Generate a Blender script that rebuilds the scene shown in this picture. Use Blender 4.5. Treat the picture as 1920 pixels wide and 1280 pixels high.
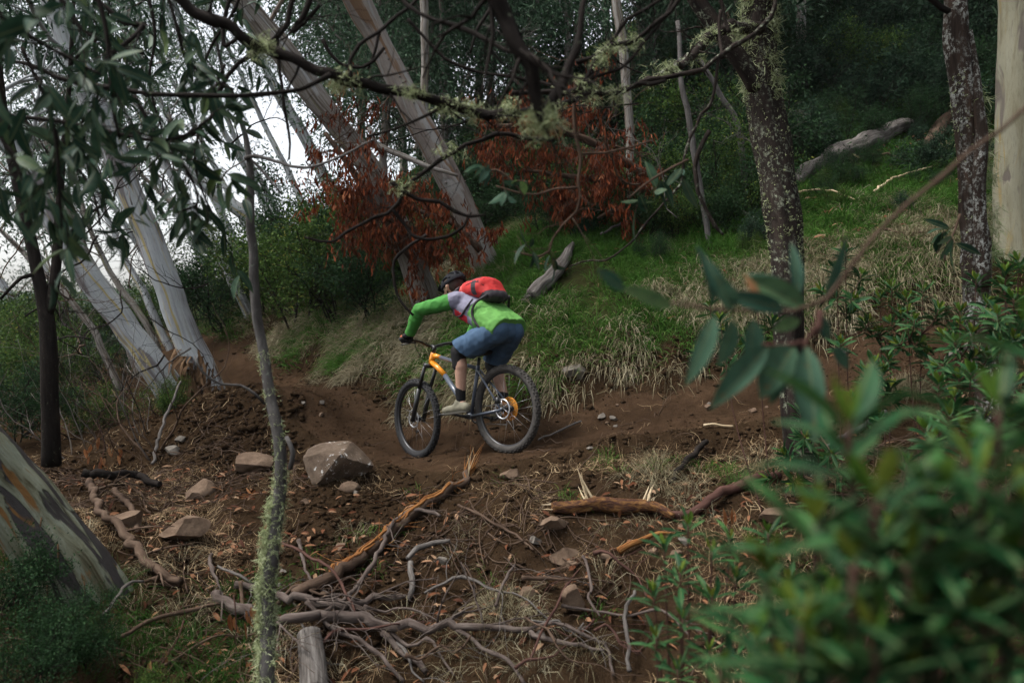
import bpy, bmesh, math, random
import numpy as np
from mathutils import Vector, Matrix

for o in list(bpy.data.objects):
    bpy.data.objects.remove(o)
R = math.radians
SC = bpy.context.scene
COL = SC.collection

# ------------------------------------------------------------------ camera
F_PX = 1493.0            # focal length in pixels of the 1920 px wide photograph
PITCH = math.atan(40 / F_PX)
CAM = np.array([0.0, 0.0, 1.6])
cam_data = bpy.data.cameras.new('camera')
cam_data.sensor_width = 36.0
cam_data.lens = 36.0 * F_PX / 1920.0
cam_data.clip_start = 0.05
cam_data.clip_end = 2000
cam_data.dof.use_dof = True
cam_data.dof.focus_distance = 6.9
cam_data.dof.aperture_fstop = 2.1
cam = bpy.data.objects.new('camera', cam_data)
cam.location = CAM
cam.rotation_euler = (R(90) - PITCH, 0, 0)
COL.objects.link(cam)
SC.camera = cam

# ------------------------------------------------------------------ sky, sun, exposure
SUN_EL, SUN_AZ = 62.0, -95.0          # degrees; azimuth from +Y, negative = left of the view
world = bpy.data.worlds.new('World')
SC.world = world
world.use_nodes = True
wn = world.node_tree
bg = wn.nodes['Background']
sky = wn.nodes.new('ShaderNodeTexSky')
sky.sky_type = 'NISHITA'
sky.sun_disc = False
sky.sun_elevation = R(SUN_EL)
sky.sun_rotation = R(SUN_AZ)
sky.dust_density = 4.0
sky.air_density = 1.0
hsv = wn.nodes.new('ShaderNodeHueSaturation')
hsv.inputs['Saturation'].default_value = 0.28
wn.links.new(sky.outputs[0], hsv.inputs['Color'])
wn.links.new(hsv.outputs[0], bg.inputs['Color'])
bg.inputs['Strength'].default_value = 0.15
sun_data = bpy.data.lights.new('sun', 'SUN')
sun_data.energy = 1.5
sun_data.angle = R(12)
sun_data.color = (1.0, 0.96, 0.9)
sun = bpy.data.objects.new('sun', sun_data)
COL.objects.link(sun)
_sd = Vector((math.sin(R(SUN_AZ)) * math.cos(R(SUN_EL)), math.cos(R(SUN_AZ)) * math.cos(R(SUN_EL)), math.sin(R(SUN_EL))))
sun.rotation_euler = _sd.to_track_quat('Z', 'Y').to_euler()
sun.location = (-8, 4, 14)
SC.view_settings.view_transform = 'Standard'
SC.view_settings.look = 'None'
SC.view_settings.gamma = 1.0
SC.view_settings.use_curve_mapping = False
SC.view_settings.exposure = 1.2
SC.cycles.use_denoising = True
SC.cycles.max_bounces = 6
SC.cycles.diffuse_bounces = 3
SC.cycles.glossy_bounces = 2
SC.cycles.transmission_bounces = 3
SC.cycles.transparent_max_bounces = 4

# ------------------------------------------------------------------ helpers
rng = np.random.default_rng(7)
UP_C = np.array([0, math.sin(PITCH), math.cos(PITCH)])
FW_C = np.array([0, math.cos(PITCH), -math.sin(PITCH)])
RT_C = np.array([1.0, 0, 0])


def P(px, py, d):
    """a point of the place read off the photograph: pixel of the 1920x1280 picture and its distance"""
    return CAM + RT_C * ((px - 960) / F_PX * d) + UP_C * (-(py - 640) / F_PX * d) + FW_C * d


def PS(pts):
    return np.array([P(*p) for p in pts])


def nrm(v):
    v = np.asarray(v, float)
    return v / np.maximum(np.linalg.norm(v, axis=-1, keepdims=True), 1e-9)


def _hash(ix, iy, iz, seed):
    h = (ix.astype(np.uint32) * np.uint32(374761393) + iy.astype(np.uint32) * np.uint32(668265263)
         + iz.astype(np.uint32) * np.uint32(2147483647) + np.uint32((seed * 974634777) & 0xffffffff))
    h = (h ^ (h >> np.uint32(13))) * np.uint32(1274126177)
    h = h ^ (h >> np.uint32(16))
    h = (h * np.uint32(2246822519)) ^ (h >> np.uint32(15))
    return (h & np.uint32(0xffffff)).astype(float) / float(0xffffff)


def vnoise(p, seed=0):
    """value noise in -1..1 of points p (n,3)"""
    p = np.asarray(p, float)
    i = np.floor(p).astype(np.int64)
    f = p - i
    u = f * f * (3 - 2 * f)
    r = 0
    for dx in (0, 1):
        for dy in (0, 1):
            for dz in (0, 1):
                w = (u[:, 0] if dx else 1 - u[:, 0]) * (u[:, 1] if dy else 1 - u[:, 1]) * (u[:, 2] if dz else 1 - u[:, 2])
                r = r + w * _hash((i[:, 0] + dx) & 0xffffffff, (i[:, 1] + dy) & 0xffffffff, (i[:, 2] + dz) & 0xffffffff, seed)
    return r * 2 - 1


def fbm(p, oct=4, seed=0, gain=0.5):
    p = np.asarray(p, float)
    a, s, t = 1.0, 0, 0
    for k in range(oct):
        s = s + a * vnoise(p * (2.03 ** k) + 17.3 * k, seed + k)
        t += a
        a *= gain
    return s / t


def make_mesh(name, V, F, attrs=None, smooth=True, mats=None, mat_idx=None):
    """V (n,3); F list of (m,k) index arrays; attrs {name: (n,) or (n,3)}"""
    me = bpy.data.meshes.new(name)
    V = np.ascontiguousarray(V, dtype=np.float32)
    me.vertices.add(len(V))
    me.vertices.foreach_set('co', V.ravel())
    F = [np.asarray(f, dtype=np.int32) for f in F if len(f)]
    nl = sum(f.size for f in F)
    npoly = sum(len(f) for f in F)
    me.loops.add(nl)
    me.polygons.add(npoly)
    li = np.concatenate([f.ravel() for f in F])
    tot = np.concatenate([np.full(len(f), f.shape[1], np.int32) for f in F])
    st = np.concatenate([[0], np.cumsum(tot)[:-1]]).astype(np.int32)
    me.loops.foreach_set('vertex_index', li)
    me.polygons.foreach_set('loop_start', st)
    me.polygons.foreach_set('loop_total', tot)
    if smooth:
        me.polygons.foreach_set('use_smooth', np.ones(npoly, bool))
    for m in (mats or []):
        me.materials.append(m)
    if mat_idx is not None:
        me.polygons.foreach_set('material_index', np.asarray(mat_idx, np.int32))
    for k, a in (attrs or {}).items():
        a = np.asarray(a, np.float32)
        if a.ndim == 1:
            at = me.attributes.new(k, 'FLOAT', 'POINT')
            at.data.foreach_set('value', a)
        else:
            at = me.attributes.new(k, 'FLOAT_VECTOR', 'POINT')
            at.data.foreach_set('vector', a.ravel())
    me.update(calc_edges=True)
    me.validate(verbose=False)
    return me


class MB:
    """collects pieces of geometry that become ONE mesh object"""
    def __init__(s):
        s.V, s.F, s.A, s.n = [], {}, {}, 0

    def add(s, V, F, **attrs):
        V = np.asarray(V, float)
        for f in F:
            f = np.asarray(f)
            if f.size:
                s.F.setdefault(f.shape[1], []).append(f + s.n)
        for k in set(s.A) | set(attrs):
            if k not in s.A:
                a = np.asarray(attrs[k], float)
                s.A[k] = [np.zeros((s.n,) + a.shape[1:])] if s.n else []
            if k in attrs:
                s.A[k].append(np.asarray(attrs[k], float))
            else:
                ref = s.A[k][0] if s.A[k] else np.zeros(1)
                s.A[k].append(np.zeros((len(V),) + ref.shape[1:]))
        s.V.append(V)
        s.n += len(V)
        return s

    def mesh(s, name, mat, smooth=True):
        F = [np.concatenate(v) for v in s.F.values()]
        A = {k: np.concatenate(v) for k, v in s.A.items()}
        return make_mesh(name, np.concatenate(s.V), F, A, smooth, [mat] if mat else None)

    def build(s, name, mat, parent=None, smooth=True):
        return link(name, s.mesh(name, mat, smooth), parent)


def link(name, me, parent=None, loc=None, rot=None, scale=None):
    o = bpy.data.objects.new(name, me)
    COL.objects.link(o)
    if parent is not None:
        o.parent = parent
    if loc is not None:
        o.location = loc
    if rot is not None:
        o.rotation_euler = rot
    if scale is not None:
        o.scale = scale if hasattr(scale, '__len__') else (scale,) * 3
    return o


def tag(o, label=None, cat=None, group=None, kind=None):
    if label:
        o['label'] = label
    if cat:
        o['category'] = cat
    if group:
        o['group'] = group
    if kind:
        o['kind'] = kind
    return o


def thing(name, label, cat, loc=(0, 0, 0), group=None):
    o = bpy.data.objects.new(name, None)
    o.empty_display_size = 0.1
    COL.objects.link(o)
    o.location = loc
    return tag(o, label, cat, group)


def reparent_keep(o, parent):
    """child of an Empty whose mesh is written in world coordinates"""
    o.parent = parent
    o.matrix_parent_inverse = Matrix.Translation(parent.location).inverted()
    return o


def catmull(pts, step):
    pts = np.asarray(pts, float)
    n = len(pts)
    ext = np.vstack([2 * pts[0] - pts[1], pts, 2 * pts[-1] - pts[-2]])
    out = []
    for i in range(n - 1):
        p0, p1, p2, p3 = ext[i:i + 4]
        m = max(2, int(np.linalg.norm((p2 - p1)[:3]) / step))
        t = np.linspace(0, 1, m, endpoint=False)[:, None]
        out.append(0.5 * (2 * p1 + (p2 - p0) * t + (2 * p0 - 5 * p1 + 4 * p2 - p3) * t ** 2 + (3 * p1 - p0 - 3 * p2 + p3) * t ** 3))
    out.append(pts[-1:])
    return np.concatenate(out)


def tube(path, radii, sides=8, bump=0.0, bscale=6.0, along=2.0, seed=0, cap=True):
    """tapered tube along a path; returns V, F list, tc (bark coordinates)"""
    path = np.asarray(path, float)
    n = len(path)
    radii = np.broadcast_to(np.asarray(radii, float), (n,))
    T = nrm(np.gradient(path, axis=0))
    ref = np.array([0, 0, 1.0]) if abs(T[0][2]) < 0.9 else np.array([1.0, 0, 0])
    N = np.zeros_like(path)
    v = nrm(np.cross(T[0], ref))
    for i in range(n):
        v = nrm(v - T[i] * np.dot(v, T[i]))
        N[i] = v
    B = np.cross(T, N)
    s = np.concatenate([[0], np.cumsum(np.linalg.norm(np.diff(path, axis=0), axis=1))])
    th = np.linspace(0, 2 * np.pi, sides, endpoint=False)
    c, sn = np.cos(th), np.sin(th)
    dirs = N[:, None, :] * c[None, :, None] + B[:, None, :] * sn[None, :, None]
    rr = np.repeat(radii[:, None], sides, 1)
    tc = np.stack([c[None, :] * rr, sn[None, :] * rr, np.repeat(s[:, None], sides, 1)], -1)
    if bump:
        q = np.stack([np.broadcast_to(c * bscale * .35, rr.shape), np.broadcast_to(sn * bscale * .35, rr.shape),
                      np.repeat(s[:, None], sides, 1) * along], -1).reshape(-1, 3) + seed * 7.1
        rr = rr * (1 + bump * fbm(q, 3, seed).reshape(rr.shape))
    V = (path[:, None, :] + dirs * rr[..., None]).reshape(-1, 3)
    i = np.arange(n - 1)[:, None] * sides
    j = np.arange(sides)[None, :]
    a = i + j
    b = i + (j + 1) % sides
    Q = np.stack([a, b, b + sides, a + sides], -1).reshape(-1, 4)
    tcv = tc.reshape(-1, 3)
    Fs = [Q]
    if cap:
        V = np.vstack([V, path[0], path[-1]])
        tcv = np.vstack([tcv, [0, 0, s[0]], [0, 0, s[-1]]])
        k = len(V)
        jj = np.arange(sides)
        t0 = np.stack([np.full(sides, k - 2), (jj + 1) % sides, jj], -1)
        o = (n - 1) * sides
        t1 = np.stack([np.full(sides, k - 1), o + jj, o + (jj + 1) % sides], -1)
        Fs.append(np.vstack([t0, t1]))
    return V, Fs, tcv


def limb(mb, pts, step=0.06, sides=8, bump=0.12, seed=0, wob=0.0, kink=0.0, **kw):
    """pts rows: x,y,z,r  -> adds a wobbly tapered tube to mb; returns its resampled path and radii"""
    q = catmull(np.asarray(pts, float), step)
    path, r = q[:, :3].copy(), np.maximum(q[:, 3], 0.0008)
    if kink:
        kg = np.random.default_rng(seed + 900)
        m = max(3, int(len(path) * step / .055))
        t = np.linspace(0, len(path) - 1, m)
        kp = np.stack([np.interp(t, np.arange(len(path)), path[:, a]) for a in range(3)], -1)
        kp[1:-1] += kg.normal(size=(m - 2, 3)) * kink
        path = np.stack([np.interp(np.arange(len(path)), t, kp[:, a]) for a in range(3)], -1)
        if r.mean() < .016:
            r = r * (1 + .22 * np.exp(-((np.arange(len(r))[:, None] - t[None, ::4]) / 1.2) ** 2).sum(1))
    if wob:
        path += wob * np.stack([fbm(path * 2.2 + 11 * k + seed, 3, seed + k) for k in range(3)], -1)
    V, F, tc = tube(path, r, sides, bump, seed=seed, **kw)
    mb.add(V, F, tc=tc)
    return path, r


def PR(pts):
    """rows px,py,depth,radius in pixels -> x,y,z,r in metres"""
    return np.array([list(P(a, b, d)) + [r / F_PX * d] for a, b, d, r in pts])


def leaves_arr(base, d, n, L, W, curl=0.12, six=False):
    """leaf blades: base (m,3), direction d, normal n, length L, width W -> V,F. 4-vertex kite or 8-vertex lens"""
    base = np.asarray(base, float)
    m = len(base)
    d = nrm(d)
    side = nrm(np.cross(d, n))
    n = nrm(np.cross(side, d))
    L = np.broadcast_to(np.asarray(L, float), (m,))[:, None]
    W = np.broadcast_to(np.asarray(W, float), (m,))[:, None]
    if not six:
        v = np.stack([base, base + d * L * .45 + side * W * .5 + n * L * curl * .5,
                      base + d * L - n * L * curl, base + d * L * .45 - side * W * .5 + n * L * curl * .5], 1).reshape(-1, 3)
        o = np.arange(m)[:, None] * 4
        f = np.concatenate([o + np.array([0, 1, 2]), o + np.array([0, 2, 3])])
        return v, [f], np.repeat(np.arange(m), 4)
    prof = [(0.0, 0.0, 0), (.22, .72, .5), (.55, 1.0, .35), (.82, .55, -.25), (1.0, 0.0, -1.0)]
    rows = []
    for t, w, h in prof:
        c = base + d * L * t + n * L * curl * h
        if w == 0:
            rows.append(c[:, None])
        else:
            rows.append(np.stack([c + side * W * .5 * w + n * W * .12, c, c - side * W * .5 * w + n * W * .12], 1))
    v = np.concatenate(rows, 1).reshape(-1, 3)
    k = 11
    o = np.arange(m)[:, None] * k
    t = np.concatenate([o + np.array(a) for a in ((0, 1, 2), (0, 2, 3), (7, 10, 8), (8, 10, 9))])
    q = np.concatenate([o + np.array(a) for a in ((1, 4, 5, 2), (2, 5, 6, 3), (4, 7, 8, 5), (5, 8, 9, 6))])
    return v, [t, q], np.repeat(np.arange(m), k)


def rand_dirs(n, g, flat=1.0):
    v = g.normal(size=(n, 3))
    v[:, 2] *= flat
    return nrm(v)


def grow(g, start, direc, length, r0, levels=2, nsub=4, wig=0.25, droop=0.0, up=0.0, sub_len=0.55, seg=0.12, spread=0.9):
    """a branching twig system: list of (path, radii, level) and the leaf-bearing tips (pos, dir)"""
    out, tips = [], []

    def rec(p, d, L, r, lev):
        n = max(4, int(L / seg))
        path = [np.array(p, float)]
        dd = np.array(d, float)
        for i in range(n):
            dd = nrm(dd + g.normal(size=3) * wig * 0.5 + np.array([0, 0, (up - droop) * 0.15]))
            path.append(path[-1] + dd * L / n)
        path = np.array(path)
        rad = r * np.linspace(1, .35 if lev else .2, len(path))
        out.append((path, rad, lev))
        if lev == 0:
            for i in range(1, len(path)):
                tips.append((path[i], nrm(path[i] - path[i - 1])))
            return
        for k in range(nsub):
            t = 0.25 + 0.75 * (k + g.random()) / nsub
            i = min(len(path) - 1, max(1, int(t * (len(path) - 1))))
            nd = nrm(path[i] - path[i - 1])
            nd = nrm(nd + rand_dirs(1, g)[0] * spread)
            rec(path[i], nd, L * sub_len * (1.15 - .5 * t) * (0.7 + .6 * g.random()), rad[i] * .62, lev - 1)
        tips.append((path[-1], nrm(path[-1] - path[-2])))

    rec(np.array(start, float), nrm(direc), length, r0, levels)
    return out, tips


# what stands near what, for telling look-alikes apart (pixel of the photograph)
MARKS = {'the large boulder': (618, 865), 'the lichened sapling': (512, 1010), 'the rotten log': (1150, 965), 'the splintered branch': (720, 1030), 'the front wheel': (787, 840), 'the rear wheel': (957, 835),
         'the upright brown stone': (1078, 1140), 'the thick purple branch': (860, 1203), 'the mottled trunk': (200, 1100), "the mossy trunk's foot": (1490, 850), 'the slab rock by the sapling': (470, 875), 'the grey weathered stump': (585, 1250),
         'the long grey log': (1600, 300), 'the pale dead limb': (1035, 530), 'the mossy trunk': (1470, 400), 'the lichened right tree': (1825, 400), 'the cream gum': (1905, 400), 'the lower rusty leaves': (1100, 350), 'the short dark log': (1765, 250),
         'the right middle trunk': (920, 480), 'the upper rusty leaves': (1060, 230), "the close blurred twig's tip": (1150, 530), 'the largest leaning gum': (380, 720), 'the trail gap by the right shrubs': (1640, 680)}
USED = set()


def near_label(px, py, noun):
    """noun + side + nearest landmark, None once that label is taken"""
    for name, (mx, my) in sorted(MARKS.items(), key=lambda kv: (kv[1][0] - px) ** 2 + (kv[1][1] - py) ** 2)[:3]:
        dx, dy = px - mx, py - my
        side = ('right of ' if dx > 0 else 'left of ') if abs(dx) > abs(dy) else ('below ' if dy > 0 else 'above ')
        lab = noun + ' ' + side + name
        if lab not in USED:
            USED.add(lab)
            return lab
    return None


def pix(p):
    """pixel of a point, for near_label"""
    v = np.asarray(p, float) - CAM
    d = v @ FW_C
    return 960 + F_PX * (v @ RT_C) / d, 640 - F_PX * (v @ UP_C) / d
# ------------------------------------------------------------------ materials
class NT:
    def __init__(s, name):
        s.m = bpy.data.materials.new(name)
        s.m.use_nodes = True
        s.t = s.m.node_tree
        s.t.nodes.clear()
        s.out = s.n('ShaderNodeOutputMaterial')
        s.b = s.n('ShaderNodeBsdfPrincipled')
        s.l(s.b.outputs[0], s.out.inputs[0])

    def n(s, typ, **kw):
        x = s.t.nodes.new(typ)
        for k, v in kw.items():
            setattr(x, k, v)
        return x

    def l(s, a, b):
        s.t.links.new(a, b)

    def attr(s, name):
        return s.n('ShaderNodeAttribute', attribute_name=name)

    def obj(s):
        return s.n('ShaderNodeTexCoord').outputs['Object']

    def geo(s):
        return s.n('ShaderNodeNewGeometry').outputs['Position']

    def map(s, vec, scale=(1, 1, 1), loc=(0, 0, 0)):
        x = s.n('ShaderNodeMapping')
        x.inputs['Scale'].default_value = scale
        x.inputs['Location'].default_value = loc
        s.l(vec, x.inputs['Vector'])
        return x.outputs[0]

    def noise(s, vec, scale, detail=4, rough=.6, dist=0.0):
        x = s.n('ShaderNodeTexNoise')
        x.inputs['Scale'].default_value = scale
        x.inputs['Detail'].default_value = detail
        x.inputs['Roughness'].default_value = rough
        x.inputs['Distortion'].default_value = dist
        s.l(vec, x.inputs['Vector'])
        return x.outputs[0]

    def voro(s, vec, scale, feat='F1'):
        x = s.n('ShaderNodeTexVoronoi')
        x.feature = feat
        x.inputs['Scale'].default_value = scale
        s.l(vec, x.inputs['Vector'])
        return x.outputs[0]

    def ramp(s, fac, stops, interp='LINEAR'):
        x = s.n('ShaderNodeValToRGB')
        x.color_ramp.interpolation = interp
        e = x.color_ramp.elements
        while len(e) < len(stops):
            e.new(0.5)
        for i, (p, c) in enumerate(stops):
            e[i].position = p
            e[i].color = (*c, 1) if len(c) == 3 else c
        s.l(fac, x.inputs[0])
        return x.outputs[0]

    def mask(s, fac, lo, hi):
        x = s.n('ShaderNodeMapRange')
        x.inputs[1].default_value = lo
        x.inputs[2].default_value = hi
        s.l(fac, x.inputs[0])
        return x.outputs[0]

    def mix(s, fac, a, b, mode='MIX'):
        x = s.n('ShaderNodeMix', data_type='RGBA', blend_type=mode)
        for v, i in ((fac, 0), (a, 6), (b, 7)):
            if hasattr(v, 'is_linked') or hasattr(v, 'links'):
                s.l(v, x.inputs[i])
            elif i == 0:
                x.inputs[0].default_value = v
            else:
                x.inputs[i].default_value = (*v, 1)
        return x.outputs[2]

    def mul(s, a, b):
        x = s.n('ShaderNodeMath', operation='MULTIPLY')
        for v, i in ((a, 0), (b, 1)):
            if hasattr(v, 'links'):
                s.l(v, x.inputs[i])
            else:
                x.inputs[i].default_value = v
        return x.outputs[0]

    def bump(s, h, strength=.5, dist=.02):
        x = s.n('ShaderNodeBump')
        x.inputs['Strength'].default_value = strength
        x.inputs['Distance'].default_value = dist
        s.l(h, x.inputs['Height'])
        s.l(x.outputs[0], s.b.inputs['Normal'])

    def col(s, c):
        if hasattr(c, 'links'):
            s.l(c, s.b.inputs['Base Color'])
        else:
            s.b.inputs['Base Color'].default_value = (*c, 1)

    def fin(s, rough=.8, spec=.3, metal=0.0, trans=0.0, tcol=None, coat=0.0):
        s.b.inputs['Roughness'].default_value = rough
        s.b.inputs['Specular IOR Level'].default_value = spec
        s.b.inputs['Metallic'].default_value = metal
        if coat:
            s.b.inputs['Coat Weight'].default_value = coat
        if trans:
            t = s.n('ShaderNodeBsdfTranslucent')
            if hasattr(tcol, 'links'):
                s.l(tcol, t.inputs[0])
            else:
                t.inputs[0].default_value = (*tcol, 1)
            mx = s.n('ShaderNodeMixShader')
            mx.inputs[0].default_value = trans
            s.l(s.b.outputs[0], mx.inputs[1])
            s.l(t.outputs[0], mx.inputs[2])
            s.l(mx.outputs[0], s.out.inputs[0])
        return s.m


def m_plain(name, c, rough=.6, spec=.4, metal=0.0, var=.15, scale=30, coat=0.0):
    t = NT(name)
    f = t.noise(t.obj(), scale, 3)
    t.col(t.ramp(f, [(.3, [x * (1 - var) for x in c]), (.7, [min(1, x * (1 + var)) for x in c])]))
    return t.fin(rough, spec, metal, coat=coat)


def m_bark(name, stops, lich=None, streak=(9, 9, 1.2), spot=0.0, spotcol=(.3, .33, .27), bump=.5, rough=.85, seedloc=0.0, bscale=1.0, blotch=None):
    """bark along tc: streaked colours, blotches, lichen spots"""
    t = NT(name)
    tc = t.map(t.attr('tc').outputs['Vector'], (1, 1, 1), (seedloc, seedloc * .7, seedloc * 1.3))
    st = t.noise(t.map(tc, streak), 1.0, 5, .62, .6)
    c = t.ramp(st, stops)
    if blotch:
        bn = t.noise(t.map(tc, (streak[0] * .5, streak[1] * .5, streak[2] * .8)), 1.0, 3, .5, 1.2)
        c = t.mix(t.mask(bn, blotch[0], blotch[0] + .04), c, blotch[1])
        if len(blotch) > 2:
            bn2 = t.noise(t.map(tc, (streak[0] * .8, streak[1] * .8, streak[2] * .9), (3.3, 1.7, 9.1)), 1.0, 3, .5, 1.0)
            c = t.mix(t.mask(bn2, blotch[2], blotch[2] + .06), c, blotch[3])
    fine = t.noise(t.map(tc, (70, 70, 14)), bscale, 4, .7)
    c = t.mix(t.mul(t.mask(fine, .35, .75), .55), c, (.03, .025, .02), 'MULTIPLY') if False else t.mix(t.mul(t.mask(fine, .5, .8), .4), c, [x * .35 for x in stops[0][1]])
    if spot:
        v = t.noise(t.map(tc, (38, 38, 30)), 1.0, 5, .75)
        v2 = t.noise(t.map(tc, (7, 7, 4), (5, 5, 5)), 1.0, 3)
        k = t.mul(t.mask(v, 1 - spot - .05, 1 - spot + .03), t.mask(v2, .42, .6))
        c = t.mix(k, c, spotcol)
    t.col(c)
    if blotch:
        hh = t.n('ShaderNodeMath', operation='MULTIPLY_ADD')
        t.l(t.mask(bn, blotch[0], blotch[0] + .04), hh.inputs[0])
        hh.inputs[1].default_value = -1.2
        t.l(fine, hh.inputs[2])
        t.bump(hh.outputs[0], min(bump * 1.6, 1.0), .014)
    else:
        t.bump(fine, bump, .012)
    return t.fin(rough, .04)


def m_leaf(name, stops, rough=.7, trans=.22, spec=.07, attr='rnd'):
    t = NT(name)
    c = t.ramp(t.attr(attr).outputs['Fac'], stops)
    t.col(c)
    return t.fin(rough, spec, 0, trans, c)


def m_leafobj(name, stops, rough=.42, trans=.18, vein=True, spots=False):
    """large single leaves: colour by object, midrib and blotches in the leaf's own coordinates"""
    t = NT(name)
    oi = t.n('ShaderNodeObjectInfo').outputs['Random']
    c = t.ramp(oi, stops)
    o = t.obj()
    n = t.noise(o, 38, 4)
    c = t.mix(t.mul(t.mask(n, .45, .75), .45), c, [x * .55 for x in stops[0][1]])
    if spots:
        s2 = t.noise(o, 70, 2)
        c = t.mix(t.mul(t.mask(s2, .68, .74), .7), c, (.12, .06, .025))
    if vein:
        sep = t.n('ShaderNodeSeparateXYZ')
        t.l(o, sep.inputs[0])
        ab = t.n('ShaderNodeMath', operation='ABSOLUTE')
        t.l(sep.outputs[1], ab.inputs[0])
        c = t.mix(t.mul(t.mask(ab.outputs[0], .0016, .0005), .45), c, (.16, .17, .08))
    t.col(c)
    return t.fin(rough + .08, .09, 0, trans, c)


def m_soil(name, base, green=True):
    t = NT(name)
    g = t.geo()
    n1 = t.noise(g, 1.3, 4, .6)
    n2 = t.noise(g, 9, 5, .7)
    n3 = t.noise(g, 55, 4, .7)
    d = [x * .45 for x in base]
    c = t.ramp(n2, [(.25, d), (.55, base), (.85, [x * 1.45 for x in base])])
    c = t.mix(t.mul(t.mask(n1, .4, .7), .6), c, [base[0] * .55, base[1] * .55, base[2] * .6])
    c = t.mix(t.mul(t.mask(n3, .5, .75), .5), c, [x * .3 for x in base])
    v = t.voro(g, 60)
    c = t.mix(t.mul(t.mask(v, .16, .08), .35), c, [base[0] * 2.1, base[1] * 2.2, base[2] * 2.4])
    if green:
        gr = t.attr('green').outputs['Fac']
        gc = t.ramp(n2, [(.3, (.009, .018, .006)), (.6, (.022, .044, .010)), (.85, (.055, .06, .022))])
        c = t.mix(gr, c, gc)
    if not green:
        c = t.mix(t.mul(t.attr('damp').outputs['Fac'], .6), c, [x * .38 for x in base])
    t.col(c)
    mixh = t.n('ShaderNodeMath', operation='ADD')
    t.l(n2, mixh.inputs[0])
    t.l(n3, mixh.inputs[1])
    t.bump(mixh.outputs[0], .9, .02)
    return t.fin(.97, .0)


def m_rock(name, a, b, white=0.0):
    t = NT(name)
    o = t.obj()
    n = t.noise(o, 7, 6, .7)
    c = t.ramp(n, [(.3, a), (.7, b)])
    f = t.noise(o, 60, 4, .7)
    c = t.mix(t.mul(t.mask(f, .5, .75), .5), c, [x * .4 for x in a])
    if white:
        w = t.noise(o, 26, 4, .7)
        w2 = t.noise(o, 4.3, 2, .5)
        c = t.mix(t.mul(t.mask(w, .58, .64), t.mask(w2, .52, .6)), c, (.6, .6, .58))
    t.col(c)
    t.bump(n, .5, .03)
    return t.fin(.92, .05)


M = {}
M['soil'] = m_soil('soil', (.036, .0228, .0130))
M['trail'] = m_soil('trail_soil', (.052, .032, .019), green=False)
M['clod'] = m_soil('soil_clod', (.045, .029, .0172), green=False)
M['gum'] = m_bark('pale_gum_bark', [(.28, (.15, .135, .13)), (.42, (.32, .33, .34)), (.58, (.42, .45, .46)), (.7, (.29, .29, .26)), (.85, (.15, .125, .10))],
                  streak=(13, 13, .8), bump=.25, blotch=(.54, (.19, .175, .175), .60, (.40, .34, .17)))
M['gum2'] = m_bark('pinkish_gum_bark', [(.28, (.10, .082, .072)), (.42, (.21, .178, .158)), (.58, (.28, .25, .225)), (.72, (.21, .145, .095)), (.9, (.11, .074, .052))],
                   streak=(12, 12, 1.2), bump=.4, seedloc=3.1, blotch=(.56, (.30, .29, .275), .56, (.19, .12, .075)))
M['gum_split'] = m_bark('split_gum_bark', [(.28, (.045, .035, .03)), (.42, (.13, .11, .09)), (.55, (.25, .235, .215)), (.7, (.115, .088, .066)), (.9, (.065, .048, .033))],
                        streak=(22, 22, 1.3), bump=.9, seedloc=5.1, blotch=(.6, (.32, .32, .31), .64, (.20, .20, .11)))
M['gum_mottle'] = m_bark('mottled_gum_bark', [(.3, (0.0620, 0.0544, 0.0310)), (.45, (0.1550, 0.1600, 0.1116)), (.6, (0.2046, 0.2240, 0.1736)), (.75, (0.1426, 0.1344, 0.0682)), (.9, (0.0806, 0.0544, 0.0248))],
                         streak=(15, 15, 2.2), bump=.5, seedloc=1.4, blotch=(.50, (.05, .046, .045), .58, (.17, .09, .035)))
M['gum_cream'] = m_bark('cream_gum_bark', [(.3, (0.1612, 0.1426, 0.0900)), (.5, (0.2480, 0.2356, 0.1680)), (.7, (0.2728, 0.2666, 0.2040)), (.9, (0.1674, 0.1240, 0.0660))],
                        streak=(8, 8, 1.2), bump=.2, seedloc=8.4, blotch=(.60, (.15, .13, .11), .60, (.27, .21, .10)))
M['dark_bark'] = m_bark('dark_lichen_bark', [(.3, (0.0112, 0.0088, 0.0080)), (.55, (0.0288, 0.0224, 0.0192)), (.8, (0.0480, 0.0368, 0.0304))],
                        streak=(14, 14, 4), spot=.42, spotcol=(.21, .23, .17), bump=.9, seedloc=2.2)
M['dark_bark2'] = m_bark('white_lichen_bark', [(.3, (.018, .014, .012)), (.55, (.046, .033, .026)), (.8, (.09, .055, .037))],
                         streak=(14, 14, 2), spot=.45, spotcol=(.33, .34, .31), bump=.9, seedloc=4.2)
M['grey_bark'] = m_bark('smooth_grey_bark', [(.3, (.05, .045, .042)), (.55, (.10, .094, .09)), (.8, (.16, .15, .14))],
                        streak=(12, 12, 5), spot=.36, spotcol=(.22, .25, .2), bump=.5, seedloc=6.2)
M['twig_dark'] = m_bark('dark_twig_bark', [(.3, (.009, .008, .007)), (.6, (.022, .018, .016)), (.85, (.045, .038, .032))],
                        streak=(20, 20, 5), spot=.34, spotcol=(.13, .15, .10), bump=.5)
M['twig_red'] = m_bark('red_twig_bark', [(.3, (.04, .021, .017)), (.6, (.085, .046, .037)), (.85, (.13, .085, .068))], streak=(20, 20, 5), bump=.3)
M['dead_grey'] = m_bark('weathered_dead_wood', [(.25, (.03, .026, .023)), (.5, (.10, .09, .082)), (.75, (.22, .205, .19))], streak=(45, 45, 3.0), bump=.8)
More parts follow.
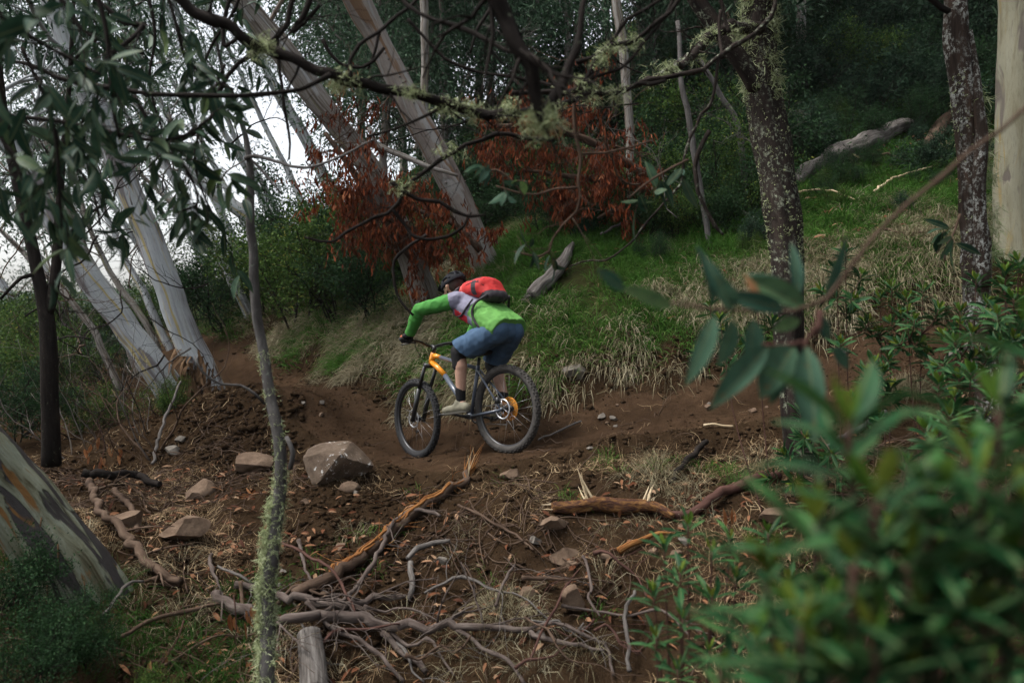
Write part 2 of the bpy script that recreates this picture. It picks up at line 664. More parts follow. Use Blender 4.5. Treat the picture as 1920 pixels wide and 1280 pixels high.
M['dead_purple'] = m_bark('peeled_purple_branch', [(.25, (0.0361, 0.0264, 0.0225)), (.5, (0.0867, 0.0685, 0.0597)), (.75, (0.1445, 0.1214, 0.1061)), (.92, (0.0650, 0.0465, 0.0345))],
                          streak=(30, 30, 6.0), bump=.5, seedloc=2.7)
M['dead_brown'] = m_bark('brown_dead_branch', [(.25, (0.0300, 0.0194, 0.0140)), (.5, (0.0750, 0.0504, 0.0364)), (.8, (0.1350, 0.0972, 0.0700))], streak=(16, 16, 3), bump=.5)
M['splinter'] = m_bark('splintered_orange_wood', [(.2, (.05, .02, .01)), (.42, (.14, .055, .02)), (.62, (.27, .13, .045)), (.85, (.42, .28, .12))], streak=(80, 80, 5.0), bump=.9, seedloc=1.1)
M['splinter_pale'] = m_bark('splintered_pale_wood', [(.2, (.2, .13, .07)), (.5, (.42, .33, .21)), (.8, (.58, .5, .36))], streak=(55, 55, 2.0), bump=.8, seedloc=1.9)
M['rot'] = m_bark('rotten_log_wood', [(.2, (0.0180, 0.0094, 0.0078)), (.45, (0.0600, 0.0303, 0.0210)), (.62, (0.1620, 0.0825, 0.0300)), (.8, (0.2400, 0.1815, 0.1440))], streak=(45, 45, 16), bump=1.0, seedloc=1.9)
M['bark_strip'] = m_bark('hanging_bark_strip', [(.2, (.03, .018, .011)), (.5, (.10, .06, .034)), (.8, (.22, .15, .09))], streak=(30, 30, 3), bump=.4)
M['lichen'] = m_leaf('beard_lichen', [(0, (.20, .24, .11)), (.5, (.33, .38, .20)), (1, (.46, .50, .32))], .9, .2, .1)
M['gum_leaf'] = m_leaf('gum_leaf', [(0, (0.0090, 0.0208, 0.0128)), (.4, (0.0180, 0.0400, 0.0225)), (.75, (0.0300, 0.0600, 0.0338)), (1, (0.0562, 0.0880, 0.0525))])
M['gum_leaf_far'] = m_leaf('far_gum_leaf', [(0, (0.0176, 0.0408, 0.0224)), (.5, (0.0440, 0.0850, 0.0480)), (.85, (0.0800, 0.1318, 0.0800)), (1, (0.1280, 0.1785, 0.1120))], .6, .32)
M['shrub_leaf'] = m_leaf('shrub_leaf', [(0, (0.0132, 0.0322, 0.0090)), (.45, (0.0396, 0.0805, 0.0180)), (.8, (0.0792, 0.1323, 0.0280)), (1, (0.1870, 0.1725, 0.0350))])
M['shrub_leaf2'] = m_leaf('dark_shrub_leaf', [(0, (0.0067, 0.0192, 0.0083)), (.5, (0.0180, 0.0448, 0.0180)), (.85, (0.0315, 0.0720, 0.0270)), (1, (0.0600, 0.1040, 0.0413))])
M['dead_leaf'] = m_leaf('rusty_dead_leaf', [(0, (0.0202, 0.0079, 0.0054)), (.35, (0.0782, 0.0211, 0.0099)), (.7, (0.1748, 0.0440, 0.0162)), (1, (0.2484, 0.1056, 0.0495))], .75, .12)
M['litter_leaf'] = m_leaf('litter_leaf', [(0, (0.0400, 0.0156, 0.0090)), (.4, (0.1120, 0.0429, 0.0210)), (.7, (0.1920, 0.0936, 0.0488)), (1, (0.2400, 0.1560, 0.0975))], .7, .1)
M['green_grass'] = m_leaf('green_grass', [(0, (0.0130, 0.0403, 0.0063)), (.4, (0.0340, 0.0952, 0.0135)), (.75, (0.0700, 0.1568, 0.0270)), (1, (0.1700, 0.2128, 0.0675))], .7, .25)
M['dry_grass'] = m_leaf('dry_grass', [(0, (.055, .045, .022)), (.4, (.14, .12, .07)), (.75, (.25, .22, .14)), (1, (.38, .35, .25))], .7, .2)
M['straw'] = m_leaf('straw_litter', [(0, (0.0500, 0.0306, 0.0172)), (.4, (0.1500, 0.0990, 0.0546)), (.75, (0.2900, 0.2070, 0.1170)), (1, (0.4500, 0.3420, 0.2106))], .75, .1)
M['big_gum_leaf'] = m_leafobj('large_gum_leaf', [(0, (0.0102, 0.0266, 0.0160)), (.35, (0.0204, 0.0494, 0.0304)), (.65, (0.0340, 0.0712, 0.0400)), (.9, (0.0680, 0.1092, 0.0680)), (1, (0.0595, 0.0950, 0.0240))], .4, .16)
M['blue_gum_leaf'] = m_leafobj('bluish_gum_leaf', [(0, (0.0238, 0.0609, 0.0399)), (.5, (0.0380, 0.0861, 0.0570)), (.8, (0.0570, 0.1155, 0.0712)), (1, (0.0808, 0.1365, 0.0380))], .5, .22, spots=True)
M['pepper_leaf'] = m_leafobj('pepper_leaf', [(0, (0.0079, 0.0351, 0.0129)), (.4, (0.0158, 0.0625, 0.0220)), (.75, (0.0269, 0.0899, 0.0291)), (1, (0.0436, 0.1171, 0.0323))], .38, .18)
M['young_leaf'] = m_leafobj('young_pepper_leaf', [(0, (0.0420, 0.0975, 0.0160)), (.5, (0.0840, 0.1500, 0.0200)), (1, (0.1400, 0.1500, 0.0240))], .45, .35, vein=False)
M['dry_leaf_obj'] = m_leafobj('dry_hanging_leaf', [(0, (.16, .05, .02)), (.5, (.27, .11, .045)), (1, (.33, .18, .09))], .6, .15)
M['rock'] = m_rock('brown_rock', (.07, .046, .032), (.19, .135, .095))
M['rock_white'] = m_rock('white_scraped_rock', (.06, .043, .031), (.17, .128, .095), 1.0)
M['rock_pale'] = m_rock('pale_stone', (.08, .07, .06), (.19, .17, .145))
# ------------------------------------------------------------------ terrain
_cp = [
    # bike column
    (960, 1280, 4.0), (960, 1100, 4.6), (960, 960, 5.3), (960, 875, 6.1), (957, 838, 6.6), (1000, 800, 7.15), (1000, 765, 7.45), (1010, 690, 7.75),
    (1000, 600, 8.35), (1000, 525, 9.0), (1000, 480, 9.7), (1000, 430, 11.2), (1000, 300, 15),
    # front wheel column
    (787, 850, 7.4), (870, 846, 6.95), (760, 900, 6.6), (760, 1000, 5.5), (760, 1150, 4.6), (760, 1280, 4.1), (760, 795, 8.3), (740, 745, 8.9),
    (740, 700, 9.3), (740, 630, 10), (740, 560, 11), (740, 450, 13.5),
    # left of the bike
    (560, 1280, 4.0), (560, 1100, 4.7), (560, 960, 5.6), (580, 885, 6.5), (520, 900, 6.6), (560, 800, 8.0), (660, 830, 7.8), (560, 745, 9.4), (600, 712, 10.3), (570, 690, 11), (560, 640, 11.8),
    (560, 580, 13), (560, 480, 16),
    (420, 1280, 3.9), (420, 1100, 4.7), (420, 1000, 5.6), (420, 900, 7.0), (400, 810, 7.9), (420, 738, 8.5), (470, 726, 8.6), (530, 724, 8.6), (500, 740, 8.3), (560, 735, 8.3), (450, 702, 11.3), (450, 662, 12.8), (440, 600, 14.5), (440, 520, 18),
    (375, 738, 9.2), (330, 800, 8.2), (300, 860, 7.7), (330, 690, 13), (310, 655, 17), (250, 700, 14), (330, 600, 22),
    (200, 1280, 3.7), (200, 1000, 5.2), (200, 900, 6.8), (200, 805, 9.4), (200, 725, 14), (220, 665, 22),
    (50, 1280, 3.6), (50, 1000, 5.1), (50, 850, 8), (50, 765, 12), (50, 690, 25),
    (-300, 1280, 3.4), (-300, 1000, 5.0), (-300, 850, 8), (-300, 760, 16), (-500, 740, 30),
    # right of the bike
    (1250, 1280, 3.9), (1250, 1100, 4.5), (1250, 960, 5.2), (1250, 870, 5.9), (1250, 812, 6.4), (1250, 775, 6.8), (1250, 738, 7.25), (1250, 690, 7.4),
    (1250, 600, 8.1), (1250, 505, 8.8), (1250, 460, 9.8), (1250, 400, 12), (1250, 250, 17),
    (1110, 815, 6.65), (1110, 785, 7.0), (1110, 755, 7.3), (1110, 690, 7.55),
    (1500, 1280, 3.8), (1500, 1000, 4.7), (1500, 880, 5.4), (1500, 775, 6.3), (1500, 735, 6.8), (1500, 700, 7.25), (1500, 655, 7.4), (1500, 560, 8.0), (1500, 485, 8.5),
    (1500, 400, 10), (1500, 320, 12), (1500, 150, 17),
    (1800, 1280, 3.6), (1800, 1000, 4.4), (1800, 800, 5.5), (1800, 675, 6.4), (1800, 637, 6.9), (1800, 612, 7.35), (1800, 560, 7.5), (1800, 470, 8.2), (1800, 380, 10),
    (1800, 280, 12.5), (1800, 100, 18),
    (2300, 1280, 3.6), (2300, 800, 5), (2300, 600, 6.4), (2300, 560, 6.9), (2300, 535, 7.3), (2300, 470, 7.7), (2300, 380, 9), (2300, 200, 13), (2300, 0, 19),
]
CP = [tuple(P(*c)) for c in _cp]
CP += [(0, 0, -.25), (0, 2.2, -.3), (-2, 2.2, -.3), (2, 2.2, -.2), (-3, 0, -.4), (3, 0, -.1), (0, -5, -1.3), (6, -5, -.8), (-6, -5, -1.6), (10, 2, 1.2), (14, 8, 4.0), (18, 16, 9), (12, 26, 13),
       (0, 30, 10.5), (-5, 32, 6.5), (-11, 34, 2.0), (-20, 40, -5), (-34, 40, -14), (-15, 62, -2), (-34, 70, -16), (0, 55, 17), (20, 50, 26), (40, 30, 26), (-30, 15, -7), (-16, 10, -1.8), (-40, 5, -12), (-14, 0, -1.5), (20, -5, 2), (45, 70, 45), (0, 80, 24), (-60, 90, -34), (-60, 30, -26)]
CP = np.array(CP)


def _rbf_fit(xy, z):
    n = len(xy)
    r = np.linalg.norm(xy[:, None] - xy[None], axis=-1)
    A = np.zeros((n + 3, n + 3))
    A[:n, :n] = -r
    A[:n, :n] -= np.eye(n) * 0.01
    A[:n, n] = 1
    A[:n, n + 1:] = xy
    A[n:, :n] = A[:n, n:].T
    return np.linalg.solve(A, np.concatenate([z, [0, 0, 0]]))


_RW = _rbf_fit(CP[:, :2], CP[:, 2])
TRAIL = PS([(2500, 540, 7.1), (2300, 560, 6.9), (1800, 637, 6.9), (1500, 735, 6.8), (1250, 775, 6.8), (1110, 790, 6.85), (957, 838, 6.62), (870, 846, 7.0), (787, 850, 7.4), (670, 815, 8.1),
            (560, 760, 9.2), (450, 702, 11.3), (330, 670, 15), (230, 655, 22)])
TRC = catmull(TRAIL, 0.15)


def trail_dist(x, y):
    """distance to the trail's middle line, signed: positive on the uphill (far/right) side"""
    q = np.stack([np.ravel(x), np.ravel(y)], -1)
    best = np.full(len(q), 1e9)
    sgn = np.zeros(len(q))
    for i in range(len(TRC) - 1):
        a, b = TRC[i, :2], TRC[i + 1, :2]
        ab = b - a
        t = np.clip(((q - a) @ ab) / (ab @ ab), 0, 1)
        dv = q - (a + t[:, None] * ab)
        dd = np.hypot(dv[:, 0], dv[:, 1])
        k = dd < best
        best[k] = dd[k]
        sgn[k] = np.sign(ab[0] * dv[k, 1] - ab[1] * dv[k, 0])
    return (best * -sgn).reshape(np.shape(x))


def ss(x, a, b):
    t = np.clip((x - a) / (b - a), 0, 1)
    return t * t * (3 - 2 * t)


def height(x, y, td=None):
    x = np.asarray(x, float)
    y = np.asarray(y, float)
    sh = x.shape
    q = np.stack([x.ravel(), y.ravel()], -1)
    z = np.zeros(len(q))
    for s in range(0, len(q), 20000):
        c = q[s:s + 20000]
        r = np.linalg.norm(c[:, None] - CP[None, :, :2], axis=-1)
        z[s:s + 20000] = -r @ _RW[:len(CP)] + _RW[len(CP)] + c @ _RW[len(CP) + 1:]
    if td is None:
        td = trail_dist(q[:, 0], q[:, 1])
    td = np.ravel(td)
    on = 1 - ss(np.abs(td), .35, .75)
    p3 = np.stack([q[:, 0], q[:, 1], np.zeros(len(q))], -1)
    big = fbm(p3 * 1.1, 3, 3)
    mid = fbm(p3 * 4.5, 3, 9)
    small = fbm(p3 * 15, 3, 21)
    far = ss(np.hypot(q[:, 0], q[:, 1]), 12, 30)
    z += (1 - on) * (.10 * big + .085 * mid + .045 * small) + on * (.03 * mid + .018 * small) + far * .6 * fbm(p3 * .22, 3, 5)
    # cut of the bank on the uphill side: undercut soil, then a turf shoulder
    z += .10 * ss(td, .62, .8) * (1 - ss(td, 1.0, 2.2))
    # shallow wheel ruts along the trail
    z -= .045 * np.exp(-((td - .02 - .10 * big) / .12) ** 2) * (1 - far)
    # small lip on the near side
    z += .06 * np.exp(-((td + .58 + .1 * mid) / .14) ** 2) * (1 - far)
    return z.reshape(sh)


def _axis(a0, a1, b0, b1, fine, grow_=1.07):
    core = list(np.arange(a0, a1, fine))
    s, v, left = fine, a0, []
    while v > b0:
        s *= grow_
        v -= s
        left.append(v)
    s, v, right = fine, a1, []
    while v < b1:
        right.append(v)
        s *= grow_
        v += s
    right.append(v)
    return np.array(left[::-1] + core + right)


gx = _axis(-4.6, 5.6, -75, 60, .04)
gy = _axis(2.2, 9.6, -12, 110, .04)
GX, GY = np.meshgrid(gx, gy)
TD = trail_dist(GX, GY)
GZ = height(GX, GY, TD)
# soften the creases of the fit, lightly
for _ in range(2):
    K = np.pad(GZ, 1, mode='edge')
    GZ = .5 * GZ + .125 * (K[:-2, 1:-1] + K[2:, 1:-1] + K[1:-1, :-2] + K[1:-1, 2:])


def gz(x, y):
    """ground height by bilinear lookup in the built sheet"""
    x = np.asarray(x, float)
    y = np.asarray(y, float)
    i = np.clip(np.searchsorted(gx, x) - 1, 0, len(gx) - 2)
    j = np.clip(np.searchsorted(gy, y) - 1, 0, len(gy) - 2)
    u = np.clip((x - gx[i]) / (gx[i + 1] - gx[i]), 0, 1)
    v = np.clip((y - gy[j]) / (gy[j + 1] - gy[j]), 0, 1)
    return (GZ[j, i] * (1 - u) * (1 - v) + GZ[j, i + 1] * u * (1 - v) + GZ[j + 1, i] * (1 - u) * v + GZ[j + 1, i + 1] * u * v)


def gn(x, y, e=.08):
    zx = (gz(x + e, y) - gz(x - e, y)) / (2 * e)
    zy = (gz(x, y + e) - gz(x, y - e)) / (2 * e)
    return nrm(np.stack([-zx, -zy, np.ones_like(zx)], -1))


def tdl(x, y):
    x = np.asarray(x, float)
    y = np.asarray(y, float)
    i = np.clip(np.searchsorted(gx, x), 0, len(gx) - 1)
    j = np.clip(np.searchsorted(gy, y), 0, len(gy) - 1)
    return TD[j, i]


def on_ground(px, py, d0=2.0, d1=30.0):
    """where the line of sight through a pixel meets the ground: the spot a thing stands on"""
    d = np.linspace(d0, d1, 700)
    q = np.array([P(px, py, k) for k in d])
    below = q[:, 2] < gz(q[:, 0], q[:, 1])
    k = int(np.argmax(below)) if below.any() else len(d) - 1
    return q[k], d[k]


p3 = np.stack([GX.ravel(), GY.ravel(), np.zeros(GX.size)], -1)
_tdr = TD.ravel()
_gn1 = fbm(p3 * .9, 3, 41)
_gn2 = fbm(p3 * 3.5, 3, 43)
green = ss(_tdr + .25 * _gn2, .85, 1.25) * np.clip(.75 + .5 * _gn1 + .35 * _gn2, 0, 1)
nx, ny = len(gx), len(gy)
a = (np.arange(ny - 1)[:, None] * nx + np.arange(nx - 1)[None]).ravel()
quads = np.stack([a, a + 1, a + 1 + nx, a + nx], -1)
GV = np.stack([GX.ravel(), GY.ravel(), GZ.ravel()], -1)
_fm = np.abs(_tdr + .10 * _gn2 + .06 * _gn1)[quads].mean(1)
_is_trail = (_fm < .47)


def _sub(F):
    u, inv = np.unique(F, return_inverse=True)
    return u, inv.reshape(F.shape)


u, f = _sub(quads[~_is_trail])
o = link('ground', make_mesh('ground', GV[u], [f], {'green': green[u]}, True, [M['soil']]))
tag(o, 'brown forest soil and grassy hillside under the trees', 'ground', kind='structure')
u, f = _sub(quads[_is_trail])
_damp = np.exp(-((_tdr - .02 - .1 * _gn1) / .17) ** 2) * np.clip(.6 + 1.0 * fbm(p3 * 1.3, 3, 91), 0, 1)
o = link('dirt_trail', make_mesh('dirt_trail', GV[u], [f], {'damp': _damp[u]}, True, [M['trail']]))
tag(o, 'bare reddish brown dirt trail running past the rider', 'trail', kind='structure')
# ------------------------------------------------------------------ mountain bike
R0 = P(957, 838, 6.62)
F0 = P(787, 850, 7.42)
R0[2] = gz(R0[0], R0[1]) - .006
F0[2] = gz(F0[0], F0[1]) - .006
BX = nrm(F0 - R0)
BY = nrm(np.cross([0, 0, 1.0], BX))
BZ = np.cross(BX, BY)
LEAN = R(2.0)
BY, BZ = BY * math.cos(LEAN) + BZ * math.sin(LEAN), BZ * math.cos(LEAN) - BY * math.sin(LEAN)
WB = float(np.linalg.norm(F0 - R0))
WR = .37
BMAT = Matrix(((BX[0], BY[0], BZ[0], R0[0]), (BX[1], BY[1], BZ[1], R0[1]), (BX[2], BY[2], BZ[2], R0[2]), (0, 0, 0, 1)))


def bike_ray(px, py, ylat):
    """bike coordinates of a pixel's line of sight where it crosses the plane ylat to the left of the bike's middle"""
    o = CAM - R0
    d = P(px, py, 1.0) - CAM
    t = (ylat - o @ BY) / (d @ BY)
    q = o + d * t
    return np.array([q @ BX, ylat, q @ BZ])


M['tyre'] = m_plain('tyre_rubber', (.022, .022, .023), .8, .25, var=.4, scale=40)
M['tyre_dust'] = m_plain('dusty_tyre_rubber', (.05, .046, .042), .85, .2, var=.4, scale=25)
M['rim'] = m_plain('black_rim', (.02, .02, .022), .35, .5)
M['black_metal'] = m_plain('black_anodised_metal', (.015, .015, .016), .35, .5)
M['frame_paint'] = m_plain('slate_blue_frame_paint', (.075, .09, .12), .3, .5, var=.1, coat=.3)
M['orange_paint'] = m_plain('orange_frame_paint', (.85, .30, .015), .3, .5, var=.05, coat=.3)
M['steel'] = m_plain('bare_steel', (.45, .45, .46), .3, .5, .9)
M['gold'] = m_plain('gold_cassette_metal', (.75, .30, .035), .35, .5, .55)
M['saddle'] = m_plain('black_saddle_cover', (.015, .014, .014), .6, .3)

bike = thing('mountain_bike', 'slate and orange hardtail mountain bike ridden along the dirt trail', 'bicycle')
bike.matrix_world = BMAT


def seg(mb, a, b, r, r2=None, sides=10, n=2):
    a, b = np.asarray(a, float), np.asarray(b, float)
    t = np.linspace(0, 1, n)[:, None]
    V, F, tc = tube(a + (b - a) * t, np.linspace(r, r if r2 is None else r2, n), sides)
    mb.add(V, F, tc=tc)
    return mb


def ring(Rm, prof, n=56):
    """lathe about the Y axis: prof rows (radius, y), closed loop"""
    prof = np.asarray(prof, float)
    k = len(prof)
    th = np.linspace(0, 2 * np.pi, n, endpoint=False)
    V = np.stack([np.cos(th)[:, None] * prof[None, :, 0], np.broadcast_to(prof[None, :, 1], (n, k)), np.sin(th)[:, None] * prof[None, :, 0]], -1).reshape(-1, 3)
    i = np.arange(n)[:, None]
    j = np.arange(k)[None]
    A = i * k + j
    B = i * k + (j + 1) % k
    C = ((i + 1) % n) * k + (j + 1) % k
    D = ((i + 1) % n) * k + j
    return V, [np.stack([A, D, C, B], -1).reshape(-1, 4)]


def cyl_y(mb, c, r, y0, y1, n=18):
    V, F, tc = tube(np.array([[c[0], y0, c[2]], [c[0], y1, c[2]]]), [r, r], n)
    mb.add(V, F, tc=tc)


def make_wheel(hub, steer, tyre_mat, rear):
    w = bpy.data.objects.new('wheel', None)
    COL.objects.link(w)
    w.parent = bike
    w.location = hub
    w.rotation_euler = (0, 0, steer)
    tr = .031
    ang = np.linspace(0, 2 * np.pi, 12, endpoint=False)
    V, F = ring(0, np.stack([WR - tr + tr * np.cos(ang), tr * np.sin(ang)], -1))
    mb = MB()
    mb.add(V, F)
    # knobs
    for k in range(84):
        t = 2 * math.pi * k / 84
        for s in ((-.6, .6) if k % 2 else (-.22, .22, 0.95, -.95)):
            rr, yy = WR - tr + tr * math.cos(s), tr * math.sin(s)
            c = np.array([math.cos(t) * rr, yy, math.sin(t) * rr])
            er = np.array([math.cos(t) * math.cos(s), math.sin(s), math.sin(t) * math.cos(s)])
            et = np.array([-math.sin(t), 0, math.cos(t)])
            eb = np.cross(er, et)
            q = [c + er * h * .005 + et * a * .0075 + eb * b * .0055 for h in (-.4, 1) for a, b in ((-1, -1), (1, -1), (1, 1), (-1, 1))]
            mb.add(q, [np.array([[4, 5, 6, 7], [0, 1, 5, 4], [1, 2, 6, 5], [2, 3, 7, 6], [3, 0, 4, 7]])])
    mb.build('tyre', tyre_mat, w)
    V, F = ring(0, [(.318, -.016), (.318, .016), (.306, .014), (.298, 0), (.306, -.014)])
    MB().add(V, F).build('rim', M['rim'], w)
    hb = MB()
    hw = .07 if rear else .05
    cyl_y(hb, (0, 0, 0), .016, -hw, hw)
    cyl_y(hb, (0, 0, 0), .03, -hw * .55 - .003, -hw * .55)
    cyl_y(hb, (0, 0, 0), .03, hw * .55, hw * .55 + .003)
    hb.build('hub', M['black_metal'], w)
    for k in range(28):
        t = 2 * math.pi * k / 28
        s = 1 if k % 2 else -1
        t2 = t + (.6 if (k // 2) % 2 else -.6)
        sp = MB()
        seg(sp, (math.cos(t2) * .028, s * hw * .55, math.sin(t2) * .028), (math.cos(t) * .3, 0, math.sin(t) * .3), .0011, sides=4)
        sp.build('spoke', M['steel'] if k % 3 else M['black_metal'], w)
    # disc rotor, left side
    V, F = ring(0, [(.088, hw * .7), (.088, hw * .7 + .002), (.072, hw * .7 + .002), (.072, hw * .7)], 40)
    rt = MB().add(V, F)
    for k in range(6):
        t = 2 * math.pi * k / 6
        seg(rt, (math.cos(t) * .015, hw * .7 + .001, math.sin(t) * .015), (math.cos(t + .5) * .074, hw * .7 + .001, math.sin(t + .5) * .074), .004, sides=4)
    rt.build('brake_rotor', M['steel'], w)
    return w


wr_ = make_wheel((0, 0, WR), 0, M['tyre_dust'], True)
HUBF = np.array([WB, 0, WR])
STEER = -R(7)
wf_ = make_wheel(tuple(HUBF), STEER, M['tyre'], False)
# cassette, right side of the rear wheel
for k, rr in enumerate((.10, .09, .08, .068, .057, .047, .038, .03)):
    y = -.032 - k * .005
    n = 40
    th = np.linspace(0, 2 * np.pi, n * 2, endpoint=False)
    r_ = rr + np.where(np.arange(n * 2) % 2, -.004, .002)
    Vo = np.stack([np.cos(th) * r_, np.full(n * 2, y), np.sin(th) * r_], -1)
    Vi = np.stack([np.cos(th) * (rr - .0065), np.full(n * 2, y), np.sin(th) * (rr - .0065)], -1)
    V = np.vstack([Vo, Vi, Vo + [0, -.002, 0], Vi + [0, -.002, 0]])
    i = np.arange(n * 2)
    j = (i + 1) % (n * 2)
    m_ = n * 2
    F = [np.vstack([np.stack([i, j, j + m_, i + m_], -1), np.stack([i + 2 * m_, i + 3 * m_, j + 3 * m_, j + 2 * m_], -1), np.stack([i, i + 2 * m_, j + 2 * m_, j], -1)])]
    MB().add(V, F).build('cassette_sprocket', M['gold'], wr_, smooth=False)

BB = np.array([.43, 0, .34])
hdir = np.array([-math.cos(R(66)), 0, math.sin(R(66))])
perp = np.array([math.sin(R(66)), 0, math.cos(R(66))])
CROWN = HUBF + hdir * .53 - perp * .044
HT0 = CROWN + hdir * .012
HT1 = HT0 + hdir * .115
ST1 = np.array([.295, 0, .77])
frame = MB()
# down tube, top tube, seat tube, stays
seg(frame, HT0 + hdir * .03 + np.array([-.16, 0, -.135]), BB, .023, .026)
seg(frame, HT1 - hdir * .025 + np.array([-.10, 0, -.03]), ST1 + [0, 0, -.03], .018, .016)
seg(frame, BB, ST1, .0175)
for s in (-1, 1):
    seg(frame, ST1 + np.array([0, s * .016, -.04]), (0.012, s * .068, WR + .012), .0095, .008)
    seg(frame, BB + [-.03, s * .03, 0], (0.01, s * .068, WR - .004), .0115, .009)
    cyl_y(frame, (0, 0, WR), .013, s * .062, s * .074)
cyl_y(frame, BB, .026, -.038, .038)
frame.build('frame', M['frame_paint'], bike)
ht = MB()
seg(ht, HT0, HT1, .027, .026, 14)
seg(ht, HT0 + hdir * .03, HT0 + hdir * .03 + np.array([-.17, 0, -.143]), .0265, .024)
seg(ht, HT1 - hdir * .025, HT1 - hdir * .025 + np.array([-.10, 0, -.03]), .0215, .019)
ht.build('head_tube', M['orange_paint'], bike)
# fork turns with the bar
Rs = np.array(Matrix.Rotation(STEER, 3, Vector(hdir)))


def turn(p):
    return HT0 + Rs @ (np.asarray(p, float) - HT0)


fork = MB()
seg(fork, turn(CROWN + [0, -.07, 0]), turn(CROWN + [0, .07, 0]), .022)
fk = fork.build('fork', M['black_metal'], bike)
for s in (-1, 1):
    h = HUBF + np.array([0, s * .06, 0]) - perp * .02
    lg = MB()
    seg(lg, turn(h - hdir * .02), turn(h + hdir * .30), .021, .023)
    seg(lg, turn(h), turn(HUBF + np.array([0, s * .055, 0])), .018)
    lg.build('fork_leg', M['black_metal'], fk)
arch = MB()
seg(arch, turn(HUBF + np.array([0, -.06, 0]) + hdir * .335 - perp * .02), turn(HUBF + np.array([0, .06, 0]) + hdir * .335 - perp * .02), .012)
arch.build('fork_arch', M['black_metal'], fk)
for s in (-1, 1):
    st = MB()
    h = HUBF + np.array([0, s * .06, 0]) - perp * .02
    seg(st, turn(h + hdir * .3), turn(CROWN + np.array([0, s * .065, 0]) - hdir * .01), .0165)
    st.build('stanchion', M['black_metal'], fk)
STEM = HT1 + hdir * .05
BARC = STEM + perp * .045 + hdir * .0
stem = MB()
seg(stem, turn(HT1), turn(STEM + hdir * .015), .019)
seg(stem, turn(STEM), turn(BARC), .018)
stem.build('stem', M['black_metal'], bike)
bar = MB()
bp = [BARC + np.array(v) for v in ((-.075, .385, .035), (-.06, .25, .034), (-.02, .13, .026), (0, .04, 0), (0, -.04, 0), (-.02, -.13, .026), (-.06, -.25, .034), (-.075, -.385, .035))]
V, F, tc = tube(catmull([turn(p) for p in bp], .04), .0125, 8)
bar.add(V, F, tc=tc)
hb_ = bar.build('handlebar', M['black_metal'], bike)
GRIP_L = turn(BARC + np.array([-.073, .33, .035]))
GRIP_R = turn(BARC + np.array([-.073, -.33, .035]))
for s in (1, -1):
    g_ = MB()
    seg(g_, turn(BARC + np.array([-.0635, s * .27, .034])), turn(BARC + np.array([-.076, s * .39, .035])), .017)
    g_.build('grip', M['tyre'], hb_)
    l_ = MB()
    seg(l_, turn(BARC + np.array([-.03, s * .2, .02])), turn(BARC + np.array([.0, s * .33, -.005])), .006)
    seg(l_, turn(BARC + np.array([-.05, s * .2, .034])), turn(BARC + np.array([-.02, s * .2, .015])), .011)
    l_.build('brake_lever', M['black_metal'], hb_)
# cables
cb = MB()
for s in (1, -1):
    V, F, tc = tube(catmull([turn(BARC + np.array([-.03, s * .2, .02])), turn(BARC + np.array([.09, s * .12, .0])), turn(BARC + np.array([.09, s * .05, -.12])), turn(CROWN + np.array([.01, s * .04, .02]))], .03), .0028, 5)
    cb.add(V, F, tc=tc)
cb.build('cables', M['tyre'], bike)
sp_ = MB()
seg(sp_, ST1 - nrm(ST1 - BB) * .05, ST1 + nrm(ST1 - BB) * .07, .014)
sp_.build('seatpost', M['black_metal'], bike)
SAD = ST1 + nrm(ST1 - BB) * .085
sad = MB()
path = catmull([SAD + np.array([-.13, 0, .022, ]), SAD + np.array([-.06, 0, .012]), SAD + np.array([.03, 0, .004]), SAD + np.array([.14, 0, .0])], .02)
wd = np.interp(np.linspace(0, 1, len(path)), [0, .12, .4, .7, 1], [.04, .072, .05, .024, .016])
V, F, tc = tube(path, wd, 12)
V = V.copy()
zc = np.interp(V[:, 0], path[:, 0], path[:, 2])
V[:, 2] = zc + (V[:, 2] - zc) * .32
sad.add(V, F)
sad.build('saddle', M['saddle'], bike)
cr = MB()
cyl_y(cr, BB, .02, -.075, .075)
CA = R(12)
ca = np.array([math.cos(CA), 0, math.sin(CA)])
seg(cr, BB + [0, .075, 0], BB + ca * .17 + [0, .082, 0], .014, .011)
seg(cr, BB + [0, -.075, 0], BB - ca * .17 + [0, -.082, 0], .014, .011)
cr.build('crank', M['black_metal'], bike)
V, F = ring(0, [(.068, -.052), (.068, -.049), (.05, -.049), (.05, -.052)], 40)
MB().add(V + BB, F).build('chainring', M['black_metal'], bike)
ch = MB()
V, F, tc = tube(np.array([BB + [0, -.05, .068], [0, -.05, WR + .055]]), .004, 5)
ch.add(V, F, tc=tc)
V, F, tc = tube(np.array([BB + [0, -.05, -.068], [.06, -.055, WR - .13], [0.0, -.05, WR - .06]]), .004, 5)
ch.add(V, F, tc=tc)
ch.build('chain', M['steel'], bike)
PED_L = BB + ca * .17 + np.array([0, .14, 0])
PED_R = BB - ca * .17 + np.array([0, -.14, 0])


def box_mb(c, hx, hy, hz):
    c = np.asarray(c, float)
    v = [c + np.array([sx * hx, sy * hy, sz * hz]) for sx in (-1, 1) for sy in (-1, 1) for sz in (-1, 1)]
    return np.array(v), [np.array([[0, 1, 3, 2], [4, 6, 7, 5], [0, 4, 5, 1], [2, 3, 7, 6], [0, 2, 6, 4], [1, 5, 7, 3]])]


for c in (PED_L, PED_R):
    pd = MB()
    for dx in (-.04, .04):
        pd.add(*box_mb(c + [dx, 0, 0], .008, .048, .008))
    for dy in (-.045, 0, .045):
        pd.add(*box_mb(c + [0, dy, 0], .033, .008, .007))
    pd.build('pedal', M['black_metal'], bike, smooth=False)
# caliper
MB().add(*box_mb((.045, .058, WR + .075), .02, .012, .028)).build('brake_caliper', M['black_metal'], bike)
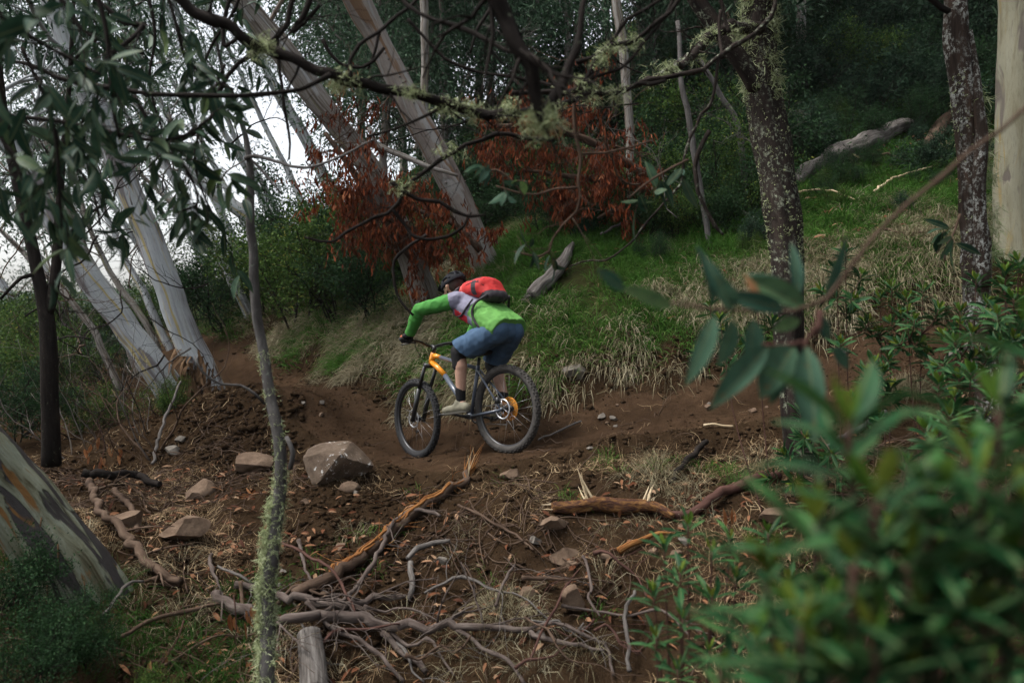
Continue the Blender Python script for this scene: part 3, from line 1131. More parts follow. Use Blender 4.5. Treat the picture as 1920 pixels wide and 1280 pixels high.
# ------------------------------------------------------------------ rider
M['skin'] = m_plain('skin', (.42, .25, .18), .55, .35, var=.08)
M['hair'] = m_plain('dark_hair', (.03, .02, .015), .7, .3)
M['eye'] = m_plain('eye', (.6, .58, .55), .2, .5)
M['jersey_green'] = m_plain('green_jersey_cloth', (.05, .20, .038), .8, .2, var=.1, scale=14)
M['jersey_lime'] = m_plain('lime_jersey_cloth', (.10, .26, .06), .8, .2, var=.1, scale=14)
M['jersey_grey'] = m_plain('grey_jersey_cloth', (.18, .175, .235), .8, .2, var=.1, scale=14)
M['jersey_red'] = m_plain('red_jersey_cloth', (.5, .03, .045), .8, .2, var=.1)
M['shorts'] = m_plain('slate_blue_shorts_cloth', (.05, .092, .155), .8, .2, var=.14, scale=9)
M['pad'] = m_plain('black_knee_pad', (.012, .012, .013), .75, .2)
M['sock'] = m_plain('black_sock', (.016, .016, .017), .9, .1)
M['shoe'] = m_plain('olive_shoe', (.17, .16, .115), .7, .25)
M['sole'] = m_plain('shoe_sole', (.07, .066, .055), .8, .2)
M['glove'] = m_plain('black_glove', (.02, .02, .022), .8, .2)
M['glove_palm'] = m_plain('orange_glove_panel', (.5, .14, .07), .8, .2)
M['helmet'] = m_plain('black_helmet', (.010, .011, .014), .75, .12)
M['helmet_pad'] = m_plain('helmet_liner', (.012, .012, .013), .8, .2)
M['pack'] = m_plain('red_pack_cloth', (.42, .025, .024), .7, .25, var=.15, scale=12)
M['pack_dark'] = m_plain('dark_pack_trim', (.035, .03, .035), .7, .25)
M['pack_light'] = m_plain('pale_red_pack_cloth', (.55, .09, .08), .7, .25)


def roundcone(a, b, ra, rb, sides=14):
    a, b = np.asarray(a, float), np.asarray(b, float)
    L = np.linalg.norm(b - a)
    d = (b - a) / max(L, 1e-6)
    th = np.linspace(-np.pi / 2, 0, 5)
    pts, rad = [], []
    for t in th:
        pts.append(a + d * ra * math.sin(t))
        rad.append(max(ra * math.cos(t), .0015))
    for t in -th[::-1]:
        pts.append(b + d * rb * math.sin(t))
        rad.append(max(rb * math.cos(t), .0015))
    V, F, _ = tube(np.array(pts), rad, sides)
    return V, F


def blob(parts, voxel=.01, smooth=4, name='tmp'):
    """union of round cones as one continuous skin (evaluated voxel remesh) -> V, quads"""
    mb = MB()
    for a, b, ra, rb in parts:
        mb.add(*roundcone(a, b, ra, rb))
    me = mb.mesh(name, None)
    o = link(name, me)
    r = o.modifiers.new('r', 'REMESH')
    r.mode = 'VOXEL'
    r.voxel_size = voxel
    s = o.modifiers.new('s', 'SMOOTH')
    s.iterations = smooth
    s.factor = .5
    dg = bpy.context.evaluated_depsgraph_get()
    me2 = bpy.data.meshes.new_from_object(o.evaluated_get(dg))
    bpy.data.objects.remove(o)
    V = np.zeros(len(me2.vertices) * 3)
    me2.vertices.foreach_get('co', V)
    V = V.reshape(-1, 3)
    F = np.zeros(len(me2.loops), np.int32)
    me2.loops.foreach_get('vertex_index', F)
    bpy.data.meshes.remove(me2)
    return V, F.reshape(-1, 4)


def normals(V, F):
    n = np.cross(V[F[:, 2]] - V[F[:, 0]], V[F[:, 3]] - V[F[:, 1]])
    N = np.zeros_like(V)
    for k in range(4):
        np.add.at(N, F[:, k], n)
    return nrm(N)


def wrinkle(V, F, amp, freq, seed=0, stretch=(1, 1, 1)):
    N = normals(V, F)
    h = fbm(V * np.array(stretch) * freq, 3, seed)
    h = 1 - np.abs(h) * 2
    return V + N * (h * amp)[:, None]


HIP_L, HIP_R = np.array([-.05, .095, 1.02]), np.array([-.05, -.095, 1.02])
KNE_L = bike_ray(860, 660, .165)
ANK_L = np.array([.40, .14, .475])
KNE_R = np.array([.29, -.17, .775])
ANK_R = np.array([.135, -.14, .42])
SH_L, SH_R = np.array([.315, .175, 1.335]), np.array([.335, -.175, 1.335])
EL_L = bike_ray(786, 581, .36)
WR_L = GRIP_L + np.array([-.065, .0, .042])
EL_R = np.array([.60, -.35, 1.215])
WR_R = GRIP_R + np.array([-.065, .0, .042])
HEAD = np.array([.525, .005, 1.495])

person = thing('person', 'mountain biker in green jersey and blue shorts crouching over the bike', 'person')
person.matrix_world = BMAT


def torso(ex=0.0):
    out = []
    for y in (-.085, 0, .085):
        out.append(((-.06, y, 1.045), (.13, y * .95, 1.19), .108 + ex, .108 + ex))
        out.append(((.13, y * .95, 1.19), (.31, y * 1.1, 1.295), .108 + ex, .105 + ex))
    out.append((SH_L + [-.02, -.04, -.015], SH_R + [-.02, .04, -.015], .07 + ex, .07 + ex))
    return out


def arm(S, E, W, ex=0.0):
    m = (S + E) / 2
    return [(S, m, .062 + ex, .05 + ex), (m, E, .05 + ex, .041 + ex), (E, E + (W - E) * .35, .042 + ex, .042 + ex), (E + (W - E) * .35, W, .042 + ex, .029 + ex)]


def leg(H, K, A, ex=0.0):
    c = K + (A - K) * .3 + np.array([-.018, 0, 0])
    return [(H, (H + K) / 2, .088 + ex, .078 + ex), ((H + K) / 2, K, .082 + ex, .058 + ex), (K, c, .055 + ex, .058 + ex), (c, A, .055 + ex, .034 + ex)]


def hand(W, G, s, ex=0.0):
    """palm behind the grip, four fingers wrapped over it, thumb under: s = +1 left"""
    out = []
    out.append((W, G + np.array([-.03, s * -.022, .028]), .026 + ex, .02 + ex))
    out.append((W, G + np.array([-.03, s * .028, .026]), .024 + ex, .018 + ex))
    for k, ln in enumerate((.95, 1.05, 1.0, .85)):
        y = s * (-.036 + k * .022)
        a = G + np.array([-.022, y, .028])
        b = G + np.array([.016, y, .03 * ln])
        c = G + np.array([.032 * ln, y, .002])
        e = G + np.array([.012, y, -.022])
        out += [(a, b, .0105 + ex, .0098 + ex), (b, c, .0098 + ex, .009 + ex), (c, e, .009 + ex, .008 + ex)]
    t0 = W + np.array([.01, s * -.03, -.015])
    t1 = G + np.array([-.018, s * -.055, -.012])
    t2 = G + np.array([.012, s * -.052, -.022])
    out += [(t0, t1, .014 + ex, .012 + ex), (t1, t2, .011 + ex, .009 + ex)]
    return out


FOOT_L = (np.array([.345, .14, .415]), np.array([.60, .15, .408]))
FOOT_R = (np.array([.075, -.14, .375]), np.array([.315, -.15, .325]))
face = [(HEAD, HEAD + [.0, 0, .02], .088, .09), (HEAD + [.03, 0, -.02], HEAD + [.075, 0, -.075], .07, .038), (HEAD + [.075, 0, -.085], HEAD + [.085, 0, -.085], .03, .03),
        (HEAD + [.098, 0, -.018], HEAD + [.118, 0, -.045], .012, .015), (HEAD + [-.01, .082, -.025], HEAD + [-.02, .09, .005], .014, .018), (HEAD + [-.01, -.082, -.025], HEAD + [-.02, -.09, .005], .014, .018),
        (HEAD + [.098, .018, -.066], HEAD + [.098, -.018, -.066], .01, .01),
        ((.36, 0, 1.35), HEAD + [-.02, 0, -.05], .062, .058)]
parts = torso(-.016) + arm(SH_L, EL_L, WR_L) + arm(SH_R, EL_R, WR_R) + leg(HIP_L, KNE_L, ANK_L) + leg(HIP_R, KNE_R, ANK_R) + face
parts += hand(WR_L, GRIP_L, 1) + hand(WR_R, GRIP_R, -1)
for A, (h, t) in ((ANK_L, FOOT_L), (ANK_R, FOOT_R)):
    parts += [(A, h + [.02, 0, .0], .036, .034), (h + [.03, 0, 0], t, .036, .024), (A, t * .6 + h * .4, .034, .03)]
V, F = blob(parts, .0068, 3, 'body')
link('body', make_mesh('body', V, [F], None, True, [M['skin']]), person)
for s in (-1, 1):
    V, F = roundcone(HEAD + [.083, s * .032, -.004], HEAD + [.085, s * .032, -.004], .011, .011)
    MB().add(V, F).build('eye', M['eye'], person)
V, F = blob([(HEAD + [-.015, 0, .02], HEAD + [-.005, 0, .03], .095, .095), (HEAD + [-.05, 0, -.02], HEAD + [-.06, 0, -.045], .06, .045)], .009, 2)
MB().add(V, [F]).build('hair', M['hair'], person)
# jersey, one continuous garment: coloured panels
V, F = blob(torso(.014) + arm(SH_L, EL_L, WR_L, .013) + arm(SH_R, EL_R, WR_R, .013) + [((.36, 0, 1.345), (.395, 0, 1.375), .074, .068)], .0085, 4)
V = wrinkle(V, F, .0075, 10, 3, (1.4, 1, 1.6))
C = V[F].mean(1)


def seg_dist(C, a, b):
    a, b = np.asarray(a), np.asarray(b)
    ab = b - a
    t = np.clip(((C - a) @ ab) / (ab @ ab), 0, 1)
    return np.linalg.norm(C - (a + t[:, None] * ab), axis=1), t


def flatten_beyond(V, p, n, sel):
    """pull what lies beyond the plane (p, n) back onto it: a clean hem"""
    h = np.maximum((V - p) @ n, 0) * sel
    return V - h[:, None] * n


axis = nrm(np.array([.37, 0, .25]))
V = flatten_beyond(V, np.array([-.06, 0, 1.045]) - axis * .06, -axis, np.ones(len(V)))
for W, E in ((WR_L, EL_L), (WR_R, EL_R)):
    V = flatten_beyond(V, W, nrm(W - E), (V[:, 1] * W[1] > 0) & (np.linalg.norm(V - W, axis=1) < .12))
C = V[F].mean(1)
keep = np.ones(len(F), bool)
tax = (C - np.array([-.06, 0, 1.045])) @ axis   # along the back
idx = np.full(len(F), 1)
idx[tax > .27] = 2                                            # grey yoke
belly = (C - np.array([.13, 0, 1.19])) @ nrm(np.array([.25, 0, -.37]))  # towards the chest
idx[(tax > .27) & (belly > .045) & (tax < .43)] = 3           # red chest panel
idx[(tax > .20) & (tax < .27) & (belly > .03)] = 2
for S, E, W in ((SH_L, EL_L, WR_L), (SH_R, EL_R, WR_R)):
    d1, t1 = seg_dist(C, S, E)
    d2, t2 = seg_dist(C, E, W)
    idx[((d1 < .085) & (t1 > .16)) | (d2 < .075)] = 0
idx2, F2 = idx[keep], F[keep]
u, f = _sub(F2)
link('jersey', make_mesh('jersey', V[u], [f], None, True, [M['jersey_green'], M['jersey_lime'], M['jersey_grey'], M['jersey_red']], idx2), person)
# shorts
KL, KR = HIP_L + (KNE_L - HIP_L) * 1.0, HIP_R + (KNE_R - HIP_R) * 1.0
pel = []
for y in (-.085, 0, .085):
    pel.append(((-.045, y, 1.03), (.01, y, 1.085), .109, .112))
pel += [(HIP_L, (HIP_L + KL) / 2, .106, .106), ((HIP_L + KL) / 2, KL, .112, .102), (HIP_R, (HIP_R + KR) / 2, .106, .1), ((HIP_R + KR) / 2, KR, .104, .09)]
V, F = blob(pel, .0095, 5)
V = wrinkle(V, F, .011, 7.5, 8, (1.3, 1, .8))
for H, K in ((HIP_L, KL), (HIP_R, KR)):
    n_ = nrm(nrm(K - H) + np.array([-.25, 0, -.35]))
    V = flatten_beyond(V, K - n_ * .05, n_, (V[:, 1] * H[1] > 0) & (np.linalg.norm(V - K, axis=1) < .2))
dL, _t = seg_dist(V, HIP_L, KL)
dR, _t = seg_dist(V, HIP_R, KR)
V = flatten_beyond(V, np.array([-.06, 0, 1.045]) + axis * .12, axis, (np.minimum(dL, dR) > .118))
u, f = _sub(F)
so = link('shorts', make_mesh('shorts', V[u], [f], None, True, [M['shorts']]), person)
# knee pads, socks, shoes, gloves
for H, K, A in ((HIP_L, KNE_L, ANK_L), (HIP_R, KNE_R, ANK_R)):
    V, F = blob([(K + (H - K) * .14, K, .066, .066), (K, K + (A - K) * .27, .068, .062), (K + [.02, 0, .01], K + (A - K) * .12 + [.02, 0, 0], .058, .055)], .009, 3)
    MB().add(V, [F]).build('knee_pad', M['pad'], person)
    V, F = blob([(A + (K - A) * .02, A + (K - A) * .24, .042, .047)], .009, 2)
    MB().add(V, [F]).build('sock', M['sock'], person)
for (h, t), A in ((FOOT_L, ANK_L), (FOOT_R, ANK_R)):
    V, F = blob([(h + [.0, 0, .0], h + [.04, 0, .012], .044, .046), (h + [.03, 0, .005], t, .047, .031), (A + [.01, 0, -.01], h * .5 + t * .5, .046, .04), (t * .8 + h * .2 + [0, .012, 0], t * .8 + h * .2 - [0, .012, 0], .038, .038)], .008, 3)
    d = nrm(t - h)
    upv = nrm(np.array([-d[2], 0, d[0]]))
    base = h - upv * .026
    hgt = (V - base) @ upv
    V = V - upv * np.minimum(hgt, 0)[:, None]
    sh = MB().add(V, [F]).build('shoe', M['shoe'], person)
    mid = (h + t) / 2 - upv * .031
    sx = np.linspace(-1, 1, 13)
    top, bot = [], []
    wdt = np.interp(sx, [-1, -.8, -.2, .5, .85, 1], [.018, .036, .035, .047, .038, .016])
    hl = np.linalg.norm(t - h) / 2 + .036
    for e, L in ((.008, top), (-.010, bot)):
        for sgn in (1, -1):
            r_ = range(13) if sgn == 1 else range(12, -1, -1)
            for k in r_:
                L.append(mid + d * sx[k] * hl + np.array([0, sgn * wdt[k], 0]) + upv * e)
    n_ = len(top)
    i = np.arange(n_)
    MB().add(np.array(top + bot), [np.stack([i, (i + 1) % n_, (i + 1) % n_ + n_, i + n_], -1)]).add(np.array(bot), [np.arange(n_)[None, ::-1]]).build('sole', M['sole'], sh)
for W, G, s, E in ((WR_L, GRIP_L, 1, EL_L), (WR_R, GRIP_R, -1, EL_R)):
    V, F = blob(hand(W, G, s, .0035) + [(W, W + (E - W) * .16, .033, .037)], .0048, 2)
    C = V[F].mean(1)
    mi = ((C[:, 0] - G[0] > -.004) & (C[:, 2] - G[2] > .004)).astype(int)
    link('glove', make_mesh('glove', V, [F], None, True, [M['glove'], M['glove_palm']], mi), person)

# ---- helmet: vented shell, liner, visor, chin strap
helmet = thing('helmet', "black vented bike helmet on the crouching rider's head", 'helmet')
HT_ = Matrix.Translation(Vector(HEAD + [-.005, 0, .028])) @ Matrix.Rotation(R(20), 4, 'Y')
helmet.matrix_world = BMAT @ HT_
nu, nv = 44, 16
u_ = np.linspace(0, 2 * np.pi, nu, endpoint=False)
v_ = np.linspace(-.16, np.pi / 2 - .05, nv)
UU, VV = np.meshgrid(u_, v_)
ax = np.array([.148, .108, .105])
sq = 1 + .04 * np.cos(2 * UU)
Vh = np.stack([ax[0] * np.cos(UU) * np.cos(VV) * sq - .012 * np.cos(UU), ax[1] * np.sin(UU) * np.cos(VV), ax[2] * np.sin(VV) + .012 * np.cos(UU) ** 2 * (np.cos(UU) < 0)], -1).reshape(-1, 3)
fa = []
for j in range(nv - 1):
    for i in range(nu):
        lat = Vh[j * nu + i]
        y, x = lat[1] / ax[1], lat[0] / ax[0]
        lane = (y * 3.1 + .5) % 1.0
        vent = j >= 3 and j < nv - 2 and (.22 < lane < .78) and ((x * 1.7 + .2 * round(y * 3) + 4) % 1.0 > .34)
        if not vent:
            fa.append((j * nu + i, j * nu + (i + 1) % nu, (j + 1) * nu + (i + 1) % nu, (j + 1) * nu + i))
uu, ff = _sub(np.array(fa))
sh_ = link('shell', make_mesh('shell', Vh[uu], [ff], None, True, [M['helmet']]), helmet)
md = sh_.modifiers.new('thick', 'SOLIDIFY')
md.thickness = .017
md.offset = -1
md2 = sh_.modifiers.new('sub', 'SUBSURF')
md2.levels = md2.render_levels = 1
V, F = roundcone((-.012, 0, .02), (.012, 0, .02), .088, .088)
V = V * np.array([1.05, 1, .9])
V = V.copy()
V[:, 2] = np.maximum(V[:, 2], -.01)
MB().add(V, F).build('liner', M['helmet_pad'], helmet)
vz = MB()
xs = np.linspace(-1, 1, 13)
rows = []
for t in (0, .5, 1):
    for k in xs:
        rows.append((.118 + .055 * t - .05 * k * k, k * .092 * (1 - .1 * t), .045 - .022 * t - .012 * k * k))
rows = np.array(rows)
A_ = np.array([(r * 13 + k, r * 13 + k + 1, r * 13 + k + 14, r * 13 + k + 13) for r in range(2) for k in range(12)])
vo = link('visor', make_mesh('visor', rows, [A_], None, True, [M['helmet']]), helmet)
vo.modifiers.new('thick', 'SOLIDIFY').thickness = .006
for s in (-1, 1):
    st = MB()
    V, F, tc = tube(catmull([(0.0, s * .092, .0), (.02, s * .085, -.06), (.07, s * .03, -.125)], .02), .005, 6)
    st.add(V, F).build('chin_strap', M['pad'], helmet)

# ---- backpack
pack = thing('backpack', "red backpack with dark trim strapped to the rider's back", 'backpack')
pack.matrix_world = BMAT
bk = []
for y in (-.08, -.04, 0, .04, .08):
    e = 1 - (abs(y) / .08) ** 2 * .16
    bk += [((.37, y * .7, 1.425), (.25, y, 1.425), .036, .074 * e), ((.25, y, 1.425), (.11, y, 1.41), .078 * e, .1 * e), ((.11, y, 1.41), (.01, y, 1.325), .098 * e, .055 * e)]
V, F = blob(bk, .0085, 5)
V = wrinkle(V, F, .0075, 11, 5, (1, 1.5, 1))
C = V[F].mean(1)
mi = np.zeros(len(F), int)
mi[C[:, 0] > .27] = 1
low = (C - np.array([.13, 0, 1.40])) @ nrm(np.array([-.45, 0, -1.0]))
mi[(low > .085)] = 2
mi[(np.abs(C[:, 1]) > .14) & (C[:, 0] < .14) & (C[:, 0] > .09)] = 2
link('bag', make_mesh('bag', V, [F], None, True, [M['pack'], M['pack_light'], M['pack_dark']], mi), pack)
Np = normals(V, F)


def on_pack(x, y, zdir=(0, .6, .8), lift=.004):
    z = nrm(np.array(zdir))
    c = np.array([x, y, 1.40])
    w = V - c
    k = np.argmin(np.linalg.norm(w - (w @ z)[:, None] * z, axis=1) - .2 * (w @ z))
    return V[k] + Np[k] * lift


tri = [on_pack(.16, .07), on_pack(.075, .08), on_pack(.115, .15, (0, 1, .2))]
tri4 = on_pack(.11, .035, (0, .4, 1))
pv = np.array([tri[0], tri[2], tri[1], tri4])
MB().add(pv, [np.array([[0, 1, 2], [0, 2, 3]])]).build('emblem_patch', M['pack_dark'], pack).modifiers.new('t', 'SOLIDIFY').thickness = .004
for zx0, zx1, yy in ((.30, .05, .045), (.30, .05, -.045), (.22, .03, .105), (.16, .16, 0)):
    zp = [on_pack(zx0 + (zx1 - zx0) * t, yy + (0 if zx0 != zx1 else (t - .5) * .2), (0, .25 + yy * 4, .9), .001) for t in np.linspace(0, 1, 7)]
    V2, F2, tc = tube(catmull(zp, .02), .0035, 6)
    MB().add(V2, F2, tc=tc).build('zip', M['pack_dark'], pack)
for s in (1, -1):
    ps = [(-.02, s * .13, 1.33), (.06, s * .20, 1.27), (.10, s * .213, 1.19), (.07, s * .208, 1.10), (.02, s * .19, 1.04)]
    V2, F2, tc = tube(catmull(ps, .03), .011, 8)
    MB().add(V2, F2, tc=tc).build('hip_strap', M['pack_dark'], pack)
    ps = [(.10, s * .19, 1.31), (.17, s * .213, 1.24), (.24, s * .205, 1.19), (.30, s * .19, 1.19)]
    V2, F2, tc = tube(catmull(ps, .03), .008, 8)
    MB().add(V2, F2, tc=tc).build('side_strap', M['pack_dark'], pack)
    ps = [(.34, s * .10, 1.455), (.39, s * .13, 1.415), (.425, s * .14, 1.34), (.40, s * .14, 1.26)]
    V2, F2, tc = tube(catmull(ps, .03), .014, 8)
    MB().add(V2, F2, tc=tc).build('shoulder_strap', M['pack_dark'], pack)
# ------------------------------------------------------------------ trees that stand out
def lichen_tufts(mb, pts, nper, L, g, w=.0012, down=.35, fat=1.7):
    """hair-like beard lichen growing at pts (m,3)"""
    m = len(pts) * nper
    b = np.repeat(pts, nper, 0) + g.normal(size=(m, 3)) * L * .22
    d = rand_dirs(m, g)
    d[:, 2] -= down
    d = nrm(d)
    ln = L * (.35 + .8 * g.random(m))
    mid = b + d * ln[:, None] * .55 + g.normal(size=(m, 3)) * L * .12
    tip = mid + nrm(d + g.normal(size=(m, 3)) * .6) * ln[:, None] * .5
    s = nrm(np.cross(d, rand_dirs(m, g))) * w * fat
    V = np.stack([b - s, b + s, mid - s * .8, mid + s * .8, tip], 1).reshape(-1, 3)
    o = np.arange(m)[:, None] * 5
    mb.add(V, [o + np.array([0, 1, 3, 2]), o + np.array([2, 3, 4])], rnd=np.repeat(g.random(m), 5))


def along(path, n, g, r=None, t0=0.0, t1=1.0):
    """random points on the surface of a limb"""
    k = g.integers(int(t0 * (len(path) - 1)), max(int(t1 * (len(path) - 1)), 1), n)
    p = path[k].copy()
    if r is not None:
        p += rand_dirs(n, g) * r[k][:, None]
    return p


def trunk_tree(name, label, rows, mat, group=None, branches=(), step=.08, sides=20, bump=.10, wob=.02, seed=1, flare=0.0, cat='tree'):
    q = PR(rows)
    if flare:
        q[0, 3] *= 1 + flare
    t = thing(name, label, cat, tuple(q[0, :3]), group)
    mb = MB()
    path, r = limb(mb, q, step, sides, bump, seed, wob)
    o = mb.build('trunk', mat)
    reparent_keep(o, t)
    for k, b in enumerate(branches):
        bm = MB()
        limb(bm, PR(b), .06, 12, .12, seed + 5 + k, wob * .6)
        reparent_keep(bm.build('branch', mat), t)
    return t, path, r


def crown_from(g, starts, n_leaf, L, W, droop=.9, lv=2, length=1.6, nsub=5, r0=.03, spread=.9, up=.3, clump=.16, six=False, sub_len=.55):
    """foliage and twigs grown from start points [(pos, dir)]"""
    tw, lf = MB(), MB()
    tips = []
    for p, d in starts:
        br, tp = grow(g, p, d, length * (.75 + .5 * g.random()), r0, lv, nsub, .35, 0.0, up, sub_len, .14, spread)
        for path, rad, lev in br:
            V, F, tc = tube(path, np.maximum(rad, .0015), 5 if lev < lv else 7, cap=False)
            tw.add(V, F, tc=tc)
        tips += tp
    tp = np.array([t[0] for t in tips])
    td = np.array([t[1] for t in tips])
    k = g.integers(0, len(tp), n_leaf)
    b = tp[k] + g.normal(size=(n_leaf, 3)) * clump
    d = nrm(td[k] * .5 + rand_dirs(n_leaf, g) * .8 + np.array([0, 0, -droop]))
    V, F, id_ = leaves_arr(b, d, rand_dirs(n_leaf, g), L * (.6 + .7 * g.random(n_leaf)), W * (.7 + .6 * g.random(n_leaf)), .1, six)
    tone = g.random(len(tp))[k] * .45 + g.random(n_leaf) * .55
    lf.add(V, F, rnd=tone[id_])
    return tw, lf


g = np.random.default_rng(11)
# big leaning pale gum beside the trail
t1, path1, r1 = trunk_tree('gum_tree', 'large pale grey gum leaning left with loose bark heaped at its foot', [
    (408, 775, 9.25, 31.0), (395, 735, 9.2, 28.6), (377, 690, 9.2, 26.3), (346, 620, 9.15, 24.8), (294, 480, 9.0, 24.0), (240, 350, 8.9, 22.4), (195, 235, 8.8, 23.2), (130, 80, 8.6, 20.6), (60, -100, 8.4, 18.1), (-10, -330, 8.2, 13.8)],
    M['gum'], seed=3, sides=26, bump=.09, wob=.03)
b1 = MB()
st = []
for a, b_ in (((150, 130, 8.7), (60, 60, 8.2)), ((110, 40, 8.6), (190, -120, 9.2)), ((60, -100, 8.4), (-60, -160, 7.6)), ((30, -220, 8.3), (60, -420, 8.8))):
    p0, p1 = P(*a), P(*b_)
    st.append((p0, p1 - p0))
tw, lf = crown_from(g, st, 2300, .12, .032, length=2.3, nsub=6)
reparent_keep(tw.build('crown_twigs', M['gum']), t1)
tag(reparent_keep(lf.build('crown', M['gum_leaf']), t1), kind='stuff')
# bark shed at its foot: hanging strips, one by one
for k in range(150):
    a0 = P(382 + g.normal() * 16, 650 + 100 * g.random() ** .7, 9.2)
    i = np.argmin(np.abs(path1[:, 2] - a0[2]))
    ang = -np.pi / 2 + .1 + g.normal() * .75
    p0 = path1[i] + np.array([math.cos(ang), math.sin(ang), 0]) * (r1[i] * (1.02 + .12 * g.random()))
    ln = .12 + .3 * g.random()
    p1 = p0 + np.array([g.normal() * .04, -.03 - .06 * g.random(), -ln * .5])
    p2 = p1 + np.array([g.normal() * .05, -.02 * g.random(), -ln * .5])
    w = .010 + .018 * g.random()
    sd = np.array([w * math.cos(k), w * math.sin(k) * .6, .0])
    pp = catmull([p0, p1, p2], ln / 5)
    tws = np.linspace(0, g.normal(), len(pp))
    V = np.concatenate([np.stack([p + sd * math.cos(t), p - sd * math.cos(t) + [0, -.004, 0]]) for p, t in zip(pp, tws)])
    n_ = len(pp)
    q_ = np.array([(2 * i_, 2 * i_ + 1, 2 * i_ + 3, 2 * i_ + 2) for i_ in range(n_ - 1)])
    s_ = np.linspace(0, ln, n_).repeat(2)
    o = MB().add(V, [q_], tc=np.stack([np.full(2 * n_, k * .37), np.tile([0, w * 2], n_), s_], -1)).build('bark_strip', M['bark_strip'])
    reparent_keep(o, t1)

t2, path2, r2 = trunk_tree('gum_tree', 'second leaning pale gum behind, left of the largest trunk', [
    (318, 735, 10.7, 28.4), (290, 690, 10.6, 26.7), (245, 625, 10.5, 24.1), (190, 550, 10.4, 23.2), (130, 460, 10.3, 21.5), (60, 340, 10.2, 19.8), (-20, 200, 10, 18.1), (-130, 0, 9.8, 14.6), (-250, -240, 9.6, 10.3)],
    M['gum'], seed=8, sides=20, bump=.12, wob=.04)
st = [(P(-20, 200, 10), P(60, 60, 10) - P(-20, 200, 10)), (P(-60, 120, 10), P(-200, 60, 9) - P(-60, 120, 10)), (P(-130, 0, 9.8), P(-60, -200, 10) - P(-130, 0, 9.8)), (P(40, 310, 10.2), P(120, 190, 10.6) - P(40, 310, 10.2))]
tw, lf = crown_from(g, st, 1500, .12, .03, length=2.0, nsub=5)
reparent_keep(tw.build('crown_twigs', M['gum']), t2)
tag(reparent_keep(lf.build('crown', M['gum_leaf']), t2), kind='stuff')

# huge mottled trunk, bottom left
t3, path3, r3 = trunk_tree('gum_tree', 'thick mottled cream and grey gum trunk sloping out of the bottom left corner', [
    (262, 1326, 4.6, 82.8), (207, 1206, 4.55, 76.9), (157, 1116, 4.5, 71.7), (97, 1026, 4.45, 66.6), (22, 931, 4.4, 63.6), (-78, 821, 4.3, 62.1), (-228, 646, 4.2, 59.2), (-458, 346, 4.1, 53.2), (-688, -4, 4.0, 44.4)],
    M['gum_mottle'], seed=5, sides=32, bump=.13, wob=.03, step=.05)
for k in range(14):
    i = int(g.integers(2, int(len(path3) * .6)))
    d_ = nrm(np.array([.55 + .3 * g.normal(), -1, .35 + .5 * g.normal()]))
    p0 = path3[i] + d_ * r3[i] * 1.0
    ln = .1 + .3 * g.random()
    bs = MB()
    limb(bs, np.array([[*p0, .004], [*(p0 + [.02 * g.normal(), -.02, -ln * .5]), .005], [*(p0 + [.03 * g.normal(), -.015, -ln]), .002]]), .03, 5, .2, 9 + k, .01)
    reparent_keep(bs.build('bark_strip', M['bark_strip']), t3)

# twin gums in the middle
t4, path4, r4 = trunk_tree('gum_tree', 'split grey gum leaning left, left one of the two middle trunks', [
    (812, 610, 10.3, 27.7), (790, 540, 10.25, 26.0), (768, 480, 10.2, 22.7), (742, 415, 10.2, 20.2), (712, 350, 10.1, 21.0), (660, 270, 10.1, 21.8), (600, 190, 10, 21.8), (540, 110, 9.9, 25), (470, 20, 9.8, 21.6), (380, -100, 9.6, 18.9), (290, -260, 9.4, 14.4)],
    M['gum_split'], seed=12, sides=24, bump=.2, wob=.03,
    branches=[[(668, 275, 10.0, 7), (700, 270, 9.85, 6), (740, 285, 9.75, 5.5), (800, 312, 9.6, 4.5), (860, 330, 9.6, 3)], [(715, 370, 10.0, 5.9), (722, 310, 9.9, 5), (700, 260, 9.8, 4), (690, 240, 9.8, 3)]])
st = [(P(420, -50, 9.7), P(360, -180, 9) - P(420, -50, 9.7)), (P(380, -100, 9.6), P(480, -260, 10) - P(380, -100, 9.6)), (P(500, 50, 9.8), P(600, -60, 9.6) - P(500, 50, 9.8)), (P(440, -20, 9.8), P(300, -60, 9.6) - P(440, -20, 9.8))]
tw, lf = crown_from(g, st, 2600, .12, .03, length=2.0, nsub=6)
reparent_keep(tw.build('crown_twigs', M['gum2']), t4)
tag(reparent_keep(lf.build('crown', M['gum_leaf']), t4), kind='stuff')
t5, path5, r5 = trunk_tree('gum_tree', 'pinkish knobbly gum leaning left, right one of the two middle trunks', [
    (955, 590, 10.8, 33.6), (935, 545, 10.6, 31.1), (915, 500, 10.5, 27.7), (880, 420, 10.4, 24.4), (840, 330, 10.3, 24.4), (790, 235, 10.2, 23.5), (740, 140, 10.1, 22.7), (700, 60, 10, 21.8), (670, 0, 9.9, 25), (600, -150, 9.7, 18.9), (560, -300, 9.5, 15)],
    M['gum2'], seed=14, sides=24, bump=.12, wob=.03)
for k in range(46):
    i = int(g.integers(6, len(path5) - 30))
    a_ = g.random() * 6.28
    n1 = nrm(np.cross(path5[i + 1] - path5[i], [1, .2, 0]))
    n2 = nrm(np.cross(path5[i + 1] - path5[i], n1))
    d_ = n1 * math.cos(a_) + n2 * math.sin(a_)
    V, F = roundcone(path5[i] + d_ * r5[i] * .9, path5[i] + d_ * (r5[i] + .014), .016, .008, 8)
    reparent_keep(MB().add(V, F, tc=V - path5[i]).build('knob', M['gum2']), t5)
st = [(P(640, -60, 9.8), P(760, -180, 9.4) - P(640, -60, 9.8)), (P(600, -150, 9.7), P(520, -300, 9.2) - P(600, -150, 9.7)), (P(580, -220, 9.6), P(700, -400, 10) - P(580, -220, 9.6))]
tw, lf = crown_from(g, st, 3600, .12, .03, length=2.0, nsub=6)
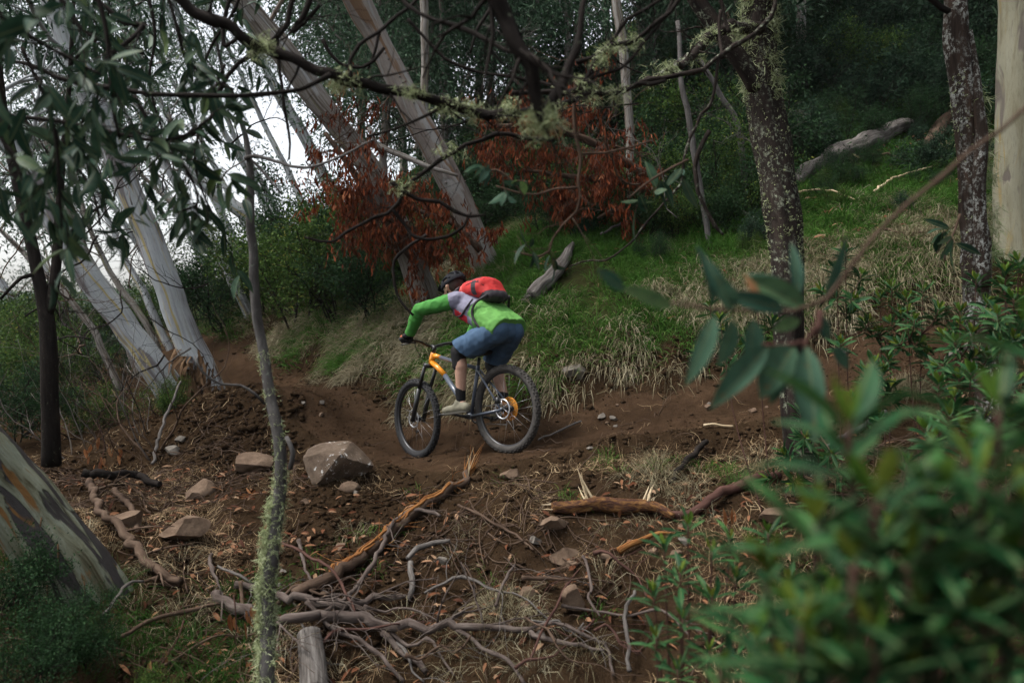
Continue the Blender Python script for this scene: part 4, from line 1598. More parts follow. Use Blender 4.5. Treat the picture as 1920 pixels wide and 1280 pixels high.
reparent_keep(tw.build('crown_twigs', M['gum2']), t5)
tag(reparent_keep(lf.build('crown', M['gum_leaf']), t5), kind='stuff')

# dark mossy trunk, right of the middle
t6, path6, r6 = trunk_tree('mossy_tree', 'dark mossy trunk crusted with lichen standing right of the rider', [
    (1506, 905, 5.5, 29.6), (1500, 850, 5.5, 27.2), (1489, 780, 5.55, 23.2), (1482, 690, 5.6, 23.2), (1480, 560, 5.65, 27.2), (1470, 440, 5.7, 31.2), (1457, 330, 5.75, 30.9), (1440, 220, 5.8, 32.4), (1426, 120, 5.8, 32.6), (1424, 20, 5.8, 31.5), (1432, -150, 5.8, 28.2), (1450, -400, 5.8, 28.0)],
    M['dark_bark'], seed=21, sides=26, bump=.28, wob=.03, step=.05,
    branches=[[(1420, 170, 5.75, 16.9), (1385, 110, 5.7, 16.9), (1345, 55, 5.7, 16.4), (1300, -10, 5.7, 15.4), (1240, -120, 5.7, 12.9)]])
lm = MB()
lichen_tufts(lm, along(path6, 2600, g, r6 * 1.0, .3, .62), 5, .018, g, .0016, .1)
lichen_tufts(lm, along(path6, 420, g, r6 * 1.04, .55, .72), 16, .07, g, .0013, .4)
tag(reparent_keep(lm.build('lichen', M['lichen']), t6), kind='stuff')
st = [(P(1432, -150, 5.8), P(1560, -300, 5.2) - P(1432, -150, 5.8)), (P(1440, -260, 5.8), P(1360, -420, 5.2) - P(1440, -260, 5.8)), (P(1240, -120, 5.7), P(1140, -230, 5.6) - P(1240, -120, 5.7)), (P(1445, -350, 5.8), P(1520, -500, 6.5) - P(1445, -350, 5.8))]
tw, lf = crown_from(g, st, 4200, .09, .026, length=1.6, nsub=6, r0=.025)
reparent_keep(tw.build('crown_twigs', M['twig_dark']), t6)
tag(reparent_keep(lf.build('crown', M['gum_leaf']), t6), kind='stuff')

t7, path7, r7 = trunk_tree('lichened_tree', 'slim dark tree with white lichen and a split trunk near the right edge', [
    (1858, 830, 5.3, 27.0), (1850, 700, 5.4, 24.3), (1838, 560, 5.45, 24.3), (1826, 420, 5.5, 22.5), (1818, 300, 5.5, 18.0), (1806, 180, 5.5, 20.7), (1796, 60, 5.5, 19.8), (1790, -100, 5.5, 17.1), (1780, -300, 5.5, 13.5)],
    M['dark_bark2'], seed=25, sides=20, bump=.3, wob=.03, step=.04,
    branches=[[(1846, 540, 5.4, 12.6), (1842, 430, 5.4, 11.7), (1834, 330, 5.4, 11.7), (1838, 250, 5.42, 10.8), (1832, 150, 5.45, 9.0), (1815, 60, 5.48, 5.4)]])
lm = MB()
lichen_tufts(lm, along(path7, 900, g, r7, .12, .62), 5, .018, g, .0016, .1)
lichen_tufts(lm, along(path7 + np.array([.10, -.05, 0]), 26, g, r7 * .3, .28, .6), 30, .10, g, .0011, .8)
tag(reparent_keep(lm.build('lichen', M['lichen']), t7), kind='stuff')
st = [(P(1790, -100, 5.5), P(1700, -260, 5.2) - P(1790, -100, 5.5)), (P(1785, -200, 5.5), P(1900, -330, 5.1) - P(1785, -200, 5.5)), (P(1780, -280, 5.5), P(1760, -450, 6) - P(1780, -280, 5.5)),
      (P(1796, 30, 5.5), P(1700, -40, 5.3) - P(1796, 30, 5.5))]
tw, lf = crown_from(g, st, 4600, .09, .026, length=1.5, nsub=6, r0=.022)
reparent_keep(tw.build('crown_twigs', M['twig_dark']), t7)
tag(reparent_keep(lf.build('crown', M['gum_leaf']), t7), kind='stuff')

t8, path8, r8 = trunk_tree('gum_tree', 'smooth cream gum trunk cut by the right edge of the picture', [
    (1912, 620, 7.9, 48), (1908, 500, 7.9, 42), (1906, 350, 7.85, 38), (1908, 200, 7.8, 37), (1912, 60, 7.8, 36), (1908, -100, 7.8, 34), (1900, -350, 7.8, 28)],
    M['gum_cream'], seed=31, sides=26, bump=.07, wob=.02)
st = [(P(1908, -100, 7.8), P(1800, -220, 7.2) - P(1908, -100, 7.8)), (P(1904, -200, 7.8), P(2040, -330, 7.4) - P(1904, -200, 7.8)), (P(1900, -300, 7.8), P(1850, -520, 8.4) - P(1900, -300, 7.8))]
tw, lf = crown_from(g, st, 4200, .11, .03, length=1.9, nsub=6)
reparent_keep(tw.build('crown_twigs', M['gum_cream']), t8)
tag(reparent_keep(lf.build('crown', M['gum_leaf']), t8), kind='stuff')

# thin forked dark tree, left
t9, path9, r9 = trunk_tree('forked_sapling', 'slim dark tree forking in two near the left edge', [
    (95, 870, 6.1, 18), (94, 800, 6.05, 16), (92, 700, 6.0, 15), (88, 600, 6.0, 14), (74, 530, 6, 12), (48, 410, 6, 10.5), (22, 300, 6, 9.5), (6, 200, 6, 8), (-10, 50, 6, 6), (-20, -120, 6, 4)],
    M['twig_dark'], seed=35, sides=12, bump=.14, wob=.015,
    branches=[[(89, 590, 6, 10), (101, 540, 6, 9), (109, 450, 6, 8), (112, 380, 6, 6.5), (120, 260, 6, 5), (132, 120, 6, 4), (140, -60, 6, 3)],
              [(110, 450, 6, 5), (135, 435, 5.9, 3.5), (170, 400, 5.8, 3), (215, 372, 5.8, 2)], [(70, 515, 6, 5), (40, 520, 5.9, 3.5), (0, 560, 5.8, 2.5)]])
st = [(P(132, 120, 6), P(200, 40, 5.6) - P(132, 120, 6)), (P(-10, 50, 6), P(60, -20, 5.5) - P(-10, 50, 6)), (P(6, 200, 6), P(-60, 140, 6) - P(6, 200, 6)), (P(120, 260, 6), P(200, 200, 6.3) - P(120, 260, 6))]
tw, lf = crown_from(g, st, 900, .10, .028, length=.9, nsub=5, r0=.012)
reparent_keep(tw.build('crown_twigs', M['twig_dark']), t9)
tag(reparent_keep(lf.build('crown', M['gum_leaf']), t9), kind='stuff')

# lichened sapling in front
t10, path10, r10 = trunk_tree('lichened_sapling', 'thin bent sapling furred with pale green lichen standing in the foreground', [
    (500, 1330, 3.65, 14.4), (501, 1200, 3.70, 13.7), (506, 1100, 3.70, 12.9), (515, 1000, 3.70, 12.2), (523, 900, 3.70, 11.4), (524, 820, 3.70, 10.6), (510, 740, 3.75, 9.9), (492, 650, 3.80, 9.1), (480, 560, 3.80, 9.1), (472, 450, 3.80, 8.4), (465, 370, 3.80, 7.6), (463, 300, 3.80, 6.1), (452, 240, 3.80, 4.6), (420, 160, 3.75, 3.0), (400, 60, 3.70, 2.3), (390, -60, 3.70, 1.5)],
    M['grey_bark'], seed=41, sides=16, bump=.22, wob=.03, step=.03,
    branches=[[(462, 300, 3.80, 3.8), (480, 296, 3.75, 3.4), (524, 307, 3.70, 3.0), (571, 316, 3.60, 2.7), (640, 292, 3.50, 2.3), (700, 262, 3.40, 1.5)],
              [(470, 300, 3.80, 3.0), (500, 330, 3.75, 2.3), (528, 365, 3.70, 1.5)],
              [(497, 755, 3.75, 3.0), (480, 738, 3.70, 2.7), (452, 723, 3.70, 2.3), (415, 722, 3.65, 2.3), (380, 700, 3.60, 2.0), (365, 670, 3.60, 1.5)],
              [(540, 880, 3.68, 4.6), (546, 850, 3.66, 4.6), (535, 820, 3.68, 3.8)]])
lm = MB()
lichen_tufts(lm, along(path10, 420, g, r10 * 1.02, .01, .34), 15, .035, g, .0009, .25)
lichen_tufts(lm, along(path10 + np.array([-.035, -.01, 0]), 110, g, r10 * .5, .02, .30), 16, .04, g, .0009, .3)
lichen_tufts(lm, along(path10, 120, g, r10, .34, .5), 9, .03, g, .0009, .3)
tag(reparent_keep(lm.build('lichen', M['lichen']), t10), kind='stuff')

# ------------------------------------------------------------------ forest behind
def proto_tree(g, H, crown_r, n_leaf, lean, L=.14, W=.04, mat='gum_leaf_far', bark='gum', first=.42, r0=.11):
    """a gum at the origin: bent trunk, limbs, foliage; returns meshes"""
    pts = [np.array([0, 0, -.6, r0 * 1.25])]
    p = np.array([0.0, 0, 0])
    d = nrm(np.array([lean, .05 * g.normal(), 1]))
    n = 8
    for i in range(n + 1):
        pts.append(np.array([*p, r0 * (1 - .72 * i / n)]))
        d = nrm(d + g.normal(size=3) * np.array([.10, .10, .02]))
        p = p + d * H / n
    tm = MB()
    path, r = limb(tm, np.array(pts), .25, 10, .14, int(g.integers(99)), .05)
    st = []
    nb = 9
    for k in range(nb):
        t = first + (1 - first) * (k + g.random() * .6) / nb
        i = min(int(t * (len(path) - 1)), len(path) - 2)
        a = k * 2.4 + g.random()
        st.append((path[i], np.array([math.cos(a), math.sin(a), .55 + .3 * g.random()])))
    tw, lf = crown_from(g, st, n_leaf, L, W, .7, 2, crown_r, 5, r0 * .33, .9, .35, .3)
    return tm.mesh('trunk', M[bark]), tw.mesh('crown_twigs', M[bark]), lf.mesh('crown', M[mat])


def plant_copy(name, meshes, loc, rz, s, label, cat, group, parts=('trunk', 'branches', 'crown'), tilt=0.0):
    t = thing(name, label, cat, loc, group)
    t.rotation_euler = (0, tilt, rz)
    t.scale = (s, s, s)
    for nm, me in zip(parts, meshes):
        o = link(nm, me, t)
        if nm in ('crown', 'foliage'):
            o['kind'] = 'stuff'
    return t


g = np.random.default_rng(23)
PT = [proto_tree(g, 9, 2.6, 15000, -.22, first=.3), proto_tree(g, 8, 2.4, 14000, -.32, bark='gum2', first=.3), proto_tree(g, 7, 2.6, 16000, -.15, bark='gum_split', first=.15), proto_tree(g, 10, 2.0, 3600, -.40, first=.5)]
FT = [  # pixel of the foot column, distance, prototype, scale, turn
    (560, 17, 3, .7, .2), (650, 19, 3, 1.0, .1), (720, 14.5, 2, .8, -.3), (800, 17, 1, 1.0, .4), (870, 21, 0, 1.2, -.2), (930, 15, 2, .85, .5), (1000, 18, 1, 1.0, 0), (1060, 14, 2, .75, -.5),
    (1110, 20, 0, 1.1, .3), (1170, 16, 2, .9, .9), (1230, 22, 1, 1.2, -.3), (1290, 15, 2, .8, .1), (1350, 18, 0, 1.0, -.6), (1420, 21, 2, 1.2, .2), (1500, 18, 1, 1.1, .3), (1580, 23, 2, 1.2, 0), (1660, 20, 0, 1.1, .5),
    (1750, 22, 2, 1.2, -.2), (1850, 19, 1, 1.1, .2), (1950, 15, 2, 1.0, .6), (2050, 21, 0, 1.2, 0), (760, 26, 2, 1.3, .4), (690, 16.5, 2, .95, .6), (840, 14.5, 2, .8, .2), (900, 18, 2, 1.1, -.4), (640, 24, 3, 1.1, .3), (1140, 24, 2, 1.3, .1), (1330, 25, 2, 1.4, .5), (590, 22, 3, .9, -.3), (850, 24, 0, 1.3, .2), (980, 27, 0, 1.4, .2), (1200, 28, 2, 1.4, -.4), (690, 30, 1, 1.2, .1), (540, 24, 3, 1.1, .15),
    (470, 19, 3, .9, .1), (500, 29, 3, 1.2, -.2), (410, 23, 3, 1.0, 0), (330, 27, 3, 1.1, .2), (250, 21, 3, .95, .1), (160, 25, 3, 1.0, -.15), (90, 18, 3, .85, 0), (0, 22, 3, 1.0, .2), (-90, 19, 3, .9, 0), (290, 36, 3, 1.2, .1), (120, 36, 3, 1.3, 0), (-40, 32, 3, 1.1, .3), (400, 38, 3, 1.3, .1), (-200, 26, 3, 1.0, .1)]
for i, (px, d, k, s, rz) in enumerate(FT):
    x, y = (px - 960) / F_PX * d, d
    z = float(gz(x, y)) - .1
    if px < 545:
        lab, grp = 'thin pale gum leaning left in the bright gap behind the left trunks', 'leaning gums in the bright gap'
    else:
        lab, grp = 'leafy gum in the dark forest up the hillside', 'gums up the hillside'
    plant_copy('gum_tree', PT[k], (x, y, z), rz, s, lab, 'tree', grp, ('trunk', 'crown_twigs', 'crown'))
# bare leaning poles close behind the left gums
g = np.random.default_rng(31)
POLES = [
    [(478, 620, 14, 11), (455, 560, 14, 10), (410, 470, 14, 9), (365, 400, 14, 8), (300, 290, 14, 7), (230, 150, 14, 5)],
    [(560, 560, 14.5, 17), (530, 480, 14.5, 17), (500, 430, 14.5, 16), (440, 390, 14.4, 13), (360, 330, 14.3, 9), (280, 240, 14.2, 6)],
    [(265, 690, 13, 8), (225, 600, 13, 8), (185, 520, 13, 7), (150, 440, 13, 6), (110, 330, 13, 5), (70, 200, 13, 4)],
    [(330, 680, 15, 7), (275, 560, 15, 7), (230, 470, 15, 6), (195, 390, 15, 5), (150, 280, 15, 4)],
    [(230, 700, 12, 7), (160, 600, 12, 6), (90, 520, 12, 5), (0, 430, 12, 4)],
    [(300, 660, 16, 6), (270, 600, 16, 6), (200, 500, 16, 5), (160, 400, 16, 4), (130, 300, 16, 3)],
    [(470, 600, 15, 6), (430, 520, 15, 6), (375, 440, 15, 5), (320, 380, 15, 4), (240, 300, 15, 3)]]
for k, rows in enumerate(POLES):
    q = PR(rows)
    t = thing('gum_tree', ['slim pale pole just right of the largest leaning trunk', 'stout pale bent pole above the left shrub', 'thin dark pole left of the largest leaning trunk', 'thin pole crossing behind the largest leaning trunk',
                            'thin low leaning pole at the far left', 'very thin pole between the two big leaning gums', 'thin pole leaning over the far trail'][k], 'tree', tuple(q[0, :3]), 'bare leaning poles')
    mb = MB()
    q[0, 2] = min(q[0, 2], gz(q[0, 0], q[0, 1]) - .1)
    path, r = limb(mb, q, .15, 10, .12, 50 + k, .06)
    reparent_keep(mb.build('trunk', M['gum'] if k in (0, 1, 3) else M['gum_split']), t)
    st = [(path[int(len(path) * f)], np.array([g.normal() * .6 - .4, g.normal() * .5, .8])) for f in (.5, .6, .7, .8, .9, .98)]
    tw, lf = crown_from(g, st, 900, .11, .026, length=1.5, nsub=4, r0=.018, lv=2)
    reparent_keep(tw.build('crown_twigs', M['gum_split']), t)
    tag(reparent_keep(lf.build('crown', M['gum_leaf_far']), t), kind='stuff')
for k, rows in enumerate([[(1185, 330, 11, 8), (1178, 200, 11, 8), (1168, 90, 11, 9), (1155, 0, 11, 9), (1145, -160, 11, 8)], [(800, 120, 12, 7), (795, 40, 12, 8), (790, -80, 12, 8)],
                          [(1335, 480, 9.5, 5), (1312, 360, 9.5, 6), (1300, 260, 9.5, 6), (1280, 160, 9.5, 5), (1270, 40, 9.6, 4)], [(1405, 330, 10.5, 6), (1385, 240, 10.5, 6), (1350, 170, 10.5, 5), (1310, 110, 10.5, 4)]]):
    q = PR(rows)
    t = thing('gum_tree', ['thin pale pole rising from the rusty dead leaves', 'short pale pole between the two middle trunks and the branches', 'thin grey stem behind the mossy trunk', 'curved brown stem left of the mossy trunk'][k], 'tree', tuple(q[0, :3]))
    mb = MB()
    q[0, 2] = min(q[0, 2], gz(q[0, 0], q[0, 1]) - .1)
    limb(mb, q, .12, 10, .14, 70 + k, .05)
    reparent_keep(mb.build('trunk', M['gum_split'] if k < 2 else M['grey_bark']), t)

for k, (x, y, pk, sc, lab) in enumerate(((5.5, -2.5, 2, 1.2, 'unseen gum added for shade behind the camera on the right'), (-5.5, -3, 0, 1.1, 'unseen gum added for shade behind the camera on the left'), (1.5, -5.5, 2, 1.3, 'unseen gum added for shade straight behind the camera'), (9.5, 3.0, 2, 1.2, 'unseen gum added for shade uphill on the right'), (8.8, 8.0, 0, 1.1, 'unseen gum added for shade uphill beyond the right edge of the picture'))):  # unseen gums, added to shade the foreground and the right hillside
    plant_copy('gum_tree', PT[pk], (x, y, float(gz(x, y)) - .1), .7 * k, sc, lab, 'tree', None, ('trunk', 'crown_twigs', 'crown'))
# ------------------------------------------------------------------ shrubs
def proto_shrub(g, h, w, n_leaf, L, W, mat, bark='twig_dark', stems=9, droop=0.0):
    st = []
    for k in range(stems):
        a = g.random() * 6.28
        rr = g.random() * w * .25
        st.append((np.array([math.cos(a) * rr, math.sin(a) * rr, -.05]), np.array([math.cos(a) * w * .9, math.sin(a) * w * .9, h])))
    tw, lf = crown_from(g, st, n_leaf, L, W, droop, 2, h * .85, 7, .012, .85, .35, .07, sub_len=.5)
    return tw.mesh('stems', M[bark]), lf.mesh('foliage', M[mat])


g = np.random.default_rng(37)
PS_ = [proto_shrub(g, 1.5, .8, 9000, .045, .02, 'shrub_leaf'), proto_shrub(g, 1.3, .9, 8000, .05, .018, 'shrub_leaf2'), proto_shrub(g, 1.0, .8, 5000, .05, .02, 'shrub_leaf'), proto_shrub(g, 1.6, .9, 5200, .10, .028, 'gum_leaf', droop=.5)]
SH = [  # px, depth, proto, scale, label, group
    (555, 12.3, 0, 1.4, 'dense dark green shrub filling the bank left of the bare trunk bases', None),
    (640, 11.6, 0, 1.2, 'olive green shrub on the bank left of the rider', None),
    (700, 11.0, 1, 1.0, 'low dark shrub directly behind the handlebar', None),
    (600, 13.5, 1, 1.6, 'tall dark shrub behind the left bank shrubs', None),
    (500, 13.6, 0, 1.2, 'shrub behind the lichened sapling', None),
    (430, 14.2, 1, 1.25, 'dark rounded shrub right of the largest leaning gum', None),
    (385, 16.0, 0, 1.1, 'shrub at the far bend of the trail', None),
    (780, 11.6, 2, .9, 'shrub at the foot of the two middle trunks', None),
    (850, 12.0, 1, 1.0, "dark shrub above the rider's helmet", None)]
HG = [(1240, 12.0, 1, 1.0), (1300, 11.0, 0, .95), (1370, 10.6, 1, .9), (1330, 13, 0, 1.2), (1410, 12, 1, 1.2), (1180, 12.6, 1, 1.1), (1100, 12.2, 2, 1.1), (1020, 12.0, 1, .95), (1260, 15, 3, 1.2), (1400, 15, 3, 1.2),
      (1530, 15.5, 3, 1.1), (1600, 17, 3, 1.3), (1680, 16, 3, 1.0), (1740, 18, 3, 1.3), (1560, 19, 1, 1.5), (1650, 20, 3, 1.5), (1480, 17, 1, 1.4), (1800, 17, 3, 1.2), (1870, 16, 1, 1.3), (1720, 21, 1, 1.6), (1940, 13, 3, 1.2), (960, 12.8, 1, 1.2), (900, 13.6, 2, 1.4), (1140, 15, 1, 1.4), (1050, 15, 3, 1.3), (1620, 23, 3, 1.7), (1760, 14.3, 3, .7), (1540, 14, 2, .7), (1820, 24, 1, 1.8), (1500, 24, 3, 1.7), (1580, 13.2, 1, .7), (1640, 14.2, 3, .9), (1700, 13.6, 1, .6), (1760, 15.5, 1, 1.0), (1600, 15.8, 0, 1.0), (1690, 17.5, 1, 1.3), (1540, 12.4, 3, .6), (1840, 13.5, 1, .8), (1790, 16.4, 3, 1.2), (1090, 10.6, 1, .55), (1150, 10.9, 2, .6), (1210, 10.4, 1, .6), (1270, 10.2, 0, .55), (1330, 10.0, 1, .6), (1390, 10.3, 2, .7), (1120, 11.6, 0, .7), (1240, 11.4, 1, .8), (1030, 10.9, 1, .5), (1560, 11.0, 2, .4), (1740, 11.4, 3, .45)]
for px, d, k, s, lab, grp in SH:
    x = (px - 960) / F_PX * d
    plant_copy('shrub', PS_[k], (x, d, float(gz(x, d)) - .05), float(g.random() * 6.28), s, lab, 'shrub', grp, ('stems', 'foliage'))
for px, d, k, s in HG:
    x = (px - 960) / F_PX * d
    zz = float(gz(x, d))
    plant_copy('shrub', PS_[k], (x, d, zz - .05), float(g.random() * 6.28), s, near_label(*pix((x, d, zz + .6 * s)), ('olive leafy shrub', 'dark fine leaved shrub', 'low olive shrub', 'dark long leaved shrub')[k] + ' on the slope') or 'dark leafy shrub in the undergrowth up the slope behind the bank', 'shrub', 'undergrowth shrubs up the slope', ('stems', 'foliage'))
for px, d, k, s, lab in ((300, 8.6, 2, .42, 'small bright green bush at the foot of the largest leaning gum'), (170, 9.5, 2, .6, 'small bush between the left trunks'), (30, 8.5, 1, .7, 'dark bush at the left edge behind the forked tree'),
                         (120, 12.5, 0, .8, 'bush below the second leaning gum'), (215, 13.5, 1, .7, 'bush by the far dirt left of the big gums'), (-60, 12, 0, 1.0, 'bush at the far left edge'), (60, 15, 0, 1.3, 'bush in the mist behind the forked tree'), (-30, 17, 1, 1.5, 'dark bush beyond the left edge of the thicket'), (130, 18, 0, 1.5, 'far bush under the second leaning gum'), (20, 21, 1, 1.8, 'far dark bush low in the bright gap'), (-120, 14, 1, 1.3, 'dark bush at the left margin'), (180, 23, 1, 1.7, 'far dark bush between the big leaning gums'), (260, 19, 0, 1.2, 'olive bush at the far end of the trail'), (150, 3.75, 1, .26, 'low dark bush at the foot of the mottled trunk'), (40, 3.5, 1, .34, 'dark bush in the bottom left corner'), (-40, 4.0, 1, .4, 'dark bush beneath the mottled trunk at the left edge'), (255, 3.6, 2, .2, 'small green plant in the dark grass at bottom left')):
    x = (px - 960) / F_PX * d
    plant_copy('shrub', PS_[k], (x, d, float(gz(x, d)) - .03), float(g.random() * 6.28), s, lab, 'shrub', None, ('stems', 'foliage'))

gq = np.random.default_rng(141)
for k in range(46):
    d = 9.0 + 8 * gq.random()
    px = 1040 + 860 * gq.random()
    x = (px - 960) / F_PX * d
    if tdl(np.array([x]), np.array([d]))[0] < 1.6:
        continue
    zz = float(gz(x, d))
    lab = near_label(*pix((x, d, zz)), ('small olive seedling', 'small dark seedling', 'small long leaved seedling')[k % 3] + ' in the grass')
    if lab is None:
        continue
    plant_copy('seedling', PS_[(2, 1, 3)[k % 3]], (x, d, zz - .03), float(gq.random() * 6.28), .16 + .3 * gq.random() ** 2, lab, 'plant', 'seedlings on the grassy slope', ('stems', 'foliage'))
# ------------------------------------------------------------------ fallen tops with rusty dead leaves
g = np.random.default_rng(43)


def dead_top(label, rows, n_leaf, nst, length, seed):
    q = PR(rows)
    t = thing('dead_branch', label, 'branch', tuple(q[0, :3]), 'fallen tops with rusty leaves')
    mb, lf = MB(), MB()
    path, r = limb(mb, q, .08, 8, .15, seed, .04)
    tips = []
    for k in range(nst):
        i = int((.15 + .85 * (k + g.random()) / nst) * (len(path) - 1))
        br, tp = grow(g, path[i], rand_dirs(1, g)[0] + np.array([0, -.3, -.05]), length * 1.35 * (.6 + .7 * g.random()), .009, 1, 6, .4, .25, 0, .6, .07, .9)
        for pth, rad, lev in br:
            V, F, tc = tube(pth, np.maximum(rad, .0015), 4, cap=False)
            mb.add(V, F, tc=tc)
        tips += tp
    reparent_keep(mb.build('twigs', M['dead_brown']), t)
    tp = np.array([a for a, _ in tips])
    k = g.integers(0, len(tp), n_leaf)
    b = tp[k] + g.normal(size=(n_leaf, 3)) * .035
    d = nrm(rand_dirs(n_leaf, g) * .55 + np.array([0, 0, -1.0]))
    V, F, id_ = leaves_arr(b, d, rand_dirs(n_leaf, g, .3), .1 * (.6 + .7 * g.random(n_leaf)), .022 * (.7 + .6 * g.random(n_leaf)), .12, True)
    lf.add(V, F, rnd=(g.random(len(tp))[k] * .5 + g.random(n_leaf) * .5)[id_])
    tag(reparent_keep(lf.build('dead_leaves', M['dead_leaf']), t), kind='stuff')


dead_top('rusty dead leaves hanging left of the two middle trunks', [(770, 480, 10.0, 9), (710, 400, 9.9, 8), (655, 310, 9.8, 6), (610, 250, 9.8, 4)], 2300, 18, .6, 1)
dead_top('rusty dead leaves massed around the foot of the left middle trunk', [(830, 490, 9.9, 8), (780, 440, 9.8, 7), (720, 410, 9.7, 5), (660, 400, 9.7, 3)], 1500, 13, .55, 2)
dead_top('rusty dead leaves hanging between the two middle trunks', [(900, 470, 9.8, 7), (850, 420, 9.75, 6), (800, 400, 9.7, 5), (760, 380, 9.7, 3)], 800, 8, .45, 5)
dead_top('upper mass of rusty dead leaves right of the middle trunks', [(1210, 330, 10.6, 9), (1120, 270, 10.4, 8), (1020, 240, 10.3, 6), (900, 235, 10.2, 4)], 2900, 22, .62, 3)
dead_top('lower mass of rusty dead leaves right of the middle trunks', [(1230, 360, 10.3, 8), (1150, 340, 10.2, 7), (1070, 330, 10.1, 5), (980, 320, 10.1, 3)], 2000, 17, .55, 4)
dead_top('small tuft of rusty dead leaves hanging lowest, above the pale stump', [(1180, 400, 10.0, 5), (1150, 395, 9.9, 4), (1120, 410, 9.9, 3)], 260, 4, .35, 6)
# ------------------------------------------------------------------ grass
def blades(mb, b, d0, L, w, g, bend=.6, grav=1.0):
    """grass blades: base b, start direction d0, bending towards the ground"""
    m = len(b)
    d0 = nrm(d0)
    L = np.broadcast_to(L, (m,))[:, None]
    mid = b + d0 * L * .5
    d1 = nrm(d0 + np.array([0, 0, -1.0]) * bend * grav + g.normal(size=(m, 3)) * .18)
    q = mid + d1 * L * .32
    d2 = nrm(d1 + np.array([0, 0, -1.0]) * bend * grav * .9)
    tip = q + d2 * L * .28
    s = nrm(np.cross(d0, rand_dirs(m, g))) * np.broadcast_to(w, (m,))[:, None]
    V = np.stack([b - s, b + s, mid - s * .85, mid + s * .85, q - s * .55, q + s * .55, tip], 1).reshape(-1, 3)
    o = np.arange(m)[:, None] * 7
    return V, [np.concatenate([o + np.array([0, 1, 3, 2]), o + np.array([2, 3, 5, 4])]), o + np.array([4, 5, 6])]


def downhill(x, y, e=.25):
    gxx = -(gz(x + e, y) - gz(x - e, y)) / (2 * e)
    gyy = -(gz(x, y + e) - gz(x, y - e)) / (2 * e)
    v = np.stack([gxx, gyy, -(gxx ** 2 + gyy ** 2)], -1)
    return v


def scatter(n, x0, x1, y0, y1, dens, g, tries=8):
    """n random ground spots with probability dens(x, y, td)"""
    xs, ys = [], []
    got = 0
    for _ in range(tries):
        x = x0 + (x1 - x0) * g.random(n * 2)
        y = y0 + (y1 - y0) * g.random(n * 2)
        # only where the camera's cone could see it, with a margin
        ok = (np.abs(x) < (y + 1.0) * .80) & (g.random(n * 2) < dens(x, y, tdl(x, y)))
        xs.append(x[ok])
        ys.append(y[ok])
        got += int(ok.sum())
        if got >= n:
            break
    x, y = np.concatenate(xs)[:n], np.concatenate(ys)[:n]
    return x, y


def n2(x, y, f, seed):
    return fbm(np.stack([x * f, y * f, np.zeros_like(x)], -1), 3, seed)


def tufts(mb, x, y, nb, L, w, g, spread, lean, bend, tone0=0.0, tone1=1.0, slope=.5):
    m = len(x) * nb
    cx, cy = np.repeat(x, nb), np.repeat(y, nb)
    off = g.normal(size=(m, 2)) * spread
    px_, py_ = cx + off[:, 0], cy + off[:, 1]
    b = np.stack([px_, py_, gz(px_, py_) - .01], -1)
    dh = downhill(cx, cy)
    out = np.concatenate([off / max(spread, 1e-6) * lean, np.ones((m, 1))], 1)
    d0 = nrm(out + dh * slope + g.normal(size=(m, 3)) * .3)
    Ls = np.repeat(L * (.6 + .8 * g.random(len(x))), nb) * (.55 + .6 * g.random(m))
    V, F = blades(mb, b, d0, Ls, w * (.6 + .7 * g.random(m)), g, bend)
    tone = tone0 + (tone1 - tone0) * np.clip(np.repeat(g.random(len(x)), nb) * .55 + g.random(m) * .45, 0, 1)
    mb.add(V, F, rnd=np.repeat(tone, 7))


g = np.random.default_rng(53)
gg, dg_ = MB(), MB()
# turf on the bank and the slope above
x, y = scatter(3600, -7, 8, 7, 12.5, lambda x, y, t: ss(t, .62, .9) * (1 - ss(t, 3.2, 5)) * np.clip(.5 + 1.9 * n2(x, y, 1.5, 61), 0.03, 1), g)
tufts(gg, x, y, 24, .17, .0032, g, .055, .5, .6)
x, y = scatter(2400, -9, 13, 9, 19, lambda x, y, t: ss(t, 2.2, 3) * np.clip(.6 + 1.2 * n2(x, y, .8, 62), 0.05, 1), g)
tufts(gg, x, y, 18, .24, .005, g, .11, .5, .6, 0, .72)
# dry straw hanging over the cut of the bank
x, y = scatter(1150, -7, 8, 6.8, 12.5, lambda x, y, t: ss(t, .54, .68) * (1 - ss(t, 1.3, 2.0)) * np.clip(.2 + 2.4 * n2(x, y, 1.9, 63), 0.03, 1), g)
tufts(dg_, x, y, 26, .24, .0032, g, .045, .35, .95, .1, 1, 1.1)
x, y = scatter(900, -7, 9, 7.5, 14, lambda x, y, t: ss(t, 1.2, 1.6) * (1 - ss(t, 4, 6)) * np.clip(-.1 + 2.0 * n2(x, y, 1.6, 64), 0, 1), g)
tufts(dg_, x, y, 20, .2, .0034, g, .06, .5, .8, .1, 1, .7)
x, y = scatter(1500, -14, -2, 11, 24, lambda x, y, t: ss(t, .55, .8) * (1 - ss(t, 4, 7)) * np.clip(.6 + 1.5 * n2(x, y, 1.0, 69), 0.05, 1), g)
tufts(gg, x, y, 20, .2, .005, g, .09, .5, .6)
x, y = scatter(500, -14, -2, 11, 24, lambda x, y, t: ss(t, .5, .7) * (1 - ss(t, 1.5, 3)), g)
tufts(dg_, x, y, 18, .22, .005, g, .07, .5, .9, .1, .9)
# sparse tufts on the near slope
x, y = scatter(45, -3, 4, 4.0, 6.2, lambda x, y, t: ss(-t, .7, 1.0) * np.clip(.1 + 1.6 * n2(x, y, 1.2, 65), 0, 1), g)
tufts(dg_, x, y, 26, .2, .0013, g, .03, .6, .9, .3, 1, .8)
x, y = scatter(16, -1.5, 4, 4.2, 6.2, lambda x, y, t: ss(-t, .6, .9) * np.clip(.1 + 1.6 * n2(x, y, 1.2, 66), 0, 1), g)
tufts(gg, x, y, 26, .13, .0014, g, .03, .6, .8, .3, 1, .6)


